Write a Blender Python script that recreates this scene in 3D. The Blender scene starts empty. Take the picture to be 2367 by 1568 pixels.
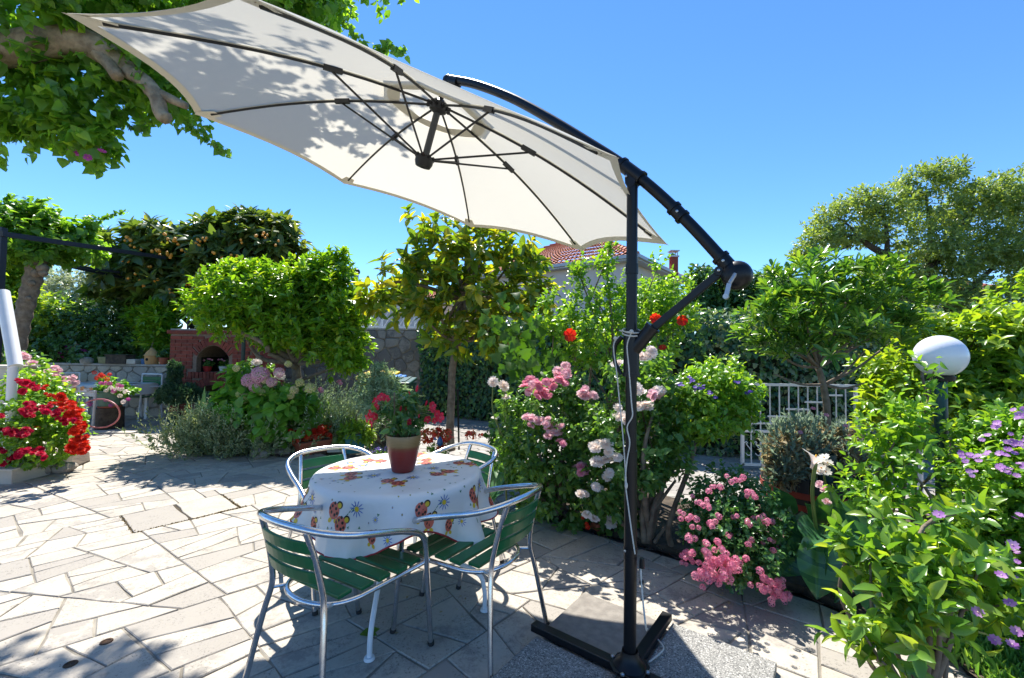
import bpy, math, random
import numpy as np
from mathutils import Vector, Matrix

SC = bpy.context.scene
COL = SC.collection
PI = math.pi
rng = np.random.default_rng(7)
random.seed(7)

# ------------------------------------------------------------------ camera
CAM = np.array([0.0, 0.0, 1.42])
PITCH, ROLL = math.radians(1.8), math.radians(0.8)
FWD = np.array([0, math.cos(PITCH), math.sin(PITCH)])
_r0 = np.array([1.0, 0, 0]); _u0 = np.array([0, -math.sin(PITCH), math.cos(PITCH)])
RIGHT = math.cos(ROLL) * _r0 + math.sin(ROLL) * _u0
UP = -math.sin(ROLL) * _r0 + math.cos(ROLL) * _u0
cd = bpy.data.cameras.new('camera')
cam = bpy.data.objects.new('camera', cd); COL.objects.link(cam)
cd.sensor_width = 36; cd.lens = 36 * 1000 / 2367.0
cd.clip_start = 0.05; cd.clip_end = 600
M = Matrix.Identity(4)
for i in range(3):
    M[i][0], M[i][1], M[i][2], M[i][3] = RIGHT[i], UP[i], -FWD[i], CAM[i]
cam.matrix_world = M
SC.camera = cam

# ------------------------------------------------------------------ sky, sun, exposure
SUN_EL, SUN_AZ = math.radians(58.4), math.radians(-10.9)      # azimuth from +Y towards +X
sun_dir = Vector((math.sin(SUN_AZ) * math.cos(SUN_EL), math.cos(SUN_AZ) * math.cos(SUN_EL), math.sin(SUN_EL)))
W = bpy.data.worlds.new('World'); SC.world = W; W.use_nodes = True
nt = W.node_tree; nt.nodes.clear()
out = nt.nodes.new('ShaderNodeOutputWorld'); bg = nt.nodes.new('ShaderNodeBackground')
sky = nt.nodes.new('ShaderNodeTexSky'); sky.sky_type = 'NISHITA'; sky.sun_disc = False
sky.sun_elevation = SUN_EL; sky.sun_rotation = SUN_AZ
sky.altitude = 2000; sky.air_density = 1.0; sky.dust_density = 0.0; sky.ozone_density = 6.0
hs = nt.nodes.new('ShaderNodeHueSaturation'); hs.inputs['Saturation'].default_value = 1.13
nt.links.new(sky.outputs[0], hs.inputs['Color']); nt.links.new(hs.outputs[0], bg.inputs[0])
bg.inputs[1].default_value = 0.102
nt.links.new(bg.outputs[0], out.inputs[0])
sl = bpy.data.lights.new('sun', 'SUN'); sl.energy = 3.8; sl.angle = math.radians(0.53); sl.color = (1.0, 0.955, 0.88)
so = bpy.data.objects.new('sun', sl); COL.objects.link(so)
so.rotation_euler = (-sun_dir).to_track_quat('-Z', 'Y').to_euler()
so.location = (0, 0, 12)
vs = SC.view_settings
vs.view_transform = 'Standard'; vs.look = 'None'; vs.exposure = 1.42; vs.gamma = 1.0; vs.use_curve_mapping = False
SC.render.engine = 'CYCLES'
SC.cycles.max_bounces = 14; SC.cycles.diffuse_bounces = 8; SC.cycles.transmission_bounces = 12
SC.cycles.caustics_reflective = False; SC.cycles.caustics_refractive = False

# ------------------------------------------------------------------ measuring helpers (photo grid 2367 x 1568 -> metres)
def ray(u, v):
    return FWD + RIGHT * ((u - 1183.5) / 1000.0) + UP * ((784 - v) / 1000.0)
def G(u, v, z=0.0):
    d = ray(u, v); t = (z - CAM[2]) / d[2]; return CAM + t * d
def P(u, v, Y):
    d = ray(u, v); return CAM + d * (Y / d[1])
def proj(p):
    d = np.asarray(p, float) - CAM
    z = d @ FWD
    return np.stack([1183.5 + 1000 * (d @ RIGHT) / z, 784 - 1000 * (d @ UP) / z], -1)
def nrm(a):
    a = np.asarray(a, float)
    return a / np.maximum(np.linalg.norm(a, axis=-1, keepdims=True), 1e-9)

# ------------------------------------------------------------------ object helpers
WL = {}                                   # world location of each parent
def thing(name, label, cat, loc=(0, 0, 0), group=None):
    o = bpy.data.objects.new(name, None); COL.objects.link(o)
    o.empty_display_size = 0.2
    o.location = Vector([float(x) for x in loc]); WL[o.name] = np.array(loc, float)
    o['label'] = label; o['category'] = cat
    if group: o['group'] = group
    return o
def tag(o, label, cat, group=None):
    o['label'] = label; o['category'] = cat
    if group: o['group'] = group
    return o
def wl(parent):
    return WL[parent.name] if parent is not None else np.zeros(3)

class MB:
    """collects faces; build() links them as one mesh object"""
    def __init__(s):
        s.v = []; s.f = []; s.m = []; s.n = 0
    def add(s, verts, faces, mi=0):
        verts = [tuple(map(float, p)) for p in verts]
        b = s.n
        s.v += verts; s.n += len(verts)
        for f in faces:
            s.f.append(tuple(i + b for i in f)); s.m.append(mi)
        return s
    def box(s, c, size, rot=0.0, mi=0, taper=1.0, R=None):
        hx, hy, hz = [k / 2 for k in size]
        pts = [(x * (taper if z < 0 else 1), y * (taper if z < 0 else 1), z) for z in (-hz, hz) for (x, y) in ((-hx, -hy), (hx, -hy), (hx, hy), (-hx, hy))]
        if R is None:
            cr, sr = math.cos(rot), math.sin(rot)
            pts = [(c[0] + cr * x - sr * y, c[1] + sr * x + cr * y, c[2] + z) for x, y, z in pts]
        else:
            pts = [tuple(np.asarray(c) + R @ np.array(p)) for p in pts]
        return s.add(pts, [(3, 2, 1, 0), (4, 5, 6, 7), (0, 1, 5, 4), (1, 2, 6, 5), (2, 3, 7, 6), (3, 0, 4, 7)], mi)
    def bar(s, a, b, w, h, mi=0, upv=(0, 0, 1)):
        a = np.asarray(a, float); b = np.asarray(b, float)
        d = b - a; L = np.linalg.norm(d); d = d / L
        sd = np.cross(upv, d); sd = nrm(sd); u = np.cross(d, sd)
        R = np.stack([d, sd, u], 1)
        return s.box((a + b) / 2, (L, w, h), R=R, mi=mi)
    def tube(s, pts, r, n=8, mi=0, cap=True, closed=False):
        pts = np.asarray(pts, float); k = len(pts)
        r = np.broadcast_to(np.asarray(r, float), (k,))
        tan = np.zeros_like(pts)
        tan[1:-1] = pts[2:] - pts[:-2]; tan[0] = pts[1] - pts[0]; tan[-1] = pts[-1] - pts[-2]
        if closed: tan[0] = tan[-1] = pts[1] - pts[-2]
        tan = nrm(tan)
        ref = np.array([0, 0, 1.0]) if abs(tan[0][2]) < .9 else np.array([1.0, 0, 0])
        a = nrm(np.cross(tan[0], ref)); vs_ = []
        for i in range(k):
            a = nrm(a - tan[i] * (a @ tan[i])); b = np.cross(tan[i], a)
            for j in range(n):
                t = 2 * PI * j / n
                vs_.append(pts[i] + r[i] * (math.cos(t) * a + math.sin(t) * b))
        fs = []
        for i in range(k - 1):
            for j in range(n):
                fs.append((i * n + j, i * n + (j + 1) % n, (i + 1) * n + (j + 1) % n, (i + 1) * n + j))
        if cap and not closed:
            fs.append(tuple(range(n - 1, -1, -1))); fs.append(tuple((k - 1) * n + j for j in range(n)))
        return s.add(vs_, fs, mi)
    def lathe(s, prof, c=(0, 0, 0), n=20, mi=0, sx=1.0, sy=1.0, R=None, cap=False):
        vs_ = []
        for (r, z) in prof:
            for j in range(n):
                t = 2 * PI * j / n
                p = np.array([r * math.cos(t) * sx, r * math.sin(t) * sy, z])
                if R is not None: p = R @ p
                vs_.append(p + np.asarray(c))
        fs = []
        for i in range(len(prof) - 1):
            for j in range(n):
                fs.append((i * n + j, i * n + (j + 1) % n, (i + 1) * n + (j + 1) % n, (i + 1) * n + j))
        if cap:
            fs.append(tuple(range(n - 1, -1, -1))); fs.append(tuple((len(prof) - 1) * n + j for j in range(n)))
        return s.add(vs_, fs, mi)
    def sphere(s, c, r, n=12, m=8, mi=0, sz=1.0):
        prof = [(max(r * math.sin(PI * i / m), 1e-4), -r * sz * math.cos(PI * i / m)) for i in range(m + 1)]
        return s.lathe(prof, c, n, mi)
    def prism(s, poly, z0, z1, mi=0, inset=0.0):
        n = len(poly); poly = [np.array(p[:2], float) for p in poly]
        c = sum(poly) / n
        top = [p + (c - p) * inset for p in poly]
        vs_ = [(p[0], p[1], z0) for p in poly] + [(p[0], p[1], z1) for p in top]
        fs = [tuple(range(n - 1, -1, -1)), tuple(range(n, 2 * n))] + [(i, (i + 1) % n, n + (i + 1) % n, n + i) for i in range(n)]
        return s.add(vs_, fs, mi)
    def build(s, name, mats, parent=None, smooth=False, label=None, bevel=0.0, kind=None, recenter=True, sharp=None):
        if not isinstance(mats, (list, tuple)): mats = [mats]
        V = np.array(s.v, float).reshape(-1, 3)
        c = V.mean(0) if recenter else np.zeros(3)
        me = bpy.data.meshes.new(name)
        me.from_pydata([tuple(p) for p in V - c], [], s.f)
        for m in mats: me.materials.append(m)
        me.polygons.foreach_set('material_index', s.m)
        if smooth:
            me.polygons.foreach_set('use_smooth', [True] * len(s.f))
            me.set_sharp_from_angle(angle=math.radians(sharp or 40))
        me.update()
        return link(name, me, c, parent, label, bevel, kind)

def link(name, me, c, parent=None, label=None, bevel=0.0, kind=None):
    o = bpy.data.objects.new(name, me); COL.objects.link(o)
    if parent is not None: o.parent = parent
    o.location = Vector([float(x) for x in (np.asarray(c) - wl(parent))])
    WL[o.name] = np.array(c, float)
    if label: o['label'] = label
    if kind: o['kind'] = kind
    if bevel:
        b = o.modifiers.new('bevel', 'BEVEL'); b.width = bevel; b.segments = 2; b.limit_method = 'ANGLE'; b.angle_limit = math.radians(40)
    return o
def place(name, me, M4, parent=None, label=None):
    """one more object with shared mesh data; M4 is its world matrix"""
    o = bpy.data.objects.new(name, me); COL.objects.link(o)
    if parent is not None: o.parent = parent
    M4 = M4.copy(); off = wl(parent)
    for i in range(3): M4[i][3] -= off[i]
    o.matrix_basis = M4
    if label: o['label'] = label
    return o
def copy_tree(o, parent=None):
    c = o.copy(); COL.objects.link(c); c.parent = parent
    for ch in [k for k in ALL_CHILDREN(o)]: copy_tree(ch, c)
    return c
def ALL_CHILDREN(o):
    return [k for k in bpy.data.objects if k.parent == o]
def frame(pos, d, n, s=1.0):
    """matrix with local Y along d, local Z near n"""
    d = nrm(d); x = nrm(np.cross(d, n)); z = np.cross(x, d)
    m = Matrix.Identity(4)
    for i in range(3):
        m[i][0], m[i][1], m[i][2], m[i][3] = x[i] * s, d[i] * s, z[i] * s, pos[i]
    return m
def catmull(pts, k=6):
    pts = np.asarray(pts, float)
    Q = np.vstack([2 * pts[0] - pts[1], pts, 2 * pts[-1] - pts[-2]]); o = []
    for i in range(1, len(Q) - 2):
        for j in range(k):
            t = j / k
            o.append(.5 * ((2 * Q[i]) + (-Q[i - 1] + Q[i + 1]) * t + (2 * Q[i - 1] - 5 * Q[i] + 4 * Q[i + 1] - Q[i + 2]) * t * t + (-Q[i - 1] + 3 * Q[i] - 3 * Q[i + 1] + Q[i + 2]) * t ** 3))
    o.append(pts[-1]); return np.array(o)

# ------------------------------------------------------------------ materials
def newmat(name):
    m = bpy.data.materials.new(name); m.use_nodes = True
    n = m.node_tree; n.nodes.clear()
    o = n.nodes.new('ShaderNodeOutputMaterial')
    return m, n, o
def ND(n, t, **kw):
    x = n.nodes.new(t)
    for k, v in kw.items(): setattr(x, k, v)
    return x
def c4(c): return (c[0], c[1], c[2], 1)
def ramp(n, stops):
    r = n.nodes.new('ShaderNodeValToRGB'); e = r.color_ramp.elements
    while len(e) < len(stops): e.new(0.5)
    for i, (p, c) in enumerate(stops): e[i].position = p; e[i].color = c4(c)
    return r
def pmat(name, c1, c2=None, scale=12.0, rough=.6, bump=0.0, bscale=60.0, metal=0.0, spec=.5, world=False, objrnd=0.0, detail=5.0, stretch=None, coat=0.0):
    m, n, o = newmat(name)
    b = ND(n, 'ShaderNodeBsdfPrincipled'); n.links.new(b.outputs[0], o.inputs[0])
    b.inputs['Roughness'].default_value = rough; b.inputs['Metallic'].default_value = metal
    b.inputs['Specular IOR Level'].default_value = spec; b.inputs['Coat Weight'].default_value = coat
    if world: vec = ND(n, 'ShaderNodeNewGeometry').outputs['Position']
    else: vec = ND(n, 'ShaderNodeTexCoord').outputs['Object']
    if stretch:
        mp = ND(n, 'ShaderNodeMapping'); mp.inputs['Scale'].default_value = stretch
        n.links.new(vec, mp.inputs[0]); vec = mp.outputs[0]
    if c2 is not None:
        t = ND(n, 'ShaderNodeTexNoise'); t.inputs['Scale'].default_value = scale; t.inputs['Detail'].default_value = detail
        n.links.new(vec, t.inputs['Vector'])
        r = ramp(n, [(.35, c1), (.68, c2)]); n.links.new(t.outputs[0], r.inputs[0]); col = r.outputs[0]
        if objrnd:
            oi = ND(n, 'ShaderNodeObjectInfo'); mr = ND(n, 'ShaderNodeMapRange')
            mr.inputs[3].default_value = 1 - objrnd; mr.inputs[4].default_value = 1 + objrnd
            n.links.new(oi.outputs['Random'], mr.inputs[0])
            hv = ND(n, 'ShaderNodeHueSaturation'); n.links.new(mr.outputs[0], hv.inputs['Value']); n.links.new(col, hv.inputs['Color']); col = hv.outputs[0]
        n.links.new(col, b.inputs['Base Color'])
    else: b.inputs['Base Color'].default_value = c4(c1)
    if bump:
        t2 = ND(n, 'ShaderNodeTexNoise'); t2.inputs['Scale'].default_value = bscale; t2.inputs['Detail'].default_value = 6
        n.links.new(vec, t2.inputs['Vector'])
        bp = ND(n, 'ShaderNodeBump'); bp.inputs['Strength'].default_value = bump; bp.inputs['Distance'].default_value = .01
        n.links.new(t2.outputs[0], bp.inputs['Height']); n.links.new(bp.outputs[0], b.inputs['Normal'])
    return m
LB = 2.25                                  # overall leaf lightness
def leafmat(name, cols, trans=None, tw=.45, rough=.38, spec=.5, boost=None):
    bo = LB if boost is None else boost
    tn_ = (1.0, 1.0, 1.0) if boost == 1.0 else (1.12, .86, 1.2)
    cols = [tuple(min(x * bo * (q if c[1] > 2.2 * c[2] else 1.0), .85) for x, q in zip(c, tn_)) for c in cols]; tw = min(tw + .06, .6)
    if boost != 1.0: rough -= .05
    """cols: base colours picked leaf by leaf; part of the light passes through"""
    m, n, o = newmat(name)
    at = ND(n, 'ShaderNodeAttribute'); at.attribute_name = 'rnd'
    oi = ND(n, 'ShaderNodeObjectInfo')
    ad = ND(n, 'ShaderNodeMath', operation='ADD'); fr = ND(n, 'ShaderNodeMath', operation='FRACT')
    n.links.new(at.outputs['Fac'], ad.inputs[0]); n.links.new(oi.outputs['Random'], ad.inputs[1]); n.links.new(ad.outputs[0], fr.inputs[0])
    k = len(cols); r = ramp(n, [(i / max(k - 1, 1), c) for i, c in enumerate(cols)])
    n.links.new(fr.outputs[0], r.inputs[0])
    b = ND(n, 'ShaderNodeBsdfPrincipled'); b.inputs['Roughness'].default_value = rough; b.inputs['Specular IOR Level'].default_value = spec
    n.links.new(r.outputs[0], b.inputs['Base Color'])
    tr = ND(n, 'ShaderNodeBsdfTranslucent')
    mx = ND(n, 'ShaderNodeMix', data_type='RGBA', blend_type='MULTIPLY'); mx.inputs[0].default_value = 1
    n.links.new(r.outputs[0], mx.inputs[6]); mx.inputs[7].default_value = c4(trans or (1.9, 1.7, .6))
    n.links.new(mx.outputs[2], tr.inputs[0])
    ms = ND(n, 'ShaderNodeMixShader'); ms.inputs[0].default_value = tw
    n.links.new(b.outputs[0], ms.inputs[1]); n.links.new(tr.outputs[0], ms.inputs[2]); n.links.new(ms.outputs[0], o.inputs[0])
    return m

# ------------------------------------------------------------------ foliage
def leaf_template(kind):
    """(verts, tris/quads) with length 1 along +Y, half width w, folded along the midrib"""
    if kind == 'dia':
        return np.array([[0, 0, 0], [.28, .45, .06], [0, 1, -.04], [-.28, .45, .06]]), [(0, 1, 2), (0, 2, 3)]
    if kind == 'needle':
        return np.array([[0, 0, 0], [.5, .5, .2], [0, 1, 0], [-.5, .5, .2]]), [(0, 1, 2), (0, 2, 3)]
    prof = {'oval': [(0, .02), (.25, .33), (.55, .36), (.82, .2), (1, .0)],
            'lance': [(0, .02), (.25, .14), (.55, .16), (.82, .09), (1, .0)],
            'spoon': [(0, .03), (.3, .1), (.62, .19), (.88, .18), (1, .05)],
            'heart': [(0, .1), (.12, .44), (.42, .42), (.75, .2), (1, .0)],
            'ivy': [(0, .08), (.15, .5), (.38, .3), (.55, .36), (1, .0)]}[kind]
    V = []; Fc = []
    for y, w in prof:
        dz = -.22 * y * y + .04
        V += [[-w, y, dz + w * .35], [0, y, dz], [w, y, dz + w * .35]]
    for i in range(len(prof) - 1):
        a = i * 3
        if i == len(prof) - 2 and prof[-1][1] == 0:
            Fc += [(a, a + 1, a + 4), (a + 1, a + 2, a + 4)]
        else:
            Fc += [(a, a + 1, a + 4, a + 3), (a + 1, a + 2, a + 5, a + 4)]
    return np.array(V), Fc
def foliage(name, pos, d, n, size, kind, m, parent, wscale=1.0, kindtag=None, rnd=None):
    T, Fc = leaf_template(kind); N = len(pos); k = len(T)
    d = nrm(d); x = nrm(np.cross(d, n)); z = np.cross(x, d)
    size = np.broadcast_to(size, (N,))[:, None, None]
    V = pos[:, None, :] + size * (T[None, :, 0:1] * wscale * x[:, None, :] + T[None, :, 1:2] * d[:, None, :] + T[None, :, 2:3] * z[:, None, :])
    V = V.reshape(-1, 3); c = V.mean(0); V = V - c
    me = bpy.data.meshes.new(name)
    ls = np.array([len(f) for f in Fc]); fl = np.concatenate([np.array(f) for f in Fc])
    L = (np.arange(N)[:, None] * k + fl[None]).ravel()
    lt = np.tile(ls, N); st = np.concatenate([[0], np.cumsum(lt)[:-1]])
    me.vertices.add(len(V)); me.vertices.foreach_set('co', V.ravel())
    me.loops.add(len(L)); me.loops.foreach_set('vertex_index', L.astype(np.int32))
    me.polygons.add(len(lt)); me.polygons.foreach_set('loop_start', st.astype(np.int32)); me.polygons.foreach_set('loop_total', lt.astype(np.int32))
    me.polygons.foreach_set('use_smooth', np.ones(len(lt), bool))
    at = me.attributes.new('rnd', 'FLOAT', 'POINT')
    if rnd is None: rnd = rng.random(N)
    at.data.foreach_set('value', np.repeat(rnd, k).astype(np.float32))
    me.materials.append(m); me.update(calc_edges=True)
    return link(name, me, c, parent, kind=kindtag)
def leaf_mesh(name, kind, m, wscale=1.0, L=1.0):
    T, Fc = leaf_template(kind)
    me = bpy.data.meshes.new(name)
    me.from_pydata([(a[0] * wscale * L, a[1] * L, a[2] * L) for a in T], [], Fc)
    me.polygons.foreach_set('use_smooth', [True] * len(Fc)); me.materials.append(m); me.update()
    return me
def lobe(u, v, Y, ru, rv, rd=None):
    s = Y / 1000.0
    return (P(u, v, Y), np.array([ru * s, (rd if rd else ru * s), rv * s]))
def noise3(p, f=1.0, seed=0.0):
    q = p * f + seed
    return (np.sin(q[:, 0] * 2.1 + 1.3 * np.sin(q[:, 1] * 1.7 + q[:, 2])) + np.sin(q[:, 1] * 2.3 + 1.1 * np.sin(q[:, 2] * 1.9 + q[:, 0])) + np.sin(q[:, 2] * 2.7 + 1.2 * np.sin(q[:, 0] * 1.5 - q[:, 1]))) / 3
def tips(lobes, n, shell=(.45, 1.08), gap=0.0, gf=3.0, low=-1.0):
    w = np.array([(r[0] * r[2] + r[0] * r[1] + r[1] * r[2]) for c, r in lobes]); w = w / w.sum()
    idx = rng.choice(len(lobes), n, p=w)
    C = np.array([c for c, r in lobes])[idx]; R = np.array([r for c, r in lobes])[idx]
    dv = nrm(rng.normal(size=(n, 3)))
    dv[:, 2] = np.where(dv[:, 2] < low, -dv[:, 2], dv[:, 2])
    rad = shell[0] + (shell[1] - shell[0]) * rng.random(n) ** .6
    bump = 1 + .24 * noise3(dv * 2.2 + C * 3, 1.6)
    p = C + dv * R * (rad * bump)[:, None]
    o = nrm(dv / R)
    if gap:
        k = noise3(p, gf, 3.0) + rng.normal(size=n) * .15 > -1 + gap
        p, o = p[k], o[k]
    return p, o
def sprigs(p, o, k=6, L=.08, stem=.1, spread=1.0, upb=.5, jit=.5, droop=0.2, taper=.3, lj=.34):
    """leaves set round short shoots; returns pos, dir, normal, size"""
    N = len(p)
    ax = nrm(o + np.array([0, 0, upb]) + rng.normal(size=(N, 3)) * jit)
    a = nrm(np.cross(ax, rng.normal(size=(N, 3)))); b = np.cross(ax, a)
    t = (np.arange(k) + .5) / k
    ang = np.arange(k) * 2.399 + 0.3
    rad = np.cos(ang)[None, :, None] * a[:, None] + np.sin(ang)[None, :, None] * b[:, None]
    sp = (spread * (1.15 - .6 * t))[None, :, None]
    dr = np.cos(sp) * ax[:, None] + np.sin(sp) * rad + rng.normal(size=(N, k, 3)) * .18
    dr[..., 2] -= droop
    pos = p[:, None] + ax[:, None] * (stem * (t - .6))[None, :, None]
    nn = ax[:, None] * .8 + np.array([0, 0, .5]) - dr * .3 + rng.normal(size=(N, k, 3)) * .25
    sz = L * (1 - taper * t)[None] * (1 + lj * rng.normal(size=(N, k)).clip(-1.5, 1.5))
    return pos.reshape(-1, 3), nrm(dr.reshape(-1, 3)), nn.reshape(-1, 3), sz.ravel()
def branches(mb, base, ends, r0, r1, wob=.12, n=6, seg=5, mi=0):
    base = np.asarray(base, float)
    for e in ends:
        e = np.asarray(e, float); L = np.linalg.norm(e - base)
        mid = base + (e - base) * .5 + rng.normal(size=3) * L * wob + np.array([0, 0, L * .06])
        pts = catmull([base, mid, e], seg)
        mb.tube(pts, np.linspace(r0, r1, len(pts)), n, mi)

# ------------------------------------------------------------------ setting materials
def stone_mat(name, cream, grey, pit, greyness=.3, sc=1.0):
    m, n, o = newmat(name)
    b = ND(n, 'ShaderNodeBsdfPrincipled'); n.links.new(b.outputs[0], o.inputs[0]); b.inputs['Roughness'].default_value = .75
    b.inputs['Specular IOR Level'].default_value = .3
    pos = ND(n, 'ShaderNodeNewGeometry').outputs['Position']; oi = ND(n, 'ShaderNodeObjectInfo'); at = ND(n, 'ShaderNodeAttribute'); at.attribute_name = 'rnd'
    ad = ND(n, 'ShaderNodeMath', operation='ADD'); fr = ND(n, 'ShaderNodeMath', operation='FRACT')
    n.links.new(at.outputs['Fac'], ad.inputs[0]); n.links.new(oi.outputs['Random'], ad.inputs[1]); n.links.new(ad.outputs[0], fr.inputs[0])
    w = ND(n, 'ShaderNodeMath', operation='MULTIPLY'); w.inputs[1].default_value = 37.0; n.links.new(fr.outputs[0], w.inputs[0])
    def noise(s, d, r=.5):
        t = ND(n, 'ShaderNodeTexNoise', noise_dimensions='4D'); t.inputs['Scale'].default_value = s * sc; t.inputs['Detail'].default_value = d; t.inputs['Roughness'].default_value = r
        n.links.new(pos, t.inputs['Vector']); n.links.new(w.outputs[0], t.inputs['W']); return t.outputs[0]
    big = noise(4.5, 5, .65); fine = noise(38, 4, .7)
    # share of grey in this stone: most stones are pale, some are mostly grey
    sh = ramp(n, [(.0, (0, 0, 0)), (1 - greyness, (.12, .12, .12)), (1.0, (.75, .75, .75))]); n.links.new(fr.outputs[0], sh.inputs[0])
    a1 = ND(n, 'ShaderNodeMath', operation='ADD'); n.links.new(big, a1.inputs[0]); n.links.new(sh.outputs[0], a1.inputs[1])
    a2 = ND(n, 'ShaderNodeMath', operation='MULTIPLY_ADD'); a2.inputs[1].default_value = .5; n.links.new(fine, a2.inputs[0]); n.links.new(a1.outputs[0], a2.inputs[2])
    r1 = ramp(n, [(.72, cream), (.86, tuple(.72 * x + .28 * y for x, y in zip(cream, grey))), (1.15 if False else .99, grey)])
    n.links.new(a2.outputs[0], r1.inputs[0])
    hv = ND(n, 'ShaderNodeHueSaturation'); n.links.new(r1.outputs[0], hv.inputs['Color'])
    mr = ND(n, 'ShaderNodeMapRange'); mr.inputs[3].default_value = .86; mr.inputs[4].default_value = 1.1; n.links.new(fr.outputs[0], mr.inputs[0]); n.links.new(mr.outputs[0], hv.inputs['Value'])
    pt = noise(85, 3, .75); rp = ramp(n, [(.54, (0, 0, 0)), (.64, (1, 1, 1))]); n.links.new(pt, rp.inputs[0])
    pm_ = noise(7, 3, .6); rp2 = ramp(n, [(.42, (0, 0, 0)), (.58, (.8, .8, .8))]); n.links.new(pm_, rp2.inputs[0])
    mm = ND(n, 'ShaderNodeMath', operation='MULTIPLY'); n.links.new(rp.outputs[0], mm.inputs[0]); n.links.new(rp2.outputs[0], mm.inputs[1])
    mx = ND(n, 'ShaderNodeMix', data_type='RGBA'); n.links.new(mm.outputs[0], mx.inputs[0]); n.links.new(hv.outputs[0], mx.inputs[6]); mx.inputs[7].default_value = c4(pit)
    n.links.new(mx.outputs[2], b.inputs['Base Color'])
    bp = ND(n, 'ShaderNodeBump'); bp.inputs['Strength'].default_value = .35; bp.inputs['Distance'].default_value = .006
    n.links.new(fine, bp.inputs['Height']); n.links.new(bp.outputs[0], b.inputs['Normal'])
    return m
M_flag = stone_mat('flagstone', (.48, .43, .355), (.29, .265, .23), (.12, .11, .095), .26)
M_mortar = pmat('mortar', (.15, .135, .11), (.30, .27, .22), 5, .9, .4, 120, world=True)
M_paver = pmat('paver', (.27, .25, .23), (.36, .335, .30), 6, .85, .3, 150, world=True, objrnd=.12)
M_paverjoint = pmat('paver_joint', (.10, .09, .08), (.15, .14, .12), 9, .95, world=True)
M_soil = pmat('soil', (.045, .032, .022), (.10, .075, .05), 14, .95, .8, 60, world=True)
M_earth = pmat('ground', (.09, .085, .05), (.14, .12, .08), .6, .95, world=True)
M_wallstone = stone_mat('wall_stone', (.52, .46, .36), (.34, .31, .27), (.09, .085, .075), .45, .8)
M_wallstone_d = stone_mat('wall_stone_grey', (.34, .32, .28), (.16, .155, .145), (.05, .05, .045), .55, .8)
M_brick = pmat('brick', (.17, .026, .016), (.25, .055, .032), 18, .75, .4, 90, world=True, objrnd=.25)
M_brickjoint = pmat('brick_joint', (.19, .13, .10), (.26, .19, .155), 20, .9, world=True)
M_render = pmat('house_render', (.56, .50, .47), (.64, .58, .54), 2.0, .9, .15, 60, world=True)
M_tile = pmat('roof_tile', (.42, .115, .055), (.55, .21, .12), 3.5, .8, world=True)
M_gutter = pmat('gutter_metal', (.42, .43, .45), None, rough=.45, metal=.3)
M_white = pmat('white_paint', (.76, .76, .76), (.70, .70, .71), 8, .35)
M_black = pmat('black_paint', (.004, .0045, .006), (.006, .007, .009), 30, .38, .03, 400, spec=.35)
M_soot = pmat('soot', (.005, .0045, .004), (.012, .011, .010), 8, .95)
M_bark = pmat('bark', (.13, .095, .065), (.24, .19, .135), 16, .9, .7, 40)
M_barkpale = pmat('bark_pale', (.19, .14, .09), (.38, .30, .20), 14, .9, 1.0, 45, stretch=(1, 1, 1), detail=9)
M_barkdark = pmat('bark_dark', (.035, .027, .02), (.09, .07, .05), 16, .9, .6, 50)
M_stem = pmat('green_stem', (.10, .14, .03), (.16, .20, .05), 10, .6)
M_terra = pmat('terracotta', (.30, .075, .035), (.38, .11, .055), 9, .7, .2, 60)
M_conc = pmat('concrete', (.33, .31, .28), (.42, .40, .36), 7, .9, .3, 120)

def chlorophyll(name, *a, **k): return leafmat(name, *a, **k)

# ------------------------------------------------------------------ ground
def sheet(name, poly, z, m, kind='structure'):
    mb = MB(); mb.add([(x, y, z) for x, y in poly], [tuple(range(len(poly)))])
    return mb.build(name, m, kind=kind)
sheet('ground', [(-300, -120), (300, -120), (300, 400), (-300, 400)], -.16, M_earth)

# ---- convex polygon tools
def clip(poly, nx, ny, c):
    """keep the side nx*x+ny*y <= c"""
    o = []
    for i in range(len(poly)):
        a, b = poly[i], poly[(i + 1) % len(poly)]
        da, db = nx * a[0] + ny * a[1] - c, nx * b[0] + ny * b[1] - c
        if da <= 0: o.append(a)
        if (da < 0 < db) or (db < 0 < da):
            t = da / (da - db); o.append((a[0] + t * (b[0] - a[0]), a[1] + t * (b[1] - a[1])))
    return o
def area(p):
    return .5 * sum(p[i][0] * p[(i + 1) % len(p)][1] - p[(i + 1) % len(p)][0] * p[i][1] for i in range(len(p)))
def inset(p, d):
    q = list(p); n = len(p)
    for i in range(n):
        a, b = p[i], p[(i + 1) % n]; ex, ey = b[0] - a[0], b[1] - a[1]; L = math.hypot(ex, ey)
        if L < 1e-6: continue
        nx, ny = ey / L, -ex / L
        q = clip(q, nx, ny, nx * a[0] + ny * a[1] - d)
        if len(q) < 3: return []
    return q

# ---- patio of irregular flagstones (long joints run at 50 degrees)
ANG = math.radians(50); E1 = (math.cos(ANG), math.sin(ANG)); E2 = (-math.sin(ANG), math.cos(ANG))
def loc2(x, y): return (x * E1[0] + y * E1[1], x * E2[0] + y * E2[1])
def wor2(a, b): return (a * E1[0] + b * E2[0], a * E1[1] + b * E2[1])
patio_poly = [(-9.6, -1.2), (2.15, -1.2), (2.1, 2.05), (1.78, 2.56), (.22, 3.80), (-3.0, 6.2), (-5.4, 7.75), (-5.6, 9.6), (-9.6, 9.6)]
sheet('patio_base', patio_poly, -.007, M_mortar)
patio = bpy.data.objects['patio_base']; patio.name = 'patio'; WL['patio'] = WL['patio_base']
hq = [loc2(*p) for p in [(-3.3, 3.7), (-2.87, 3.36), (-2.40, 3.92), (-2.80, 4.24)]]
ha0, ha1 = np.mean([hq[0][0], hq[1][0]]), np.mean([hq[2][0], hq[3][0]])
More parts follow.
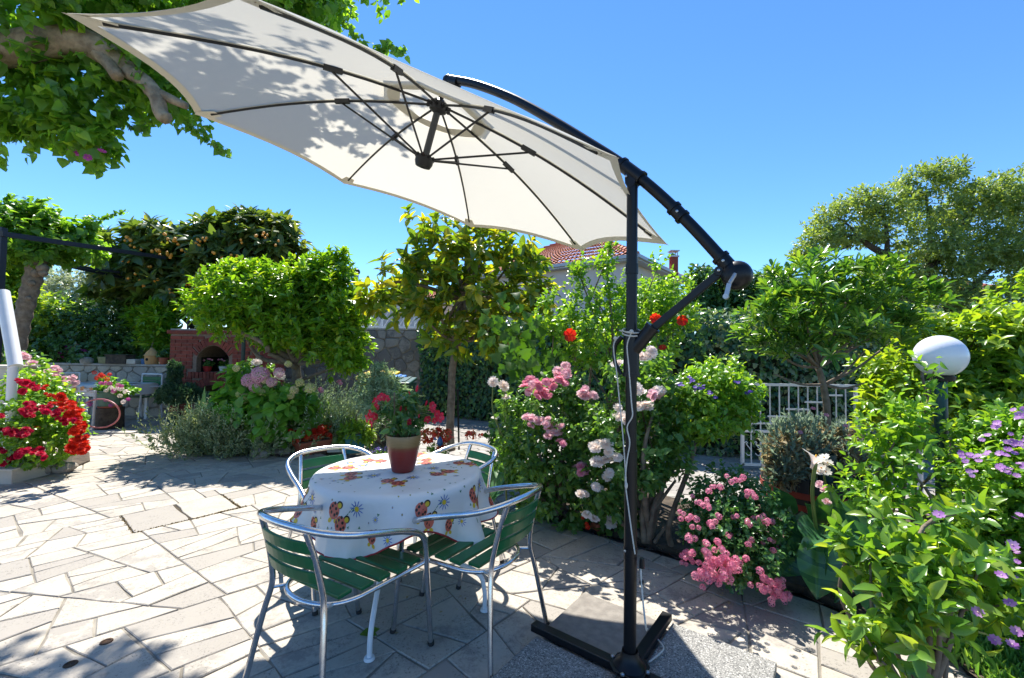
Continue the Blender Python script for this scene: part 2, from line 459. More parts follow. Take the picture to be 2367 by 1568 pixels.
hb0, hb1 = np.mean([hq[1][1], hq[2][1]]), np.mean([hq[0][1], hq[3][1]])
r2 = random.Random(21)
def split(poly, target, out):
    A = abs(area(poly))
    if A < target * r2.uniform(.7, 1.6):
        out.append(poly); return
    xs = [p[0] for p in poly]; ys = [p[1] for p in poly]
    w, h = max(xs) - min(xs), max(ys) - min(ys)
    ang = r2.gauss(0, .14) if r2.random() < .5 else r2.choice((-1, 1)) * r2.uniform(.25, .65 if A > .2 else .35)
    if A > 1.0: ang = r2.gauss(0, .22)
    if w > h * 1.2: nx, ny = math.cos(ang), math.sin(ang)
    else: nx, ny = -math.sin(ang), math.cos(ang)
    ds = sorted(nx * p[0] + ny * p[1] for p in poly)
    c = ds[0] + (ds[-1] - ds[0]) * r2.uniform(.36, .64)
    a, b = clip(poly, nx, ny, c), clip(poly, -nx, -ny, -c)
    if len(a) < 3 or len(b) < 3: out.append(poly); return
    split(a, target, out); split(b, target, out)
cells = []
xs = [loc2(*p) for p in patio_poly]
amin, amax = min(p[0] for p in xs), max(p[0] for p in xs); bmin, bmax = min(p[1] for p in xs), max(p[1] for p in xs)
R = lambda a0, a1, b0, b1: [(a0, b0), (a1, b0), (a1, b1), (a0, b1)]
TG = .075
split(R(amin, amax, bmin, hb0), TG, cells); split(R(amin, amax, hb1, bmax), TG, cells)
split(R(amin, ha0, hb0, hb1), TG, cells); split(R(ha1, amax, hb0, hb1), TG, cells)
hs1 = ha0 + (ha1 - ha0) * .5
hatch_cells = [R(ha0, hs1, hb0, hb1), R(hs1, ha1, hb0, hb1)]
def in_patio(poly):
    """clip a convex world polygon by the patio outline (right and back edges)"""
    q = poly
    for a, b in (((2.15, -1.2), (2.1, 2.05)), ((2.1, 2.05), (1.78, 2.56)), ((1.78, 2.56), (.22, 3.8)), ((.22, 3.8), (-5.4, 8.13)), ((-5.5, 9.6), (-9.6, 9.6)), ((-9.6, 9.6), (-9.6, -1.2)), ((-9.6, -1.2), (2.15, -1.2))):
        ex, ey = b[0] - a[0], b[1] - a[1]; L = math.hypot(ex, ey); nx, ny = ey / L, -ex / L
        q = clip(q, nx, ny, nx * a[0] + ny * a[1])
        if len(q) < 3: return []
    return q
SLAB_C = np.array([.525, 1.90])
def flag_mesh(poly, joint, zt=0.0):
    q = inset(poly, joint)
    if len(q) < 3 or abs(area(q)) < .002: return None
    ring = []
    for i in range(len(q)):
        a, b = q[i], q[(i + 1) % len(q)]; L = math.hypot(b[0] - a[0], b[1] - a[1])
        k = max(1, min(4, int(L / .11)))
        for j in range(k):
            t = j / k; js = .0015 if j == 0 else .0034
            ring.append((a[0] + t * (b[0] - a[0]) + r2.gauss(0, js), a[1] + t * (b[1] - a[1]) + r2.gauss(0, js)))
    n = len(ring); cx = sum(p[0] for p in ring) / n; cy = sum(p[1] for p in ring) / n
    dz = r2.gauss(0, .0012); tx, ty = r2.gauss(0, .003), r2.gauss(0, .003)
    def z(p, b): return zt + b + dz + tx * (p[0] - cx) + ty * (p[1] - cy)
    ins = [(p[0] + (cx - p[0]) * min(.2, .005 / max(math.hypot(p[0] - cx, p[1] - cy), .01)), p[1] + (cy - p[1]) * min(.2, .005 / max(math.hypot(p[0] - cx, p[1] - cy), .01))) for p in ring]
    vs_ = [(p[0], p[1], zt - .03) for p in ring] + [(p[0], p[1], z(p, -.004)) for p in ring] + [(p[0], p[1], z(p, 0)) for p in ins]
    fs = [(i, (i + 1) % n, n + (i + 1) % n, n + i) for i in range(n)] + [(n + i, n + (i + 1) % n, 2 * n + (i + 1) % n, 2 * n + i) for i in range(n)] + [tuple(range(2 * n, 3 * n))]
    return vs_, fs
stones = []
for c in cells:
    wq = in_patio([wor2(*p) for p in c])
    if len(wq) < 3 or abs(area(wq)) < .004: continue
    cc = np.mean(wq, axis=0); vis = 0.0
    if cc[1] > .9:
        pr = [proj((p[0], p[1], 0)) for p in wq]
        cu, cv = np.mean(pr, axis=0)
        if -80 < cu < 2000 and cv < 1640: vis = abs(area(pr))
    stones.append((vis, wq))
stones.sort(key=lambda t: -t[0])
rest = MB(); rr = []
for k, (vis, wq) in enumerate(stones):
    g = flag_mesh(wq, r2.uniform(.0032, .006))
    if g is None: continue
    if k < 292:
        MB().add(*g).build('flagstone', M_flag, patio)
    else:
        rest.add(*g); rr += [r2.random()] * len(g[0])
o = rest.build('flagstone_field', M_flag, patio, kind='stuff')
at = o.data.attributes.new('rnd', 'FLOAT', 'POINT'); at.data.foreach_set('value', rr)
# hatch in the paving with open, mossy joints
M_moss = leafmat('moss', [(.03, .03, .008), (.07, .06, .015)], tw=.1)
hc = wor2((ha0 + ha1) / 2, (hb0 + hb1) / 2)
hatch = thing('paved_hatch', 'rectangular hatch of two flagstones set in the patio with dark mossy joints', 'hatch', (hc[0], hc[1], 0))
g = MB(); g.prism([wor2(*p) for p in R(ha0 + .002, ha1 - .002, hb0 + .002, hb1 - .002)], -.03, -.0062)
M_dirt = pmat('joint_dirt', (.03, .022, .012), (.06, .045, .025), 20, .95)
g.build('frame', M_dirt, hatch)
for c in hatch_cells:
    MB().add(*flag_mesh([wor2(*p) for p in c], .009)).build('flagstone', M_flag, hatch)
mp = []
for (a0, b0, a1, b1, k) in ((ha0, hb0, ha1, hb0, 260), (ha1, hb0, ha1, hb1, 160), (ha0, hb0, ha0, hb1, 60), (ha1 - .18, hb0, ha1 + .05, hb0, 160)):
    t = rng.random(k)[:, None]; q = np.array(wor2(a0, b0)) * (1 - t) + np.array(wor2(a1, b1)) * t + rng.normal(size=(k, 2)) * .006
    mp.append(np.concatenate([q, np.full((k, 1), -.004)], 1))
mp = np.concatenate(mp)
foliage('moss', mp, rng.normal(size=(len(mp), 3)) * .6 + [0, 0, .8], rng.normal(size=(len(mp), 3)), .016, 'dia', M_moss, hatch, kindtag='stuff')
# two old metal sockets sunk in the paving (lower left)
M_rust = pmat('rusty_metal', (.05, .025, .012), (.11, .06, .03), 40, .7, metal=.4)
for (u, v, lab) in ((246, 1484, 'small rusty ring socket in the paving, the one farther from the camera'), (163, 1536, 'small rusty ring socket in the paving, the one nearer the camera')):
    q = G(u, v)
    t = thing('ring_socket', lab, 'socket', q, 'metal sockets sunk in the patio')
    k = MB(); k.lathe([(.015, .001), (.016, .004), (.024, .004), (.026, .001)], q, 20); k.build('ring', M_rust, t, smooth=True)
    k = MB(); k.lathe([(.0155, .0015), (.001, .0013)], q, 16); k.build('hole', M_rust, t)
# kerb stones along the edge between patio and beds
# ------------------------------------------------------------------ driveway
drive_poly = [(-9, 16), (-5.2, 9.6), (-5.0, 7.6), (-2.95, 6.28), (.27, 3.86), (1.83, 2.62), (2.2, 2.05), (2.25, .3), (9, .3), (9, 16)]
sheet('driveway', drive_poly, -.075, M_paverjoint)
drive = bpy.data.objects['driveway']
hexs = []
S = .125; hx = S * 1.5; hy = S * math.sqrt(3)
for i in range(-46, 46):
    for j in range(-46, 46):
        a = i * hx; b = (j + .5 * (i % 2)) * hy
        x, y = wor2(a, b); x += 1.0; y += 7.0
        if not (2.6 < y < 11 and -5.5 < x < 7): continue
        if x * .607 + y * .795 < 3.25: continue        # patio side of the edge
        if y > 10.2 - .95 * max(x + .2, 0) and x > -.2 and y > 6.5: continue
        hexs.append((x, y))
wins = [(820, 960, 1190, 1050), (1520, 1060, 1720, 1270), (1960, 1090, 2120, 1260), (1200, 1000, 1300, 1200)]
def hexscore(h):
    u, v = proj((h[0], h[1], -.06)); s = 0
    for w in wins:
        if w[0] < u < w[2] and w[1] < v < w[3]: s = 1
    return s * 10 - h[1] * .1
hexs.sort(key=hexscore, reverse=True)
def hexgeo(x, y, mb, dz):
    pts = []
    for k in range(6):
        t = k * PI / 3; sq = 1.0
        a, b = (S - .004) * math.cos(t), (S - .004) * math.sin(t)
        pts.append((x + a * E1[0] + b * E2[0], y + a * E1[1] + b * E2[1]))
    n = 6; ins = [(x + (p[0] - x) * .955, y + (p[1] - y) * .955) for p in pts]
    mb.add([(p[0], p[1], -.085) for p in pts] + [(p[0], p[1], -.064 + dz) for p in pts] + [(p[0], p[1], -.060 + dz) for p in ins],
           [(i, (i + 1) % n, n + (i + 1) % n, n + i) for i in range(n)] + [(n + i, n + (i + 1) % n, 2 * n + (i + 1) % n, 2 * n + i) for i in range(n)] + [tuple(range(12, 18))])
mb = MB(); hexgeo(0, 0, mb, 0); proto = mb.build('paver_proto', M_paver, recenter=False); hexme = proto.data
bpy.data.objects.remove(proto)
restm = MB()
for k, h in enumerate(hexs):
    if k < 290: place('paver', hexme, Matrix.Translation((h[0], h[1], r2.gauss(0, .0015))), drive)
    else: hexgeo(h[0], h[1], restm, r2.gauss(0, .0015))
restm.build('paver_field', M_paver, drive, kind='stuff')

# beds of soil
def bed(name, poly, h):
    mb = MB(); n = len(poly); c = np.mean(poly, axis=0)
    mb.add([(p[0], p[1], -.03) for p in poly] + [(p[0], p[1], .02) for p in poly] + [(c[0] + (p[0] - c[0]) * .6, c[1] + (p[1] - c[1]) * .6, h) for p in poly],
           [(i, (i + 1) % n, n + (i + 1) % n, n + i) for i in range(n)] + [(n + i, n + (i + 1) % n, 2 * n + (i + 1) % n, 2 * n + i) for i in range(n)] + [tuple(range(2 * n, 3 * n))])
    return mb.build(name, M_soil, kind='structure')
bed('flower_bed', [(-2.95, 5.72), (-2.55, 6.0), (-2.6, 6.7), (-3.6, 7.9), (-5.6, 8.6), (-5.95, 7.5), (-5.0, 6.75), (-3.9, 6.1)], .09)
bed('rose_bed', [(.30, 3.90), (1.80, 2.68), (2.15, 2.1), (2.2, 1.2), (4.6, 1.2), (4.4, 3.4), (3.2, 4.3), (1.9, 4.1), (1.0, 4.7), (.2, 4.8)], .03)
bed('side_bed', [(-6.9, 5.0), (-5.25, 4.85), (-5.05, 5.0), (-5.2, 5.4), (-5.6, 5.8), (-6.9, 6.0)], .06)

# ------------------------------------------------------------------ stone walls (stones are parts)
def crazy_wall(name, label, p0, p1, h, thick, m, tgt, maxparts, seed, cap=True, jm=None, zb=-.06, visq=None):
    """mortar core with proud irregular stones on its camera side"""
    rs = random.Random(seed)
    p0 = np.array(p0, float); p1 = np.array(p1, float); L = np.linalg.norm(p1 - p0); ex = (p1 - p0) / L; ny = np.array([ex[1], -ex[0]])
    if ny @ (-(p0 + p1) / 2) < 0: ny = -ny
    mid = (p0 + p1) / 2
    root = thing(name, label, 'wall', (mid[0], mid[1], zb))
    a = math.atan2(ex[1], ex[0])
    core = MB(); core.box((mid[0] - ny[0] * thick / 2, mid[1] - ny[1] * thick / 2, zb + h / 2), (L, thick, h), a)
    core.build('core', jm or M_mortar, root)
    if cap:
        k = MB(); q = mid - ny * (thick / 2 - .012); k.box((q[0], q[1], zb + h + .02), (L + .03, thick + .05, .04), a); k.build('coping', M_conc, root, bevel=.006)
    cells_ = []
    def sp(poly):
        A = abs(area(poly))
        if A < tgt * rs.uniform(.6, 1.7): cells_.append(poly); return
        xs = [p[0] for p in poly]; ys = [p[1] for p in poly]; w, hh = max(xs) - min(xs), max(ys) - min(ys)
        an = rs.gauss(0, .30)
        if w > hh: nx, nz = math.cos(an), math.sin(an)
        else: nx, nz = -math.sin(an), math.cos(an)
        ds = sorted(nx * p[0] + nz * p[1] for p in poly); c = ds[0] + (ds[-1] - ds[0]) * rs.uniform(.38, .62)
        x, y = clip(poly, nx, nz, c), clip(poly, -nx, -nz, -c)
        if len(x) < 3 or len(y) < 3: cells_.append(poly); return
        sp(x); sp(y)
    # irregular rounded stones: cells round jittered seeds
    cw, ch = math.sqrt(tgt) * 1.12, math.sqrt(tgt) * .88; seeds = []
    for j in range(int(h / ch) + 2):
        for i in range(int(L / cw) + 2): seeds.append(((i + .5 * (j % 2) + rs.uniform(-.33, .33)) * cw, (j + .4 + rs.uniform(-.3, .3)) * ch))
    for s_ in seeds:
        poly = [(0, 0), (L, 0), (L, h), (0, h)]
        for q_ in seeds:
            if q_ is s_ or abs(q_[0] - s_[0]) > 3 * cw or abs(q_[1] - s_[1]) > 3 * ch: continue
            nx, nz = q_[0] - s_[0], q_[1] - s_[1]; poly = clip(poly, nx, nz, (q_[0] ** 2 + q_[1] ** 2 - s_[0] ** 2 - s_[1] ** 2) / 2)
            if len(poly) < 3: break
        if len(poly) >= 3 and abs(area(poly)) > .006: cells_.append(poly)
    restw = MB(); cnt = 0; rl = []
    for c in cells_:
        q = inset(c, .009)
        if len(q) < 3: continue
        # round the corners off
        rq = []
        for i in range(len(q)):
            a_, b_, c_ = np.array(q[i - 1]), np.array(q[i]), np.array(q[(i + 1) % len(q)])
            rq.append(tuple(b_ + (a_ - b_) * .2 + np.array([rs.gauss(0, .004), rs.gauss(0, .004)]))); rq.append(tuple(b_ + (c_ - b_) * .2))
        n = len(rq); cc = np.mean(rq, axis=0); d = .018 + rs.random() * .016
        def W3(p, off): return (p0[0] + ex[0] * p[0] + ny[0] * off, p0[1] + ex[1] * p[0] + ny[1] * off, zb + p[1])
        vs_ = [W3(p, -.01) for p in rq] + [W3(p, d * .6) for p in rq] + [W3(cc + (np.array(p) - cc) * .86, d + rs.gauss(0, .003)) for p in rq]
        fs = [(i, (i + 1) % n, n + (i + 1) % n, n + i) for i in range(n)] + [(n + i, n + (i + 1) % n, 2 * n + (i + 1) % n, 2 * n + i) for i in range(n)] + [tuple(range(2 * n, 3 * n))]
        mp_ = W3(cc, 0); uv = proj(mp_)
        vis = visq is None or (visq[0] < uv[0] < visq[1])
        if vis and cnt < maxparts: MB().add(vs_, fs).build('stone', m, root); cnt += 1
        else: restw.add(vs_, fs); rl += [rs.random()] * len(vs_)
    if rl:
        o = restw.build('stone_field', m, root, kind='stuff'); at = o.data.attributes.new('rnd', 'FLOAT', 'POINT'); at.data.foreach_set('value', rl)
    return root
crazy_wall('stone_wall', 'low beige stone garden wall behind the small table and left of the brick barbecue', (-9.8, 9.2), (-6.65, 9.0), 1.09, .35, M_wallstone, .075, 120, 5)
crazy_wall('stone_wall', 'tall grey stone wall behind the wheeled bins, white railing on its top', (-8.2, 11.25), (-2.0, 10.6), 2.0, .35, M_wallstone_d, .085, 200, 9)
# railing on the tall wall
rail = thing('white_railing', 'white metal railing on top of the tall stone wall', 'railing', (-4, 10.9, 1.97))
for z in (2.02, 2.52):
    MB().bar((-5.6, 11.12, z), (-2.1, 10.74, z), .035, .035).build('rail', M_white, rail)
for k in range(13):
    t = k / 12; x, y = -5.55 + 3.4 * t, 11.12 - .37 * t
    MB().tube([(x, y, 1.96), (x, y, 2.6 if k % 4 == 0 else 2.52)], .028 if k % 4 == 0 else .011, 6).build('post' if k % 4 == 0 else 'baluster', M_white, rail)
for k in range(26):
    t = k / 26; x, y = -5.5 + 3.3 * t, 11.13 - .36 * t
    MB().tube([(x, y, 2.05), (x + .28, y - .03, 2.5)], .009, 5).build('baluster', M_white, rail)

# ------------------------------------------------------------------ brick barbecue
bx0, bx1, by0, by1 = -6.74, -4.98, 8.55, 9.5
bbq = thing('brick_barbecue', 'red brick garden barbecue with an arched black oven opening', 'barbecue', ((bx0 + bx1) / 2, by0, 0))
def arch_core():
    """body with two arched recesses: built from prisms so that the openings are real"""
    mb = MB(); ax0, ax1 = -6.22, -5.58
    mb.box(((bx0 + ax0) / 2, (by0 + by1) / 2, .85), (ax0 - bx0, by1 - by0, 1.7))
    mb.box(((ax1 + bx1) / 2, (by0 + by1) / 2, .85), (bx1 - ax1, by1 - by0, 1.7))
    mb.box(((ax0 + ax1) / 2, by1 - .06, .85), (ax1 - ax0, .12, 1.7))
    mb.box(((ax0 + ax1) / 2, (by0 + by1 - .12) / 2, .905), (ax1 - ax0, by1 - by0 - .12, .09))
    for (zs, zt, zc) in ((1.24, 1.48, 1.70), (.50, .70, .86)):
        k = 12; pr = []
        for i in range(k + 1):
            t = i / k; x = ax0 + (ax1 - ax0) * t; z = zs + (zt - zs) * math.sin(PI * t) ** .75
            pr.append((x, z))
        for i in range(k):
            (xa, za), (xb, zb_) = pr[i], pr[i + 1]
            y0, y1 = by0, by1 - .12
            mb.add([(xa, y0, za), (xb, y0, zb_), (xb, y0, zc), (xa, y0, zc), (xa, y1, za), (xb, y1, zb_), (xb, y1, zc), (xa, y1, zc)], [(0, 1, 2, 3), (7, 6, 5, 4), (1, 0, 4, 5), (3, 2, 6, 7)])
    return mb
arch_core().build('body', M_brickjoint, bbq)
# soot lining of the two chambers
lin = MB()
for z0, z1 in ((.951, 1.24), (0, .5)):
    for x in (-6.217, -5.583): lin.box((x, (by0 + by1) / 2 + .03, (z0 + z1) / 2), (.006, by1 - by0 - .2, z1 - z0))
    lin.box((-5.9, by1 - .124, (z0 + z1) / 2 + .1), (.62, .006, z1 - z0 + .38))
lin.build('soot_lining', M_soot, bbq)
mb = MB(); mb.box((0, 0, 0), (.214, .024, .062)); pr_ = mb.build('p', M_brick, recenter=False); brick_me = pr_.data; bpy.data.objects.remove(pr_)
mb = MB(); mb.box((0, 0, 0), (.060, .026, .15)); pr_ = mb.build('p', M_brick, recenter=False); vous_me = pr_.data; bpy.data.objects.remove(pr_)
rb = random.Random(3)
def arch_z(x, zs, zt):
    t = (x + 6.22) / .64
    return zs + (zt - zs) * math.sin(PI * min(max(t, 0), 1)) ** .75
def blocked(x, z, hw=.1):
    for xx in (x - hw, x, x + hw):
        if -6.24 < xx < -5.56:
            if .80 < z < .985: return True
            for zs, zt, z0 in ((1.24, 1.48, .96), (.50, .70, 0)):
                if z0 - .03 < z < arch_z(xx, zs, zt) + .165: return True
        elif -6.38 < xx < -5.42:
            if .84 < z < .985: return True
    return False
row = 0; z = .04
while z < 1.66:
    off = .112 if row % 2 else 0
    x = bx0 + .11 + off
    xs_ = ([bx0 + .053] if off else []) 
    while x < bx1 - .02: xs_.append(x); x += .224
    for x in xs_:
        s = .47 if (x == bx0 + .053 or x > bx1 - .1) else 1.0
        if x > bx1 - .06: continue
        hw = .107 * s
        if blocked(x, z, hw):
            # half bricks beside the openings
            for xh in (x - .055, x + .055):
                if not blocked(xh, z, .05): place('brick', brick_me, Matrix.Translation((xh, by0 - .006, z)) @ Matrix.Diagonal((.47, 1, 1, 1)), bbq)
            continue
        place('brick', brick_me, Matrix.Translation((x, by0 - .006 + rb.gauss(0, .001), z)) @ Matrix.Diagonal((s, 1, 1, 1)), bbq)
    for k in range(4):      # left flank and right flank
        y = by0 + .13 + k * .224 + (.0 if row % 2 else -.112 + .112)
        if y < by1 - .08:
            place('brick', brick_me, Matrix.Translation((bx1 + .006, y + (.06 if row % 2 else 0), z)) @ Matrix.Rotation(PI / 2, 4, 'Z'), bbq)
            place('brick', brick_me, Matrix.Translation((bx0 - .006, y + (.06 if row % 2 else 0), z)) @ Matrix.Rotation(PI / 2, 4, 'Z'), bbq)
    z += .072; row += 1
for zs, zt in ((1.24, 1.48), (.50, .70)):
    for k in range(13):
        t = (k + .5) / 13; x = -6.22 + .64 * t; zz = arch_z(x, zs, zt)
        dx = .02; sl = (arch_z(x + dx, zs, zt) - arch_z(x - dx, zs, zt)) / (2 * dx)
        n_ = nrm([-sl, 1.0]); a = math.atan2(n_[0], n_[1]) * .8
        place('arch_brick', vous_me, Matrix.Translation((x + math.sin(a) * .085, by0 - .008, zz + math.cos(a) * .085)) @ Matrix.Rotation(a, 4, 'Y'), bbq)
for k in range(13):
    place('sill_brick', vous_me, Matrix.Translation((-6.33 + k * .0725, by0 - .012, .893)) @ Matrix.Diagonal((1, 1.3, .8, 1)), bbq)
k = MB(); k.box(((bx0 + bx1) / 2, (by0 + by1) / 2, 1.735), (bx1 - bx0 + .1, by1 - by0 + .1, .07)); k.build('cap', M_brick, bbq, bevel=.008)
k = MB(); k.box(((bx0 + bx1) / 2, (by0 + by1) / 2, 1.785), (bx1 - bx0 + .02, by1 - by0 + .02, .03)); k.build('cap_slab', M_conc, bbq, bevel=.005)
k = MB()
for x, y in ((bx0 + .25, by0 + .1), (bx1 - .4, by0 + .1)): k.tube([(x, y, 1.8), (x, y, 2.35)], .02, 8)
k.bar((bx0 + .25, by0 + .1, 2.3), (bx1 - .4, by0 + .1, 2.3), .02, .02); k.build('hood_frame', M_black, bbq)
p_ = P(561, 850, 8.35)
k = MB(); k.tube([(p_[0], 8.35, 0), (p_[0], 8.35, 1.75)], .035, 10)
tag(k.build('garden_post', pmat('dark_green_paint', (.01, .03, .022), None, rough=.5)), 'thin dark green post in front of the brick barbecue', 'post')

# ------------------------------------------------------------------ houses
def tiled_roof(mb, a, b, c, d, rows, cols, bump=.05):
    """quad a-b (eave) d-c (ridge); courses step and pantiles curve"""
    a, b, c, d = [np.array(q, float) for q in (a, b, c, d)]
    n = nrm(np.cross(b - a, d - a)); n = n if n[2] > 0 else -n
    nc = cols * 4
    for r in range(rows):
        V = []
        for t, lift in ((r / rows, .05), ((r + 1.0) / rows, .0)):
            l = a + (d - a) * t; q = b + (c - b) * t
            for i in range(nc + 1):
                s = i / nc
                V.append(l + (q - l) * s + n * (lift + bump * abs(math.sin(PI * cols * s))))
        mb.add(V, [(i, i + 1, nc + 2 + i, nc + 1 + i) for i in range(nc)])
def house(name, label, corner, dl, ll, dr, lr, ez, rh, rows=18, cols=36, ground=-.1):
    corner = np.array(corner, float); dl = nrm(dl); dr = nrm(dr)
    root = thing(name, label, 'house', (corner[0], corner[1], ground))
    A = corner; B = corner + dl * ll; D = corner + dr * lr; Cc = B + dr * lr
    ov = .45
    w = MB(); inn = lambda p, sx, sy: p + dl * sx * ov + dr * sy * ov
    q = [inn(A, 1, 1), inn(B, -1, 1), inn(Cc, -1, -1), inn(D, 1, -1)]
    w.prism(q, ground, ez - .12); w.build('wall', M_render, root)
    k = MB(); k.prism([A, B, Cc, D], ez - .14, ez - .02); k.build('soffit', M_gutter, root)
    # hip roof, ridge along the longer side
    if ll >= lr:
        r1 = A + dl * lr / 2 + dr * lr / 2; r2_ = B - dl * lr / 2 + dr * lr / 2
    else:
        r1 = A + dl * ll / 2 + dr * ll / 2; r2_ = D - dr * ll / 2 + dl * ll / 2
    E3 = lambda p: np.array([p[0], p[1], ez]); R3 = lambda p: np.array([p[0], p[1], ez + rh])
    t = MB()
    if ll >= lr:
        tiled_roof(t, E3(A), E3(B), R3(r2_), R3(r1), rows, cols); tiled_roof(t, E3(D), E3(A), R3(r1), R3(r1), rows, int(cols * lr / ll))
        tiled_roof(t, E3(Cc), E3(D), R3(r1), R3(r2_), rows, cols); tiled_roof(t, E3(B), E3(Cc), R3(r2_), R3(r2_), rows, int(cols * lr / ll))
    else:
        tiled_roof(t, E3(A), E3(B), R3(r1), R3(r1), rows, cols); tiled_roof(t, E3(D), E3(A), R3(r1), R3(r2_), rows, int(cols * lr / ll))
        tiled_roof(t, E3(Cc), E3(D), R3(r2_), R3(r2_), rows, cols); tiled_roof(t, E3(B), E3(Cc), R3(r2_), R3(r1), rows, int(cols * lr / ll))
    rf = t.build('roof', M_tile, root, kind='stuff')
    rid = MB()
    for e, r in ((A, r1), (B, r2_ if ll >= lr else r1), (Cc, r2_), (D, r1 if ll >= lr else r2_)):
        k = 16
        for i in range(k):
            p, q_ = E3(e) + (R3(r) - E3(e)) * (i / k), E3(e) + (R3(r) - E3(e)) * ((i + 1.15) / k)
            rid.tube([p + [0, 0, .05], q_ + [0, 0, .02]], [.15, .11], 7)
    rid.tube([R3(r1), R3(r2_)], .13, 7); rid.build('ridge_tiles', M_tile, root, smooth=True)
    g = MB()
    for p, q_ in ((A, B), (A, D)):
        dd = nrm(q_ - p); nn = np.array([dd[1], -dd[0]]); nn = nn if nn @ (p + q_ - 2 * (A + Cc) / 2) > 0 else -nn
        g.bar((p[0] + nn[0] * .05, p[1] + nn[1] * .05, ez + .0), (q_[0] + nn[0] * .05, q_[1] + nn[1] * .05, ez), .12, .14)
    g.build('gutter', M_gutter, root)
    return root, (A, B, Cc, D)
h1, hcor = house('house', 'pale rendered house with a red tiled hip roof behind the magnolia and the hibiscus', (5.0, 17.4), (-3.69, 2.8), 9.5, (3.94, 5.1), 7.5, 5.42, 2.1)
# a shuttered window on the left face
A_, B_ = hcor[0], hcor[1]; dl_ = nrm(B_ - A_); nf = np.array([-dl_[1], dl_[0]]); nf = nf if nf @ (-A_) > 0 else -nf
M_shut = pmat('shutter_blue', (.25, .33, .42), None, rough=.5); M_glass = pmat('window_glass', (.03, .04, .05), None, rough=.08, spec=.8)
for sft in (1.1, 5.2):
    q = A_ + dl_ * sft - nf * .45; ang = math.atan2(dl_[1], dl_[0])
    c = np.array([q[0] + nf[0] * .02, q[1] + nf[1] * .02, 3.3])
    f = MB(); f.box(c, (1.1, .1, 1.3), ang); fo = f.build('window', M_white, h1)
    f = MB(); f.box(c + [nf[0] * .055, nf[1] * .055, 0], (.9, .02, 1.1), ang); f.build('pane', M_glass, fo)
    f = MB()
    for k in range(14): f.box(c + [nf[0] * .085, nf[1] * .085, -.5 + k * .08], (.94, .025, .06), ang)
    f.build('shutter_slats', M_shut, fo)
def chimney(name, label, p, h, w, m, capm, group=None):
    t = thing(name, label, 'chimney', p)
    k = MB(); k.box((p[0], p[1], p[2] + h / 2), (w, w, h)); k.build('stack', m, t, bevel=.01)
    k = MB(); k.box((p[0], p[1], p[2] + h + .03), (w * 1.25, w * 1.25, .07))
    for sx in (-1, 1):
        for sy in (-1, 1): k.box((p[0] + sx * w * .4, p[1] + sy * w * .4, p[2] + h + .17), (.04, .04, .22))
    k.box((p[0], p[1], p[2] + h + .30), (w * 1.35, w * 1.35, .04)); k.build('cowl', capm, t)
pc = P(1557, 640, 21.0)
chimney('brick_chimney', 'small brick chimney with a metal cowl right of the red roof', pc, 1.05 * .9, .33, M_brick, M_gutter)
h2, _ = house('house', 'far house with a red tiled roof between the orange tree and the magnolia', (-4.6, 22.5), (-4.0, 2.2), 8, (2.2, 4.0), 8, 4.2, 1.35, 14, 30)
pq = P(822, 665, 20.5)
fl = thing('flue_pipe', 'grey metal flue pipe with a round cowl above the far red roof', 'chimney', pq)
k = MB(); k.tube([pq + [0, 0, -.6], pq + [0, 0, .62]], .13, 14); k.build('pipe', M_gutter, fl, smooth=True)
k = MB(); k.sphere(pq + [0, 0, .75], .2, 12, 8, sz=.8); k.build('cowl', M_black, fl, smooth=True)
h3, _ = house('house', 'distant house with a pale red roof half hidden by the big tree at far right', (34.5, 30.0), (-3.2, 1.4), 9, (2.0, 5.0), 8, 6.3, 2.0, 14, 30)
h4, _ = house('house', 'small distant house with a pale red roof glimpsed through the pittosporum crown', (19.5, 27.0), (-3.0, 1.2), 6, (2.0, 5.0), 6, 4.6, 1.5, 12, 24)

# ================================================================== parasol
M_fabric, n, o = newmat('canopy_fabric')
b = ND(n, 'ShaderNodeBsdfDiffuse'); b.inputs[0].default_value = (.78, .75, .665, 1)
tr = ND(n, 'ShaderNodeBsdfTranslucent'); tr.inputs[0].default_value = (.68, .65, .565, 1)
ms = ND(n, 'ShaderNodeMixShader'); ms.inputs[0].default_value = .42
n.links.new(b.outputs[0], ms.inputs[1]); n.links.new(tr.outputs[0], ms.inputs[2]); n.links.new(ms.outputs[0], o.inputs[0])
tx = ND(n, 'ShaderNodeTexNoise'); tx.inputs['Scale'].default_value = 4.0; tx.inputs['Detail'].default_value = 3
tc = ND(n, 'ShaderNodeTexCoord'); n.links.new(tc.outputs['Object'], tx.inputs['Vector'])
bp = ND(n, 'ShaderNodeBump'); bp.inputs['Strength'].default_value = .35; bp.inputs['Distance'].default_value = .05
n.links.new(tx.outputs[0], bp.inputs['Height']); n.links.new(bp.outputs[0], b.inputs['Normal'])
M_hem = pmat('canopy_hem', (.74, .70, .58), None, rough=.9)
M_rib = pmat('rib_paint', (.013, .013, .014), None, rough=.5)
M_screw = pmat('screw_metal', (.5, .5, .5), None, rough=.3, metal=.9)
M_rope = pmat('rope', (.55, .52, .45), (.70, .67, .60), 90, .9, .6, 300)

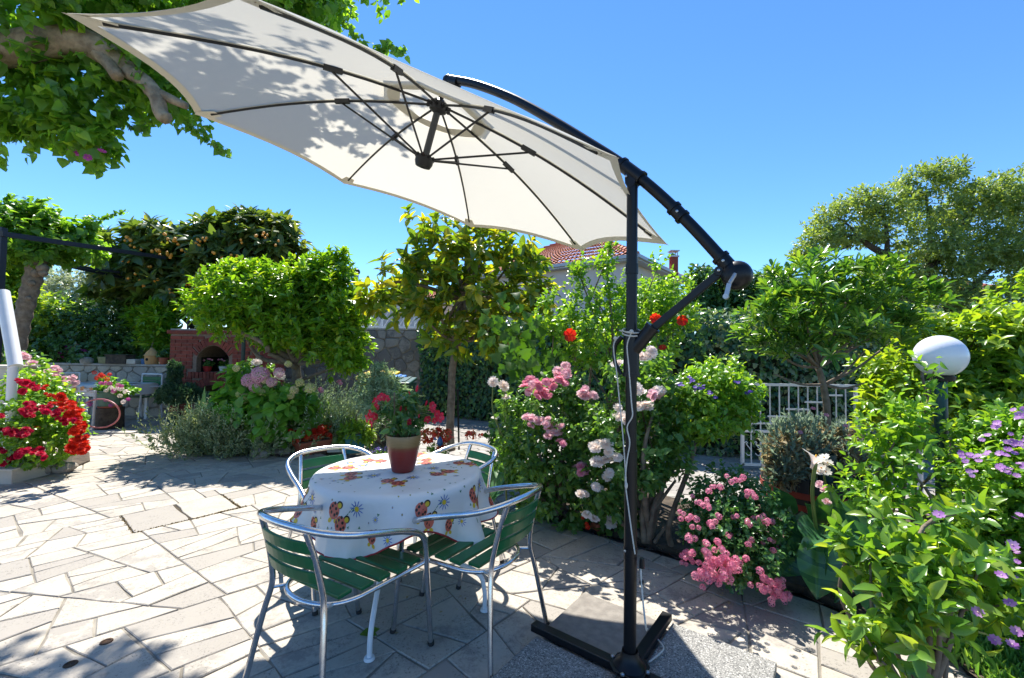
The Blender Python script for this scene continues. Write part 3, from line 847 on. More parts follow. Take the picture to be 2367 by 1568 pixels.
PB = np.array([.525, 1.90])
umb = thing('cantilever_parasol', 'cream cantilever parasol with open octagonal canopy on a black curved arm and pole', 'parasol', (PB[0], PB[1], .04))
CC = np.array([-.576, 2.609, 2.485]); CN = nrm([.27001, -.11509, .95595]); CR, CH, CL = 1.5, .437, .336
ca = nrm(np.cross(CN, [0, 1, 0])); cb = np.cross(CN, ca)
kk = -np.arange(8) * PI / 4 + .708
corners = CC + CR * (np.cos(kk)[:, None] * ca + np.sin(kk)[:, None] * cb)
APX = CC + CN * CH; LOWH = CC + CN * (CH - CL)
def ribpt(i, t):
    """point on rib i, t=0 apex .. 1 corner; the ribs bow upwards"""
    base = APX + (corners[i % 8] - APX) * t
    return base + CN * (.055 * math.sin(PI * min(t, 1)) )
def canopy_pt(i, s, t):
    """gore between rib i and i+1, s in 0..1 across"""
    q = 1 - (2 * s - 1) ** 2
    t2 = t * (1 - .05 * q * t)
    p = ribpt(i, t2) * (1 - s) + ribpt(i + 1, t2) * s
    return p - CN * (.018 * q * math.sin(PI * min(t, 1)) * t) + CN * .016
c_ = MB(); hem = MB()
NT, NS = 14, 8
for i in range(8):
    V = []; F_ = []
    for a in range(NT + 1):
        t = .17 + (1 - .17) * a / NT
        for s in range(NS + 1): V.append(canopy_pt(i, s / NS, t * 1.02))
    for a in range(NT):
        for s in range(NS): F_.append((a * (NS + 1) + s, a * (NS + 1) + s + 1, (a + 1) * (NS + 1) + s + 1, (a + 1) * (NS + 1) + s))
    c_.add(V, F_)
can = c_.build('canopy', M_fabric, umb, smooth=True, sharp=12)
for i in range(8):           # narrow hem along the edge, pocket at each rib tip, seam along each rib
    V = []
    for s in range(NS + 1):
        for t in (.992, 1.024): V.append(canopy_pt(i, s / NS, t) - CN * .003)
    hem.add(V, [(2 * s, 2 * s + 2, 2 * s + 3, 2 * s + 1) for s in range(NS)])
    hem.tube([ribpt(i, t) + CN * .008 for t in np.linspace(.2, .97, 9)], .005, 4, cap=False)
hem.build('hem', M_hem, can)
for i in range(8):
    pk = MB()
    a, b_ = canopy_pt(i, .035, .94), canopy_pt(i - 1, .965, .94); tip = ribpt(i, 1.03) + CN * .014; l, r = canopy_pt(i, .05, 1.01), canopy_pt(i - 1, .95, 1.01)
    off = -CN * .012
    pk.add([a + off, l + off * .3, tip, r + off * .3, b_ + off], [(0, 1, 2), (0, 2, 4), (4, 2, 3)])
    pk.build('corner_pocket', M_hem, can)
vt = MB()
for i in range(8):
    V = []
    for t, lift in ((.02, .055), (.12, .05), (.235, .035)):
        for s in range(5): V.append(canopy_pt(i, s / 4, t) + CN * lift)
    for a in range(2):
        vt.add(V[a * 5:(a + 2) * 5], [(s, s + 1, 6 + s, 5 + s) for s in range(4)])
vt.build('vent_flap', M_fabric, can, smooth=True, sharp=12)
vh = MB()
for i in range(8):
    V = []
    for s in range(7):
        for t in (.165, .205 + .012 * math.sin(s * PI / 6)): V.append(canopy_pt(i, s / 6, t) - CN * .006)
    vh.add(V, [(2 * s, 2 * s + 2, 2 * s + 3, 2 * s + 1) for s in range(6)])
vh.build('vent_hem', M_hem, can)
for i in range(8):
    k = MB(); k.tube([ribpt(i, t) for t in np.linspace(.035, .955, 12)], .0068, 6)
    rib = k.build('rib', M_rib, umb, smooth=True)
    j = ribpt(i, .40); k = MB(); k.tube([LOWH + nrm(j - LOWH) * .03, j - CN * .012], .006, 6); k.build('strut', M_rib, rib, smooth=True)
    k = MB(); d = nrm(ribpt(i, .43) - ribpt(i, .37)); k.bar(ribpt(i, .37), ribpt(i, .43), .02, .026, upv=CN); k.build('strut_joint', M_rib, rib)
RN = np.stack([ca, cb, CN], 1)
M_hubpost = pmat('hub_post', (.05, .055, .06), None, rough=.45)
k = MB(); k.tube([LOWH, APX + CN * .02], .021, 12); k.build('hub_post', M_hubpost, umb, smooth=True)
k = MB(); k.lathe([(.012, -.045), (.045, -.04), (.055, -.015), (.055, .012), (.03, .03)], LOWH, 16, R=RN)
for i in range(8): k.tube([LOWH, LOWH + nrm(ribpt(i, .4) - LOWH) * .062], .013, 6)
k.build('lower_hub', M_rib, umb, smooth=True)
k = MB(); k.lathe([(.024, -.05), (.052, -.035), (.055, .01), (.03, .03)], APX, 16, R=RN)
for i in range(8): k.tube([APX, ribpt(i, .05)], .012, 6)
k.build('upper_hub', M_rib, umb, smooth=True)
# arm in the upright plane through pole and hub
pd = nrm((APX[:2] - PB)); pn = np.array([-pd[1], pd[0]])
def PLN(u, v):
    d = ray(u, v); t = ((PB - CAM[:2]) @ pn) / (d[:2] @ pn); return CAM + d * t
end_ = PLN(1036, 187)
arm_pts = [PLN(*q) for q in ((1036, 183), (1100, 196), (1180, 226), (1262, 270), (1352, 325), (1440, 382), (1520, 446), (1600, 524), (1668, 598))]
arm_c = catmull(arm_pts, 5)
k = MB(); k.tube(arm_c, .024, 14); k.build('arm', M_black, umb, smooth=True)
k = MB(); k.tube([APX + CN * .02, APX + CN * .13, end_ - [0, 0, .05]], .016, 10); k.tube([end_ - [0, 0, .07], end_ + [0, 0, .0]], [.028, .034], 12); k.sphere(end_, .034, 12, 8)
k.tube([end_, end_ + (arm_pts[1] - arm_pts[0]) * .38], .030, 12); k.build('arm_elbow', M_black, umb, smooth=True)
def sleeve(name, u0, v0, u1, v1, r, par=umb):
    a, b_ = PLN(u0, v0), PLN(u1, v1); d = nrm(b_ - a)
    k = MB(); k.tube([a, b_], r, 14); k.tube([a - d * .004, a + d * .010], r + .004, 14); k.tube([b_ - d * .010, b_ + d * .004], r + .004, 14)
    return k.build(name, M_black, par, smooth=True)
sl1 = sleeve('arm_sleeve', 1438, 381, 1482, 414, .030)
sl2 = sleeve('arm_collar', 1557, 481, 1578, 503, .028)
sl3 = sleeve('arm_end_sleeve', 1665, 595, 1690, 622, .030)
ball = PLN(1703, 637)
side = np.array([pn[0], pn[1], 0]); side = side if side @ (CAM - ball) > 0 else -side
vert = np.array([0, 0, 1.]); aa = np.cross(side, vert)
RB = np.stack([aa, vert, side], 1)
k = MB(); k.lathe([(.001, .045), (.03, .043), (.049, .030), (.056, .008), (.056, -.02), (.045, -.038), (.001, -.045)], ball, 24, R=RB)
k.build('crank_housing', M_black, umb, smooth=True, sharp=60)
k = MB(); c0, c1 = PLN(1690, 660) + side * .05, PLN(1683, 690) + side * .055
k.bar(c0, c1, .016, .012, upv=side); k.tube([c1 - side * .012, c1 + side * .016], .010, 10); k.tube([ball + side * .04, c0 + side * .002], .008, 8)
k.build('crank_handle', pmat('grey_metal', (.42, .43, .45), None, rough=.35, metal=.6), umb)
# pole, base, strut
ztop = float(PLN(1441, 425)[2])
k = MB(); k.tube([(PB[0], PB[1], .10), (PB[0], PB[1], 1.0)], .027, 18); pole = k.build('lower_pole', M_black, umb, smooth=True)
k = MB(); k.tube([(PB[0], PB[1], 1.0), (PB[0], PB[1], ztop)], .024, 18); k.build('upper_pole', M_black, umb, smooth=True)
def zpole(v): return float(PLN(1450, v)[2])
for nm, v0, v1, r in (('pole_collar', 612, 635, .0275), ('pole_collar', 1262, 1275, .030), ('pole_collar', 1284, 1290, .0285)):
    k = MB(); k.tube([(PB[0], PB[1], zpole(v1)), (PB[0], PB[1], zpole(v0))], r, 18); k.build(nm, M_black, umb, smooth=True)
# bracket that carries the arm
k = MB(); br0 = np.array([PB[0], PB[1], ztop - .01]); br1 = PLN(1460, 399)
for s_ in (-1, 1):
    o_ = np.array([pn[0], pn[1], 0]) * .018 * s_
    k.bar(br0 + o_, br1 + o_, .010, .05, upv=(pd[0], pd[1], 0)); 
k.tube([br0 + np.array([pn[0], pn[1], 0]) * .026, br0 - np.array([pn[0], pn[1], 0]) * .026], .022, 12)
k.build('arm_bracket', M_black, umb)
# slider on the pole and the brace
zs0, zs1 = zpole(868), zpole(765)
k = MB(); k.tube([(PB[0], PB[1], zs0), (PB[0], PB[1], zs1)], .034, 18)
k.tube([(PB[0], PB[1], zs0 - .004), (PB[0], PB[1], zs0 + .012)], .038, 18); k.tube([(PB[0], PB[1], zs1 - .012), (PB[0], PB[1], zs1)], .038, 18)
k.build('slider', M_black, umb, smooth=True)
s0, s1_ = PLN(1462, 812), PLN(1510, 755)
k = MB(); k.tube([s0, s1_], .030, 14); k.tube([s1_ - nrm(s1_ - s0) * .012, s1_], .034, 14); k.build('brace_socket', M_black, umb, smooth=True)
k = MB(); k.bar(PLN(1495, 772), PLN(1672, 625), .026, .030); k.tube([PLN(1664, 628) + side * .02, PLN(1664, 628) - side * .02], .020, 12); k.build('brace', M_black, umb, bevel=.003)
hp = [PLN(u, v) for u, v in ((1438, 778), (1422, 800), (1421, 835), (1436, 866))]
k = MB(); k.tube(catmull(hp, 6), .010, 8); k.build('slider_handle', M_black, umb, smooth=True)
k = MB()
for u, v in ((1443, 440), (1443, 624), (1452, 413), (1569, 493), (1674, 606), (1664, 628), (1450, 1268)):
    k = MB(); q = PLN(u, v) + side * .031; k.lathe([(.0055, -.004), (.0055, .002), (.001, .003)], q, 8, R=RB); k.build('screw', M_screw, umb)
# cross base
AD = [math.radians(142.8), math.radians(52.6), math.radians(142.8 + 180), math.radians(52.6 + 180)]
for a in AD:
    d = np.array([math.cos(a), math.sin(a), 0]); c0 = np.array([PB[0], PB[1], .062]) + d * .05; c1 = np.array([PB[0], PB[1], .062]) + d * .50
    k = MB(); k.bar(c0, c1, .05, .036); k.build('base_arm', M_black, umb, bevel=.004)
k = MB(); k.prism([(PB[0] + .085 * math.cos(a + PI / 4 + t), PB[1] + .085 * math.sin(a + PI / 4 + t)) for a in sorted([x % (2 * PI) for x in AD]) for t in (-.28, .28)], .081, .088)
k.build('base_plate', M_black, umb, bevel=.002)
k = MB(); k.lathe([(.070, .089), (.060, .100), (.045, .112), (.036, .135), (.033, .15)], (PB[0], PB[1], 0), 20); k.build('base_socket', M_black, umb, smooth=True)
for a in AD:
    q = (PB[0] + .078 * math.cos(a), PB[1] + .078 * math.sin(a), 0)
    k = MB(); k.lathe([(.009, .088), (.009, .094), (.004, .098), (.001, .098)], q, 8); k.build('bolt', M_screw, umb)
# concrete slabs weighing the base down
def aggregate(name, c1, c2, c3, sc=260):
    m, n, o = newmat(name); b = ND(n, 'ShaderNodeBsdfPrincipled'); n.links.new(b.outputs[0], o.inputs[0]); b.inputs['Roughness'].default_value = .85
    pos = ND(n, 'ShaderNodeNewGeometry').outputs['Position']
    v = ND(n, 'ShaderNodeTexVoronoi'); v.inputs['Scale'].default_value = sc; n.links.new(pos, v.inputs['Vector'])
    r = ramp(n, [(.0, c1), (.35, c2), (.75, c2), (1.0, c3)])
    sep = ND(n, 'ShaderNodeSeparateColor'); n.links.new(v.outputs['Color'], sep.inputs[0]); n.links.new(sep.outputs[0], r.inputs[0])
    n.links.new(r.outputs[0], b.inputs['Base Color'])
    bp = ND(n, 'ShaderNodeBump'); bp.inputs['Strength'].default_value = .5; bp.inputs['Distance'].default_value = .004; n.links.new(v.outputs['Distance'], bp.inputs['Height']); n.links.new(bp.outputs[0], b.inputs['Normal'])
    return m
M_agg = aggregate('washed_concrete', (.06, .06, .058), (.24, .235, .215), (.52, .50, .46), 210)
M_slabp = pmat('plain_slab', (.19, .17, .145), (.26, .235, .20), 22, .9, .4, 160, world=True)
BE1 = np.array([math.cos(AD[1]), math.sin(AD[1])]); BE2 = np.array([math.cos(AD[0]), math.sin(AD[0])])
def slab(lab, sa, sb, m, l=.46):
    q = [PB + BE1 * a * sa + BE2 * b_ * sb for a, b_ in ((.03, .03), (l, .03), (l, l), (.03, l))]
    if sa * sb < 0: q = q[::-1]
    k = MB(); k.prism(q, .003, .043); o = k.build('concrete_slab', m, None, bevel=.004)
    tag(o, lab, 'slab', 'slabs weighing down the parasol base')
slab('smooth brownish slab behind the parasol pole, with part of its back corner in the sun', 1, 1, M_slabp)
slab('grey pebbled slab right of the parasol pole, half in sun and half in shade', 1, -1, M_agg, .49)
slab('grey pebbled slab left of the parasol pole, wholly in shade', -1, 1, M_agg, .46)
slab('grey pebbled slab in front of the parasol base at the bottom edge of the photo', -1, -1, M_agg, .46)
# rope tied round the pole
def RP(u, v, off=.036): return PLN(u, v) + side * off
r1p = catmull([RP(1437, 765, .03), RP(1452, 768), RP(1464, 772), RP(1456, 800), RP(1460, 850), RP(1466, 930), RP(1468, 960), RP(1456, 985), RP(1462, 1020), RP(1456, 1060), RP(1452, 1108), RP(1458, 1160), RP(1466, 1220), RP(1473, 1275, .03)], 5)
r2p = catmull([RP(1437, 778, .034), RP(1425, 800), RP(1432, 860), RP(1438, 920), RP(1446, 1000), RP(1452, 1080), RP(1454, 1112)], 5)
rope = thing('rope', 'thin white rope knotted round the parasol pole and hanging to its base', 'rope', RP(1460, 770))
k = MB(); k.tube(r1p, .0029, 6); k.tube(r2p, .0029, 6); k.build('strand', M_rope, rope, smooth=True)
k = MB()
for z in (zpole(765), zpole(772)): 
    k.tube([(PB[0] + .038 * math.cos(t), PB[1] + .038 * math.sin(t), z + .012 * math.sin(t)) for t in np.linspace(0, 2 * PI, 17)], .0036, 6, cap=False)
k.sphere(RP(1466, 768), .010, 8, 6); k.sphere(RP(1429, 783), .009, 8, 6); k.sphere(RP(1454, 1118), .007, 8, 6, sz=2.2); k.build('knots', M_rope, rope, smooth=True)
r3 = catmull([RP(1481, 1300, .0), RP(1484, 1340, .01), RP(1492, 1390, .03), RP(1502, 1440, .05)] + [np.array(p) for p in (G(1498, 1454, .058), G(1520, 1478, .06), G(1534, 1500, .058), G(1512, 1522, .055), G(1500, 1530, .058))], 5)
k = MB(); k.tube(r3, .0038, 6); k.build('tail', M_rope, rope, smooth=True)
k = MB(); q = RP(1484, 1302, .0); k.tube([q + [0, 0, .02], q - [0, 0, .02]], [.010, .012], 8); q = RP(1484, 1345, .005); k.sphere(q, .010, 8, 6, sz=1.4); k.build('cord_lock', M_black, rope, smooth=True)

# ================================================================== table, cloth, chairs
TC = np.array([-.655, 2.585]); TZ = .715
tab = thing('round_table', 'round white metal garden table under the ladybird tablecloth', 'table', (TC[0], TC[1], 0))
k = MB(); k.lathe([(.001, TZ - .028), (.46, TZ - .028), (.475, TZ - .02), (.475, TZ - .008), (.46, TZ - .004), (.001, TZ - .004)], (TC[0], TC[1], 0), 40); k.build('table_top', M_white, tab, smooth=True)
for a in (-88, -17, 92, 163):
    a = math.radians(a); d = np.array([math.cos(a), math.sin(a)])
    pts = [(*(TC + d * .10), .66), (*(TC + d * .16), .45), (*(TC + d * .30), .27), (*(TC + d * .50), .20), (*(TC + d * .545), .12), (*(TC + d * .55), .012)]
    if a < -1: pts = [(*(TC + d * .10), .66), (*(TC + d * .20), .46), (*(TC + d * .40), .28), (*(TC + d * .50), .17), (*(TC + d * .54), .10), (*(TC + d * .55), .012)]
    k = MB(); k.tube(catmull(pts, 6), .0125, 10); lg = k.build('leg', M_white, tab, smooth=True)
    k = MB(); k.lathe([(.001, .016), (.022, .014), (.026, .002)], (*(TC + d * .55), 0), 12); k.build('foot', M_white, lg, smooth=True)
k = MB(); k.tube([(TC[0] + .105 * math.cos(t), TC[1] + .105 * math.sin(t), .64) for t in np.linspace(0, 2 * PI, 25)], .012, 8, cap=False)
k.tube([(TC[0] + .19 * math.cos(t), TC[1] + .19 * math.sin(t), .45) for t in np.linspace(0, 2 * PI, 25)], .008, 8, cap=False); k.build('ring_brace', M_white, tab, smooth=True)

M_cloth = pmat('oilcloth', (.68, .67, .64), (.74, .73, .70), 5, .40, .9, 7, spec=.4)
def cloth_pt(x, y, lift=0.0):
    """unfolded cloth coordinates (m from the centre) -> draped point"""
    r = math.hypot(x, y); th = math.atan2(y, x); Rt = .485; rb = .03
    if r <= Rt - rb:
        return np.array([TC[0] + x, TC[1] + y, TZ + .002 + lift + .0012 * math.sin(7 * x + 3) * math.sin(6 * y)])
    s = r - (Rt - rb); c = np.array([math.cos(th), math.sin(th), 0])
    arc = rb * PI / 2
    if s < arc: a = s / rb; rad, z, drop = Rt - rb + rb * math.sin(a), TZ + .002 - rb * (1 - math.cos(a)), 0
    else: drop = s - arc; rad, z = Rt, TZ + .002 - rb - drop
    tri = lambda q: 2 / PI * math.asin(max(-1, min(1, math.sin(q))))
    f = (tri(9 * th + .6 + .5 * math.sin(3 * th)) * .55 + tri(5 * th + 2.1) * .35 + tri(14 * th + 6 * drop) * .22 + .25)
    amp = min(drop / .28, 1) ** 1.2
    f2 = math.sin(23 * th + 9 * drop + 1.3) * math.sin(7 * th + 2) * .25; rad = rad + .125 * (abs(f) ** .8 * (1 if f > 0 else -.45)) * amp + .020 * f2 * min(drop / .1, 1) + .014 * amp
    return np.array([TC[0], TC[1], 0]) + c * (rad + lift) + np.array([0, 0, z]) + (np.array([0, 0, lift]) if s < arc else 0)
def hem_r(th): 
    return .485 - .03 + .047 + .215 + .06 * math.cos(4 * (th - math.radians(-112))) + .014 * math.sin(7 * th) + .008 * math.sin(11 * th + 1)
cl = MB(); NR, NA = 40, 260
V = [cloth_pt(0, 0)]
for i in range(1, NR + 1):
    for j in range(NA):
        th = 2 * PI * j / NA; r = hem_r(th) * (i / NR); V.append(cloth_pt(r * math.cos(th), r * math.sin(th)))
F_ = [(0, 1 + j, 1 + (j + 1) % NA) for j in range(NA)]
for i in range(NR - 1):
    for j in range(NA): F_.append((1 + i * NA + j, 1 + (i + 1) * NA + j, 1 + (i + 1) * NA + (j + 1) % NA, 1 + i * NA + (j + 1) % NA))
cloth = tag(cl.add(V, F_).build('tablecloth', M_cloth, None, smooth=True, sharp=80), 'white oilcloth printed with red ladybirds and daisies, draped over the round table', 'tablecloth')
k = MB(); k.tube([cloth_pt(hem_r(t) * math.cos(t), hem_r(t) * math.sin(t)) for t in np.linspace(0, 2 * PI, 181)], .0045, 5, cap=False)
k.build('hem', pmat('red_binding', (.32, .02, .025), None, rough=.7), cloth, smooth=True)
# printed motifs (thin print on the cloth)
PR = [pmat('print_red', (.60, .13, .085), None, rough=.4), pmat('print_black', (.015, .012, .012), None, rough=.4), pmat('print_yellow', (.66, .46, .03), None, rough=.4), pmat('print_blue', (.05, .13, .42), None, rough=.4), pmat('print_green', (.015, .16, .055), None, rough=.4), pmat('print_orange', (.70, .35, .12), None, rough=.4)]
prn = MB(); lay = [0.0]
def pdisc(x, y, rx, ry, rot, mi, lift, n=12):
    c, s = math.cos(rot), math.sin(rot); V = [cloth_pt(x, y, lift)]
    for j in range(n):
        t = 2 * PI * j / n; a, b_ = rx * math.cos(t), ry * math.sin(t); V.append(cloth_pt(x + c * a - s * b_, y + s * a + c * b_, lift))
    prn.add(V, [(0, 1 + j, 1 + (j + 1) % n) for j in range(n)], mi)
def ladybird(x, y, sc, rot, flip=1):
    c, s = math.cos(rot), math.sin(rot)
    def L(a, b_): return (x + (c * a * flip - s * b_) * sc, y + (s * a * flip + c * b_) * sc)
    for a, b_, rx, ry, ro, mi, l in ((.036, .030, .020, .020, 0, 1, .0010), (0, 0, .038, .043, .3, 0, .0013), (.036, .028, .013, .014, 0, 2, .0016),
                                     (-.022, -.046, .016, .012, .4, 2, .0012), (.022, -.050, .016, .012, -.3, 2, .0012)):
        q = L(a, b_); pdisc(q[0], q[1], rx * sc, ry * sc, ro * flip + rot, mi, l)
    for a, b_ in ((-.012, .022), (.014, .010), (-.016, -.008), (.008, -.020), (-.028, .010), (.004, .036), (.024, -.012)):
        q = L(a, b_); pdisc(q[0], q[1], .0078 * sc, .0085 * sc, 0, 1, .0016, 8)
def daisy(x, y, r, rot=0):
    for k in range(11):
        t = k * 2 * PI / 11; pdisc(x + r * .62 * math.cos(t), y + r * .62 * math.sin(t), r * .42, r * .07, t, 3, .0010, 6)
    pdisc(x, y, r * .33, r * .33, 0, 2, .0014, 9)
def shamrock(x, y, r):
    for k in range(3):
        t = k * 2 * PI / 3 + x * 9; pdisc(x + r * .5 * math.cos(t), y + r * .5 * math.sin(t), r * .5, r * .42, t, 4, .0010, 6)
def group(x, y, rot, two=True):
    """rot: direction pointing up on the print"""
    c, s = math.cos(rot), math.sin(rot)
    def Q(a, b_): return (x + c * a - s * b_, y + s * a + c * b_)
    ladybird(*Q(-.02, .025), .95, rot)
    if two: ladybird(*Q(.032, -.035), .95, rot, 1)
    for j in range(5):
        q = Q(.055 + j * .011, .0 + j * .016); pdisc(q[0], q[1], .010, .0022, rot + .95, 4, .0009, 6)
    q = Q(.115, .055); daisy(q[0], q[1], .040)
    for dx_ in (-.06, .0, .045):
        q = Q(dx_, -.088); pdisc(q[0], q[1], .003, .014, rot + dx_ * 4, 4, .0009, 6)
for k in range(8):          # skirt groups stand upright along the hanging part
    th = math.radians(-112 + k * 45 + (6 if k % 2 else 0)); r = .575
    group(r * math.cos(th), r * math.sin(th), th + PI / 2 + PI, k != 3) if False else group(r * math.cos(th), r * math.sin(th), th - PI / 2 + PI, k != 3)
for (x, y, ro) in ((.02, -.24, .3), (.26, -.06, 1.7), (-.24, -.13, -.4), (.12, .2, 2.6), (-.2, .2, 3.9), (-.36, .02, 1.0), (.36, .17, .6), (.02, .36, 2.2)): group(x, y, ro)
for k in range(8):
    th = math.radians(-90 + k * 45); r = .655; ladybird(r * math.cos(th), r * math.sin(th), .8, th + PI / 2); daisy(r * math.cos(th + .16), r * math.sin(th + .16), .028)
rp = random.Random(8)
for k in range(150):
    th = rp.uniform(0, 2 * PI); r = .66 * math.sqrt(rp.random()); x, y = r * math.cos(th), r * math.sin(th)
    if rp.random() < .6: shamrock(x, y, .0075)
    else: pdisc(x, y, .0055, .004, th, rp.choice((1, 3, 4)), .001, 6); pdisc(x, y, .0025, .0025, 0, 2, .0014, 6)
for k in range(14):
    th = rp.uniform(0, 2 * PI); r = rp.uniform(.15, .6); daisy(r * math.cos(th), r * math.sin(th), .017)
prn.build('print', PR, cloth)

M_alu = pmat('aluminium', (.72, .72, .73), (.60, .60, .62), 60, .22, .03, 300, metal=1.0)
M_slat = pmat('green_slat', (.005, .11, .034), (.008, .145, .046), 14, .30, .03, 200, spec=.35)
M_foot = pmat('rubber_foot', (.02, .02, .02), None, rough=.8)
def make_chair(label):
    c = thing('cafe_chair', label, 'chair', (0, 0, 0), 'green slatted chairs round the round table')
    r = .0125
    for s in (-1, 1):
        k = MB(); pts = [(.295, s * .25, .0), (.25, s * .262, .30), (.222, s * .268, .50)]; k.tube(catmull(pts, 4), r, 10); l = k.build('leg', M_alu, c, smooth=True)
        k = MB(); k.tube([(.297, s * .25, .0), (.294, s * .25, .018)], r + .003, 10); k.build('foot', M_foot, l)
        k = MB(); pts = [(-.315, s * .245, 0), (-.27, s * .195, .30), (-.252, s * .168, .42), (-.258, s * .160, .50), (-.285, s * .150, .62), (-.318, s * .142, .725)]; k.tube(catmull(pts, 4), r, 10); l = k.build('leg', M_alu, c, smooth=True)
        k = MB(); k.tube([(-.317, s * .246, .0), (-.313, s * .243, .018)], r + .003, 10); k.build('foot', M_foot, l)
    half = [(.222, .268, .50), (.205, .270, .545), (.16, .271, .585), (.06, .272, .628), (-.08, .272, .668), (-.20, .258, .70), (-.275, .215, .722), (-.322, .135, .738), (-.338, 0, .742)]
    k = MB(); k.tube(catmull(half + [(x, -y, z) for x, y, z in half[-2::-1]], 6), .0145, 12); k.build('arm_rail', M_alu, c, smooth=True)
    sf = [(.255, .262, .425), (.15, .225, .405), (.0, .205, .40), (-.13, .185, .40), (-.215, .12, .402), (-.245, 0, .402)]
    k = MB(); k.tube(catmull(sf + [(x, -y, z) for x, y, z in sf[-2::-1]], 6), .011, 10)
    for s in (-1, 1): k.tube([(-.19, s * .145, .402), (-.255, s * .17, .41)], .008, 8)
    k.tube([(.235, .262, .418), (.225, 0, .395), (.235, -.262, .418)], .009, 8); k.build('seat_frame', M_alu, c, smooth=True)
    for i, x in enumerate((.205, .118, .031, -.056, -.143)):
        w = .225 if i < 4 else .20
        k = MB(); k.box((x, 0, .424 - (.004 if i == 4 else 0)), (.068, 2 * w - (.0 if i < 2 else .02 * i), .017)); k.build('seat_slat', M_slat, c, bevel=.005)
    for i, z in enumerate((.535, .598, .661)):
        V = []
        for j in range(9):
            y = -.155 + .31 * j / 8; bx = -.262 - (z - .5) * .26 - .022 * (1 - (y / .155) ** 2)
            for dx, dz in ((0, -.025), (0, .025), (-.016, .025), (-.016, -.025)): V.append((bx + dx - dz * .26 + .012, y, z + dz))
        F_ = [(0, 1, 2, 3), (35, 34, 33, 32)]
        for j in range(8):
            for q in range(4): F_.append((j * 4 + q, j * 4 + 4 + q, j * 4 + 4 + (q + 1) % 4, j * 4 + (q + 1) % 4))
        k = MB().add(V, F_); k.build('back_slat', M_slat, c, bevel=.004)
    return c
chair = make_chair('x')
cdefs = [((-.735, 2.005), 60.6, 'green slatted aluminium chair at the front left of the round table, nearest the camera'),
         ((-.195, 2.27), 146, 'green slatted aluminium chair at the front right of the table, beside the parasol base'),
         ((-1.06, 2.75), -46, 'green slatted aluminium chair at the back left of the table, toward the rosemary bed'),
         ((-.445, 2.945), -139, 'green slatted aluminium chair at the back right of the table, before the magnolia trunk')]
for i, (p, a, lab) in enumerate(cdefs):
    c = chair if i == 0 else copy_tree(chair)
    c.location = (p[0], p[1], .002); c.rotation_euler = (0, 0, math.radians(a)); c['label'] = lab

# ================================================================== second table with chairs
M_cloth2 = pmat('cloth_white', (.68, .66, .62), None, rough=.7)
T2 = P(243, 888, 8.35); t2x, t2y = T2[0], 8.35
tb = thing('garden_table', 'small white table with a flowered cloth by the stone wall at far left', 'table', (t2x, t2y, 0))
k = MB(); k.box((t2x, t2y, .70), (1.30, .70, .03)); k.build('table_top', M_white, tb)
for sx in (-1, 1):
    for sy in (-1, 1):
        k = MB(); k.box((t2x + sx * .58, t2y + sy * .28, .345), (.05, .05, .69)); k.build('leg', M_white, tb)
k = MB(); V = []; F_ = []; nx_, ny_ = 44, 26
for j in range(ny_ + 1):
    for i in range(nx_ + 1):
        x, y = -.86 + 1.72 * i / nx_, -.56 + 1.12 * j / ny_
        ox, oy = max(abs(x) - .66, 0), max(abs(y) - .36, 0); dr = max(ox, oy)
        xx = max(min(x, .66), -.66) + math.copysign(.03 * (ox > 0) + .05 * ox, x) + (.012 * math.sin(9 * y) if ox > 0 else 0); yy = max(min(y, .36), -.36) + math.copysign(.03 * (oy > 0) + .05 * oy, y) + (.02 * math.sin(11 * x) if oy > 0 else 0)
        V.append((t2x + xx, t2y + yy, .72 - dr * (1.0 + .08 * math.sin(8 * x))))
for j in range(ny_):
    for i in range(nx_): F_.append((j * (nx_ + 1) + i, j * (nx_ + 1) + i + 1, (j + 1) * (nx_ + 1) + i + 1, (j + 1) * (nx_ + 1) + i))
cl2 = tag(k.add(V, F_).build('tablecloth', M_cloth2, None, smooth=True, sharp=60), 'white cloth with orange flower print on the small table by the stone wall', 'tablecloth')
k = MB()
for i in range(16):
    x, y = rp.uniform(-.6, .6), rp.uniform(-.30, .30); r = rp.uniform(.05, .08)
    k.add([(t2x + x + r * math.cos(t) * (1 + .25 * math.cos(5 * t)), t2y + y + r * math.sin(t) * (1 + .25 * math.cos(5 * t)), .7235) for t in np.linspace(0, 2 * PI, 16)[:-1]], [tuple(range(15))], 0)
for i in range(9):
    x = -.62 + i * .155; z = .66 - rp.random() * .05; r = .045
    k.add([(t2x + x + r * math.cos(t) * (1 + .2 * math.cos(5 * t)), t2y - .425 - .012, z + r * math.sin(t) * (1 + .2 * math.cos(5 * t))) for t in np.linspace(0, 2 * PI, 16)[:-1]], [tuple(range(15))], 0)
k.build('print', pmat('print_peach', (.62, .22, .07), (.66, .32, .12), 20, .7), cl2)
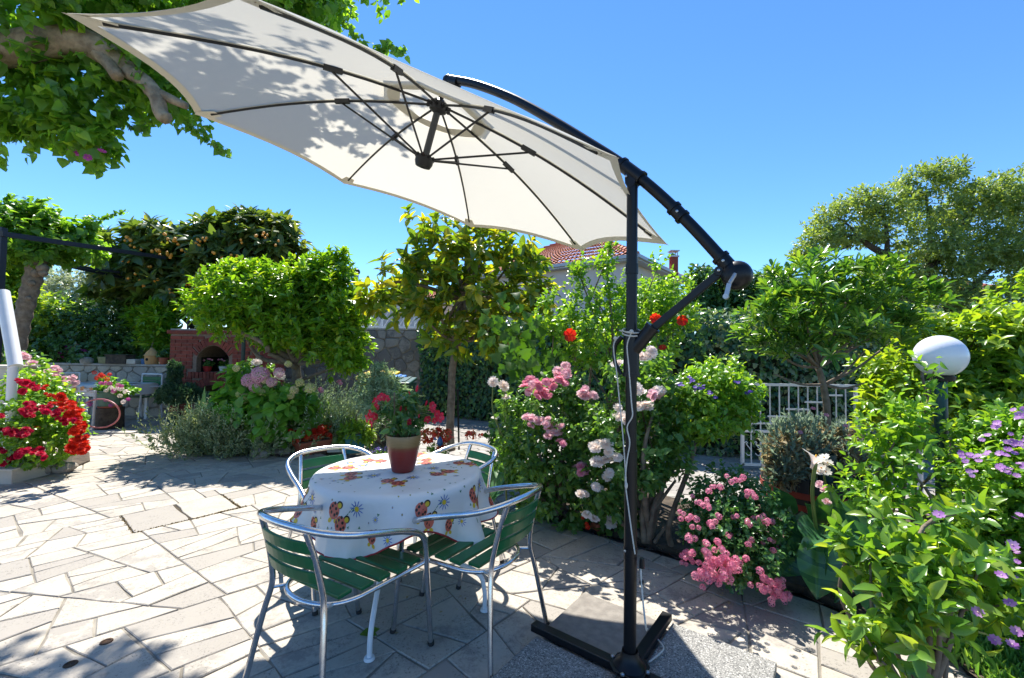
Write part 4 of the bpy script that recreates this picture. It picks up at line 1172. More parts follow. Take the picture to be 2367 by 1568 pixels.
def plain_chair(x, y, a, lab):
    c = thing('garden_chair', lab, 'chair', (x, y, 0), 'white framed green chairs at the small table')
    Rz = lambda p: (x + p[0] * math.cos(a) - p[1] * math.sin(a), y + p[0] * math.sin(a) + p[1] * math.cos(a), p[2])
    for sx in (-1, 1):
        for sy in (-1, 1):
            top = .88 if sx < 0 else .64
            k = MB(); k.tube([Rz((sx * .24, sy * .25, 0)), Rz((sx * .20, sy * .24, .44)), Rz((sx * (.22 if sx < 0 else .19), sy * .24, top))], .016, 7); k.build('leg', M_white, c, smooth=True)
    for sy in (-1, 1):
        k = MB(); k.tube([Rz((-.215, sy * .24, .64)), Rz((.19, sy * .24, .64))], .018, 7); k.build('armrest', M_white, c, smooth=True)
    k = MB()
    for q in range(5):
        k.add([], []); xx = -.16 + q * .085; c0, c1 = Rz((xx, -.23, .45)), Rz((xx, .23, .45)); k.bar(c0, c1, .07, .015)
    k.build('seat', M_slat, c)
    for q in range(3):
        k = MB(); k.bar(Rz((-.222, -.235, .62 + q * .085)), Rz((-.222, .235, .62 + q * .085)), .015, .075); k.build('back_slat', M_slat, c)
    k = MB(); k.tube([Rz((-.22, -.24, .88)), Rz((-.22, .24, .88))], .016, 7); k.build('back_rail', M_white, c, smooth=True)
q = P(326, 900, 8.62); plain_chair(q[0], 8.62, math.radians(-100), 'white framed green chair right of the small table, in front of the stone wall')
q = P(158, 900, 8.6); plain_chair(q[0] - .15, 8.6, math.radians(-50), 'white framed green chair left of the small table, half hidden by red flowers')

# ================================================================== gate
gx0, gx1, gy = P(1714, 900, 5.7)[0], P(1979, 900, 5.7)[0], 5.7
gz0, gz1 = .0, 1.04
gate = thing('garden_gate', 'white wrought metal gate with stepped bars and scrolls in front of the ivy', 'gate', ((gx0 + gx1) / 2, gy, -.06))
def gX(u): return gx0 + (gx1 - gx0) * (u - 535) / (1275 - 535)
def gZ(v): return gz1 - (gz1 - gz0) * (v - 965) / (1460 - 965)
for nm, pts in (('top_rail', [(535, 962), (1277, 962)]), ('stile', [(540, 965), (540, 1462)]), ('stile', [(1272, 965), (1272, 1462)]), ('bottom_rail', [(535, 1458), (1277, 1458)]), ('middle_rail', [(540, 1250), (1272, 1262)])):
    k = MB(); a, b_ = [(gX(p[0]), gy, gZ(p[1])) for p in pts]
    k.bar(a, b_, .034, .034, upv=(0, 1, 0)); k.build(nm, M_white, gate)
for j in range(1, 12):
    u = 535 + j * 61; k = MB(); k.tube([(gX(u), gy, gZ(965)), (gX(u), gy, gZ(1455))], .0085, 6); k.build('bar', M_white, gate)
for u0, u1, v in ((535, 620, 1160), (590, 730, 1202), (700, 845, 1158), (820, 965, 1112), (940, 1085, 1066), (1060, 1180, 1022)):
    k = MB(); k.bar((gX(u0), gy - .012, gZ(v)), (gX(u1), gy - .012, gZ(v)), .02, .022); k.build('step_bar', M_white, gate)
for j in range(11):
    u = 553 + j * 61; pts = [(gX(u) + a, gy - .004, gZ(1325) + b_) for a, b_ in ((.0, -.0), (.02, .018), (.035, .0), (.02, -.012), (.045, -.045), (.075, -.085), (.09, -.125), (.075, -.155), (.04, -.16), (.018, -.135))]
    k = MB(); k.tube(catmull(pts, 4), .006, 5); k.build('scroll', M_white, gate, smooth=True)
k = MB(); k.box((gX(555), gy - .01, gZ(1195)), (.075, .05, .13)); k.tube([(gX(555), gy - .03, gZ(1190)), (gX(555), gy - .07, gZ(1190)), (gX(590), gy - .07, gZ(1192))], .008, 6); k.build('lock_box', M_white, gate)

# ================================================================== lamp
LC = P(2173, 824, 2.95)
lampg = thing('globe_lamp', 'green lamp post with a white glass globe among the shrubs at right', 'lamp', (LC[0], LC[1], 0))
m_gl, n, o = newmat('opal_globe')
b = ND(n, 'ShaderNodeBsdfPrincipled'); b.inputs['Base Color'].default_value = (.80, .80, .82, 1); b.inputs['Roughness'].default_value = .28; b.inputs['Coat Weight'].default_value = .15
b.inputs['Subsurface Weight'].default_value = .25; b.inputs['Subsurface Radius'].default_value = (.1, .1, .1); n.links.new(b.outputs[0], o.inputs[0])
k = MB(); k.sphere(LC, .142, 36, 24); k.build('globe', m_gl, lampg, smooth=True, sharp=180)
M_lgreen = pmat('lamp_green', (.006, .045, .026), (.010, .06, .035), 30, .4)
k = MB(); k.lathe([(.036, -.02), (.036, 1.0), (.034, LC[2] - .165), (.03, LC[2] - .16)], (LC[0], LC[1], 0), 14); k.build('post', M_lgreen, lampg, smooth=True, sharp=80)
k = MB(); k.lathe([(.036, LC[2] - .17), (.075, LC[2] - .165), (.078, LC[2] - .135), (.06, LC[2] - .12), (.001, LC[2] - .12)], (LC[0], LC[1], 0), 20); k.build('fitter', M_black, lampg, smooth=True)
k = MB(); k.lathe([(.08, -.02), (.08, .03), (.04, .06)], (LC[0], LC[1], 0), 14); k.build('foot', M_lgreen, lampg, smooth=True)
q = P(2120, 1000, 4.3)
k = MB(); k.tube([(q[0], 4.3, -.06), (q[0], 4.3, 1.05)], .04, 8); tag(k.build('marker_post', M_white), 'white post behind the green lamp post', 'post')

# ================================================================== wheeled bins
def bin_(u, w, Y, col, colname, lidcol, lab, top):
    q = P(u, 900, Y); x = q[0]
    t = thing('wheeled_bin', lab, 'bin', (x, Y, -.06), 'wheeled bins by the stone wall')
    m = pmat('bin_' + colname, col, None, rough=.45); ml = pmat('bin_lid_' + colname, lidcol, None, rough=.4)
    k = MB(); k.box((x, Y, -.06 + top * .5), (w, w * 1.15, top - .06), taper=.82); k.build('body', m, t, bevel=.015)
    k = MB(); k.box((x, Y, top - .10), (w * 1.06, w * 1.24, .05)); k.build('rim', m, t, bevel=.01)
    k = MB(); R_ = np.array([[1, 0, 0], [0, math.cos(.1), -math.sin(.1)], [0, math.sin(.1), math.cos(.1)]])
    k.box((x, Y, top - .045), (w * 1.1, w * 1.28, .05), R=R_); lid = k.build('lid', ml, t, bevel=.018)
    k = MB()
    for sx in (-1, 0, 1): k.box((x + sx * w * .3, Y, top - .015), (.05, w * 1.1, .018), R=R_)
    k.tube([(x - w * .45, Y - w * .66, top - .10), (x + w * .45, Y - w * .66, top - .10)], .014, 6); k.build('lid_ribs', ml, lid)
    for sx in (-1, 1):
        k = MB(); k.tube([(x + sx * (w * .44), Y + w * .5, .04), (x + sx * (w * .52), Y + w * .5, .04)], .10, 14); k.build('wheel', M_foot, t, smooth=True)
bin_(875, .56, 8.0, (.55, .38, .02), 'yellow', (.68, .46, .02), 'wheeled bin with a yellow lid, half hidden by feathery greenery', 1.02)
bin_(902, .40, 7.35, (.01, .12, .42), 'blue', (.015, .16, .50), 'blue wheeled bin between the yellow one and the dark green one', 1.0)
bin_(921, .44, 7.0, (.01, .05, .03), 'green', (.012, .06, .035), 'dark green wheeled bin beside the ivy hedge', .98)

# ================================================================== pergola frame, stairs, post at left
M_iron = pmat('dark_iron', (.012, .014, .018), None, rough=.5)
pg = thing('pergola', 'dark iron pergola frame at far left under the climbing vine', 'pergola', (-7.1, 6.0, 0))
def PP(u, v, Y): return P(u, v, Y)
k = MB(); a = PP(5, 535, 6.0); k.bar((a[0], 6.0, 0), (a[0], 6.0, a[2] + .05), .075, .075, upv=(0, 1, 0)); k.build('post', M_iron, pg)
k = MB(); k.bar(PP(0, 540, 5.95), PP(380, 596, 9.2), .07, .07); k.build('beam', M_iron, pg)
k = MB(); k.bar(PP(40, 590, 8.2), PP(300, 646, 10.2), .06, .06); k.build('beam', M_iron, pg)
k = MB(); k.bar(PP(150, 612, 8.6), PP(275, 630, 9.6), .05, .05); k.build('beam', M_iron, pg)

M_step = pmat('step_stone', (.50, .45, .37), (.58, .53, .45), 5, .8, .2, 80, world=True)
st = thing('stair', 'pale stone stair block at the left edge behind the white handrail post', 'stair', (-5.9, 4.9, 0))
k = MB(); k.box((-6.35, 4.78, .072), (2.5, .62, .15)); k.build('plinth', M_step, st, bevel=.006)
k = MB(); k.box((-6.34, 4.775, .1505), (2.53, .66, .018)); k.build('plinth_cap', M_step, st, bevel=.004)
for i in range(6):
    k = MB(); k.box((-6.72 - i * .02, 5.25 + i * .02, .16 + i * .17 + .085), (1.6, .30, .17)); k.build('step', M_step, st)
    k = MB(); k.box((-6.705 - i * .02, 5.245 + i * .02, .16 + i * .17 + .155), (1.64, .33, .03)); k.build('tread', M_step, st, bevel=.004)
hr = thing('handrail', 'white handrail post with a broad sloping white rail at the left edge', 'handrail', (-5.41, 4.62, .16))
q0 = G(19, 1070, .16); 
k = MB(); k.tube([q0, (q0[0], q0[1], 1.22)], .042, 16); k.build('post', M_white, hr, smooth=True)
top = P(3, 676, 5.0)
k = MB(); k.tube([(q0[0] + .03, q0[1], 1.19), top + [.02, 0, 0]], .058, 16); k.build('rail', M_white, hr, smooth=True)
k = MB(); k.bar((q0[0] - .07, q0[1] + .06, 1.16), top - [.09, -.06, .03], .02, .20); k.build('panel', M_white, hr)

# ================================================================== leaf and flower materials
L_boug = leafmat('leaf_vine', [(.035, .105, .014), (.06, .16, .02), (.045, .125, .016), (.09, .20, .022)], (2.2, 2.0, .5), .50, .4)
L_loquat = leafmat('leaf_loquat', [(.022, .055, .014), (.05, .10, .020), (.034, .075, .016), (.10, .14, .03)], (2.0, 1.9, .5), .36, .36)
L_orange = leafmat('leaf_orange', [(.045, .14, .008), (.075, .20, .010), (.030, .105, .010), (.13, .24, .012)], (2.0, 1.7, .5), .42, .33)
L_magn = leafmat('leaf_magnolia', [(.045, .105, .012), (.085, .155, .014), (.035, .085, .014), (.20, .22, .014), (.06, .11, .012)], (1.7, 1.8, .35), .42, .34)
L_hib = leafmat('leaf_hibiscus', [(.035, .12, .012), (.075, .19, .016), (.05, .15, .014), (.12, .24, .02)], (2.0, 1.7, .5), .42, .36)
L_rose = leafmat('leaf_rose', [(.022, .075, .018), (.036, .11, .022), (.055, .14, .024), (.028, .09, .022)], (2.2, 1.9, .5), .42, .36)
L_carpet = leafmat('leaf_carpet_rose', [(.02, .075, .02), (.035, .11, .028), (.055, .15, .03)], (2.0, 1.8, .6), .32, .3)
L_ivy = leafmat('leaf_ivy', [(.012, .045, .020), (.020, .068, .025), (.032, .095, .025), (.06, .16, .03)], (1.9, 1.8, .6), .28, .32)
L_ivyv = leafmat('leaf_ivy_pale', [(.03, .07, .03), (.14, .17, .09), (.02, .06, .03)], (1.6, 1.5, .7), .25, .35)
L_pitt = leafmat('leaf_pittosporum', [(.020, .075, .012), (.035, .115, .016), (.055, .15, .018), (.10, .20, .02)], (1.9, 1.7, .5), .3, .3)
L_far = leafmat('leaf_far_tree', [(.045, .10, .03), (.08, .15, .035), (.12, .20, .045), (.06, .12, .035)], (1.8, 1.7, .5), .35, .45)
L_olive = leafmat('leaf_olive', [(.13, .15, .10), (.20, .22, .16), (.09, .12, .07)], (1.3, 1.3, .8), .3, .5)
L_dark = leafmat('leaf_dark_shrub', [(.018, .058, .016), (.030, .085, .022), (.048, .125, .026)], (2.0, 1.9, .5), .32, .25)
L_bright = leafmat('leaf_bright_shrub', [(.045, .13, .012), (.08, .185, .016), (.12, .22, .02), (.06, .155, .014)], (1.9, 1.6, .4), .45, .36)
L_fore = leafmat('leaf_foreground', [(.028, .095, .014), (.045, .13, .016), (.065, .16, .018), (.11, .20, .022)], (2.1, 1.8, .4), .40, .30)
L_hydr = leafmat('leaf_hydrangea', [(.035, .125, .014), (.06, .18, .018), (.08, .21, .02)], (2.0, 1.8, .5), .38, .4)
L_rosem = leafmat('leaf_rosemary', [(.055, .105, .036), (.09, .15, .05), (.15, .21, .085)], (1.5, 1.5, .7), .25, .55)
L_tipp = leafmat('leaf_pale_tip', [(.26, .32, .18), (.36, .40, .26)], (1.3, 1.3, .8), .3, .6)
L_lav = leafmat('leaf_lavender', [(.13, .17, .12), (.20, .25, .17), (.08, .12, .07)], (1.4, 1.4, .8), .25, .6)
L_jun = leafmat('leaf_juniper', [(.014, .05, .022), (.025, .075, .03), (.04, .10, .04)], (1.5, 1.5, .6), .2, .55)
L_cedar = leafmat('leaf_cedar', [(.12, .17, .11), (.17, .23, .15), (.08, .13, .08)], (1.4, 1.4, .8), .25, .6)
L_mand = leafmat('leaf_mandevilla', [(.018, .065, .018), (.03, .095, .022), (.055, .13, .03)], (2.0, 1.8, .5), .3, .3)
L_calla = leafmat('leaf_calla', [(.012, .055, .018), (.020, .075, .022), (.028, .10, .024)], (2.2, 2.0, .4), .18, .3)
L_grape = leafmat('leaf_grape', [(.035, .13, .014), (.055, .17, .018)], (1.8, 1.7, .4), .40, .45, boost=1.1)
L_dry = leafmat('leaf_dry', [(.36, .30, .17), (.50, .42, .26), (.24, .19, .10)], (1.2, 1.1, .8), .25, .8, boost=1.0)
L_grey = leafmat('leaf_dianthus', [(.24, .33, .27), (.34, .43, .36), (.17, .25, .2)], (1.2, 1.2, .9), .3, .6, boost=1.05)
L_red = leafmat('leaf_reddish', [(.22, .03, .02), (.30, .05, .025), (.08, .10, .02)], (1.9, 1.2, .6), .4, .4)
L_grass = leafmat('grass', [(.045, .14, .02), (.08, .20, .03), (.14, .27, .05)], (1.6, 1.6, .5), .35, .5)
def petal(name, cols, tr=(1.15, 1.0, 1.0), tw=.4): return leafmat(name, cols, tr, tw, .55, .3, boost=1.0)
F_pink = petal('petal_pink', [(.76, .30, .42), (.80, .44, .52), (.68, .20, .34)])
F_palepink = petal('petal_pale_pink', [(.80, .54, .58), (.82, .64, .66), (.74, .44, .52)])
F_white = petal('petal_white', [(.80, .76, .68), (.82, .80, .76), (.76, .68, .56)])
F_crim = petal('petal_crimson', [(.55, .010, .045), (.62, .02, .08), (.45, .008, .03)])
F_red = petal('petal_red', [(.65, .022, .010), (.72, .05, .014), (.52, .012, .010)])
F_mag = petal('petal_magenta', [(.50, .06, .32), (.62, .12, .42), (.42, .04, .28)])
F_purp = petal('petal_purple', [(.36, .13, .48), (.55, .28, .62), (.62, .38, .68)])
F_blue = petal('petal_violet', [(.10, .05, .42), (.16, .10, .50)])
F_hyd = petal('petal_hydrangea', [(.72, .36, .50), (.76, .48, .54), (.78, .56, .52)])
F_hydg = petal('petal_hydrangea_green', [(.55, .62, .18), (.68, .66, .30), (.74, .62, .40)])
F_mandv = petal('petal_mandevilla', [(.62, .02, .05), (.70, .05, .10), (.55, .01, .03)])
F_mandp = petal('petal_mandevilla_tube', [(.72, .16, .28), (.75, .24, .32)])
F_carp = petal('petal_carpet_pink', [(.76, .25, .40), (.80, .38, .48), (.70, .18, .33)])
F_yel = petal('stamen_yellow', [(.70, .45, .03), (.75, .52, .05)])
F_fruit = pmat('loquat_fruit', (.72, .26, .02), (.80, .38, .05), 9, .5)

# ================================================================== flower meshes (axis +Z)
def _mesh(mb, mats, name, smooth=True):
    o = mb.build(name, mats, recenter=False, smooth=False); me = o.data
    at = me.attributes.new('rnd', 'FLOAT', 'POINT'); at.data.foreach_set('value', [(.5 * math.sin((i // 12) * 7.3 + 1) + .5) * .5 for i in range(len(me.vertices))])
    if smooth: me.polygons.foreach_set('use_smooth', [True] * len(me.polygons))
    bpy.data.objects.remove(o); WL.pop(name, None); return me
def petal_geo(mb, ang, r0, r1, w, z0, z1, cup=.0, mi=0, notch=False, tip=.6):
    ca_, sa_ = math.cos(ang), math.sin(ang); V = []
    for t, ww in ((0, .35), (.5, 1.0), (.85, .9), (1, tip)):
        r = r0 + (r1 - r0) * t; z = z0 + (z1 - z0) * t ** 1.6
        for s in (-1, 0, 1):
            y = s * w * ww; zz = z + abs(s) * cup * w * ww; rr = r - (.0 if not (notch and t == 1 and s == 0) else .12 * (r1 - r0))
            V.append((rr * ca_ - y * sa_, rr * sa_ + y * ca_, zz))
    F_ = [(i * 3 + j, i * 3 + j + 1, i * 3 + j + 4, i * 3 + j + 3) for i in range(3) for j in range(2)]
    mb.add(V, F_, mi)
def rose_me(name, m):
    mb = MB()
    rs = random.Random(len(m.name) * 7 + ord(m.name[-1]))
    for ring, (n, r0, r1, w, z0, z1) in enumerate(((7, .15, 1.05, .40, -.05, -.10), (7, .12, .86, .34, -.02, .14), (6, .08, .64, .28, .02, .26), (5, .05, .42, .22, .06, .33), (4, .01, .22, .16, .08, .36))):
        for i in range(n): petal_geo(mb, i * 2 * PI / n + ring * .5 + rs.uniform(-.15, .15), r0, r1 * rs.uniform(.85, 1.1), w * rs.uniform(.85, 1.1), z0, z1 + rs.uniform(-.08, .08), rs.uniform(-.1, .5), 0, True, rs.uniform(.45, .75))
    return _mesh(mb, m, name)
def flower5_me(name, m, mc=None, n=5, w=.42, z1=.18):
    mb = MB()
    for i in range(n): petal_geo(mb, i * 2 * PI / n, .08, 1.0, w, 0, z1, .15, 0, True, .7)
    mb.sphere((0, 0, .08), .14, 6, 4, 1)
    return _mesh(mb, [m, mc or F_yel], name)
def cluster_me(name, m, k=22, seed=1, half=True, r=.36):
    """round head of many small florets"""
    rs = random.Random(seed); mb = MB()
    for i in range(k):
        zc = 1 - 2 * (i + .5) / k if not half else 1 - 1.35 * (i + .5) / k
        ph = i * 2.399; s = math.sqrt(max(0, 1 - zc * zc)); c = np.array([s * math.cos(ph), s * math.sin(ph), zc]) * (.78 + rs.random() * .12)
        z = nrm(c); x = nrm(np.cross(z, [rs.random() - .5, rs.random() - .5, 1.01])); y = np.cross(z, x); sp = rs.uniform(0, 6)
        for q in range(4):
            a = sp + q * PI / 2; d = math.cos(a) * x + math.sin(a) * y; e = -math.sin(a) * x + math.cos(a) * y
            mb.add([c, c + d * r * .55 + e * r * .38 + z * .03, c + d * r + z * .05, c + d * r * .55 - e * r * .38 + z * .03], [(0, 1, 2, 3)])
    return _mesh(mb, m, name)
def trumpet_me(name):
    mb = MB(); mb.lathe([(.04, -1.3), (.07, -.9), (.16, -.35), (.26, 0)], n=10, mi=1)
    for i in range(5): petal_geo(mb, i * 2 * PI / 5, .22, .95, .42, -.04, .12, -.1, 0, False, .35)
    mb.lathe([(.001, -.2), (.15, -.3)], n=8, mi=2)
    return _mesh(mb, [F_mandv, F_mandp, F_yel], name)
def hibis_me(name):
    mb = MB()
    for i in range(5): petal_geo(mb, i * 2 * PI / 5, .05, 1.0, .5, 0, .25, .25, 0, False, .8)
    mb.tube([(0, 0, .05), (.08, 0, .55), (.14, .03, .85)], [.05, .045, .06], 6, 1)
    return _mesh(mb, [F_red, F_yel], name)
ROSE_P, ROSE_PP, ROSE_W, ROSE_C, ROSE_R, ROSE_M = [rose_me('rose_bloom', m) for m in (F_pink, F_palepink, F_white, F_crim, F_red, F_mag)]
HYD, HYDG = cluster_me('hydrangea_head', F_hyd, 46, 2, r=.30), cluster_me('hydrangea_head', F_hydg, 40, 3, r=.30)
GER_R, GER_C, GER_M, GER_W = [cluster_me('flower_cluster', m, 20, 4 + i, r=.42) for i, m in enumerate((F_red, F_crim, F_mag, F_white))]
FL_PURP, FL_BLUE, FL_CARP, FL_MAG, FL_W = flower5_me('purple_flower', F_purp, F_white), flower5_me('violet_flower', F_blue), cluster_me('pink_cluster', F_carp, 14, 9, r=.48), flower5_me('magenta_flower', F_mag), flower5_me('white_flower', F_white)
FL_DI = flower5_me('pink_flower', F_carp)
HIB = hibis_me('hibiscus_flower'); TRUMP = trumpet_me('trumpet_flower')
def bloom(name, me, pos, s, parent, zd=None, jit=.5, label=None):
    pos = np.asarray(pos, float)
    if zd is None: zd = nrm(CAM - pos) * .7 + np.array([0, 0, .75])
    zd = nrm(np.asarray(zd) + rng.normal(size=3) * jit * .5)
    x = nrm(np.cross(zd, rng.normal(size=3))); y = np.cross(zd, x); m = Matrix.Identity(4)
    for i in range(3): m[i][0], m[i][1], m[i][2], m[i][3] = x[i] * s, y[i] * s, zd[i] * s, pos[i]
    return place(name, me, m, parent, label)
def blooms_at(name, me, pts, parent, spread, nper, size, Y, jit=.6, dY=.12):
    """clusters of blooms: pts in photo coordinates"""
    for (u, v) in pts:
        for k in range(nper):
            p = P(u + rng.normal() * spread, v + rng.normal() * spread * .8, Y + rng.uniform(-dY, dY))
            bloom(name, me, p, size * rng.uniform(.75, 1.2), parent, jit=jit)

# ================================================================== plant builder
def plant(name, label, cat, base, group=None): return thing(name, label, cat, base, group)
def crown(root, lobes, nt, m, kind='oval', name='crown', stem=.1, k=6, L=.07, spread=1.0, upb=.5, jit=.5, droop=.2, w=1.0, shell=(.4, 1.08), gap=.0, gf=3.0, low=-1.0, parts=0, score=None, tag_=None):
    p, o = tips(lobes, nt, shell, gap, gf, low)
    a, d, n_, s = sprigs(p, o, k, L, stem, spread, upb, jit, droop)
    if parts:
        sc = (-np.linalg.norm(a - CAM, axis=1) if score is None else score(a)) + rng.random(len(a)) * .25
        order = np.argsort(-sc); top, restI = order[:parts], order[parts:]
        me = leaf_mesh('leaf', kind, m, w)
        for i in top: place('leaf', me, frame(a[i], d[i], n_[i], float(s[i])), root)
        foliage(name, a[restI], d[restI], n_[restI], s[restI], kind, m, root, w, kindtag='stuff')
    else:
        foliage(name, a, d, n_, s, kind, m, root, w, kindtag=tag_)
    return p
def wood(root, base, lobes, r0, r1=.006, m=None, name='branches', n=6, trunk=None, extra=None):
    mb = MB(); st = np.asarray(base, float)
    if trunk is not None:
        pts = catmull([base] + list(trunk), 5); mb.tube(pts, np.linspace(r0, r0 * .72, len(pts)), max(n, 8)); st = pts[-1]
        t_ = mb.build('trunk', m or M_bark, root, smooth=True, sharp=180); mb = MB(); r0 = r0 * .55
    branches(mb, st, [c for c, r in lobes], r0, r1, n=n)
    if extra is not None:
        for c in extra:
            q = min(lobes, key=lambda l: np.linalg.norm(l[0] - c))[0]; branches(mb, q, [c], max(r1 * 1.2, .003), .002, n=4, seg=3)
    return mb.build(name, m or M_bark, root, smooth=True, sharp=180)
TEST = False

# ---------------- top left: vine-covered tree over the canopy
lob = [lobe(40, 20, 3.3, 120, 80, .45), lobe(230, 10, 3.5, 120, 80, .5), lobe(410, 5, 3.7, 110, 80, .5), lobe(560, -30, 3.8, 110, 90, .5), lobe(690, 10, 3.75, 85, 75, .38), lobe(740, -70, 3.9, 60, 100, .4),
       lobe(90, 215, 3.6, 115, 95, .38), lobe(215, 210, 3.7, 110, 85, .35), lobe(330, 195, 3.75, 90, 75, .32), lobe(405, 235, 3.8, 55, 50, .25), lobe(130, 310, 3.65, 75, 50, .28), lobe(205, 325, 3.6, 45, 45, .2), lobe(25, 300, 3.6, 40, 60, .25),
       lobe(150, -160, 3.9, 200, 110, .6), lobe(420, -160, 4.0, 190, 110, .6), lobe(650, -170, 4.1, 130, 100, .5),
       (np.array([-2.6, 5.0, 5.6]), np.array([.55, .4, .4])), (np.array([-3.4, 5.1, 5.9]), np.array([.55, .4, .4])), (np.array([-4.3, 5.0, 5.8]), np.array([.6, .4, .4])),
       lobe(300, 100, 3.9, 110, 60, .3), lobe(470, 100, 3.95, 90, 70, .3), lobe(600, 60, 3.95, 80, 60, .3), lobe(60, 120, 4.0, 100, 60, .2)]
vt_ = plant('vine_tree', 'big leafy vine-covered tree at upper left with a thick pale bent branch, overhanging the parasol', 'tree', (-5.2, 3.4, 0))
crown(vt_, lob, 2900, L_boug, 'heart', stem=.18, k=7, L=.085, spread=1.2, upb=-.1, droop=.45, gap=.36, gf=3.2, shell=(.45, 1.15))
hang = [P(480 - 12 * i + 60 * 0, 300, 3.75) for i in range(1)]
sp = []
for pts in (((430, 280), (455, 300), (480, 322), (505, 340), (528, 355)), ((200, 340), (212, 360), (222, 378), (232, 392)), ((240, 300), (258, 320), (268, 338)), ((870, 118), (890, 112), (915, 112), (940, 125)), ((790, 40), (815, 70), (835, 100), (850, 118)), ((380, 270), (330, 290), (325, 298))):
    c = catmull([P(u, v, 3.8) for u, v in pts], 5); sp.append(c)
tw = MB()
for c in sp: tw.tube(c, .003, 4)
q = np.concatenate(sp); dd = nrm(rng.normal(size=(len(q) * 3, 3)) * [1, 1, .5] + [0, 0, -.7])
foliage('hanging_sprays', np.repeat(q, 3, 0) + rng.normal(size=(len(q) * 3, 3)) * .02, dd, rng.normal(size=(len(q) * 3, 3)) + [0, -1, .5], .07 * rng.uniform(.6, 1.2, len(q) * 3), 'heart', L_boug, vt_, kindtag='stuff')
tw.build('twigs', M_stem, vt_)
crown(vt_, [(np.array([-1.35, 4.3, 5.35]), np.array([.42, .4, .35])), (np.array([-1.9, 4.35, 5.3]), np.array([.45, .4, .4])), (np.array([-1.6, 3.4, 5.3]), np.array([.5, .4, .3]))], 150, L_boug, 'heart', name='high_sprays', stem=.2, k=6, L=.085, spread=1.2, upb=-.1, droop=.4, gap=.35, gf=4)
bl = catmull([np.array([-5.2, 3.4, -.1]), np.array([-5.15, 3.35, 1.6]), np.array([-4.9, 3.35, 3.0]), P(-90, 118, 3.45), P(0, 118, 3.4), P(95, 100, 3.4), P(190, 98, 3.45), P(255, 130, 3.5), P(300, 165, 3.55)], 6)
k = MB(); k.tube(bl, np.concatenate([np.linspace(.22, .13, 18), np.linspace(.13, .105, 24), np.linspace(.10, .07, len(bl) - 42)]), 14); k.build('trunk', M_barkpale, vt_, smooth=True, sharp=180)
k = MB(); k.tube(catmull([P(290, 160, 3.55), P(335, 190, 3.5), P(362, 225, 3.5), P(372, 262, 3.5), P(385, 275, 3.5)], 5), np.linspace(.065, .05, 21), 10)
k.tube(catmull([P(340, 205, 3.5), P(385, 225, 3.52), P(432, 246, 3.55)], 5), np.linspace(.05, .03, 11), 8); k.tube(catmull([P(200, 105, 3.45), P(245, 140, 3.45), P(272, 178, 3.45)], 5), np.linspace(.06, .045, 11), 9)
k.build('branch', M_barkpale, vt_, smooth=True, sharp=180)
for (u, v) in ((168, 350), (203, 365), (236, 350), (172, 355)): bloom('magenta_flower', FL_MAG, P(u, v, 3.5), .03, vt_)

# ---------------- left: vine on the pergola with slanting trunk
vp = plant('pergola_vine', 'climbing vine with a slanting brown trunk growing over the iron pergola at far left', 'vine', G(42, 960))
lob = [lobe(20, 545, 7.2, 70, 60, .6), lobe(80, 555, 7.4, 70, 45, .6), lobe(140, 560, 7.6, 60, 40, .5), lobe(200, 575, 7.8, 45, 32, .4), lobe(25, 490, 7.2, 35, 35, .3), lobe(85, 500, 7.4, 30, 35, .3), lobe(130, 520, 7.5, 30, 25, .3), lobe(60, 590, 7.3, 80, 25, .5), lobe(-60, 560, 7.2, 80, 70, .6), lobe(205, 530, 7.8, 22, 30, .2)]
crown(vp, lob, 1100, L_boug, 'heart', stem=.2, k=7, L=.10, spread=1.2, upb=.2, droop=.3, gap=.3)
c = catmull([P(205, 540, 7.8), P(225, 515, 7.8), P(250, 500, 7.8), P(290, 488, 7.8)], 6); c2 = catmull([P(20, 480, 7.2), P(15, 465, 7.2), P(25, 455, 7.2)], 6); c3 = catmull([P(85, 500, 7.4), P(88, 475, 7.4), P(92, 463, 7.4)], 6)
q = np.concatenate([c, c2, c3]); foliage('sprays', np.repeat(q, 3, 0), rng.normal(size=(len(q) * 3, 3)), rng.normal(size=(len(q) * 3, 3)), .075, 'heart', L_boug, vp, kindtag='stuff')
k = MB()
for cc in (c, c2, c3): k.tube(cc, .006, 4)
k.build('twigs', M_stem, vp)
k = MB(); tp = catmull([P(36, 870, 7.3), P(42, 800, 7.3), P(52, 740, 7.3), P(64, 690, 7.3), P(78, 640, 7.3), P(90, 600, 7.3)], 6); tp = np.vstack([[tp[0][0] - .02, tp[0][1], -.02], tp])
k.tube(tp, np.concatenate([[.11], np.linspace(.10, .13, len(tp) - 1)]) * (1 + .10 * np.sin(np.arange(len(tp)) * 1.9)), 12)
for i, (u, v, r) in enumerate(((84, 632, .07), (98, 620, .08), (74, 655, .05), (66, 690, .04), (100, 632, .06))): k.sphere(P(u, v, 7.2), r, 8, 6)
k.build('trunk', M_bark, vp, smooth=True, sharp=180)

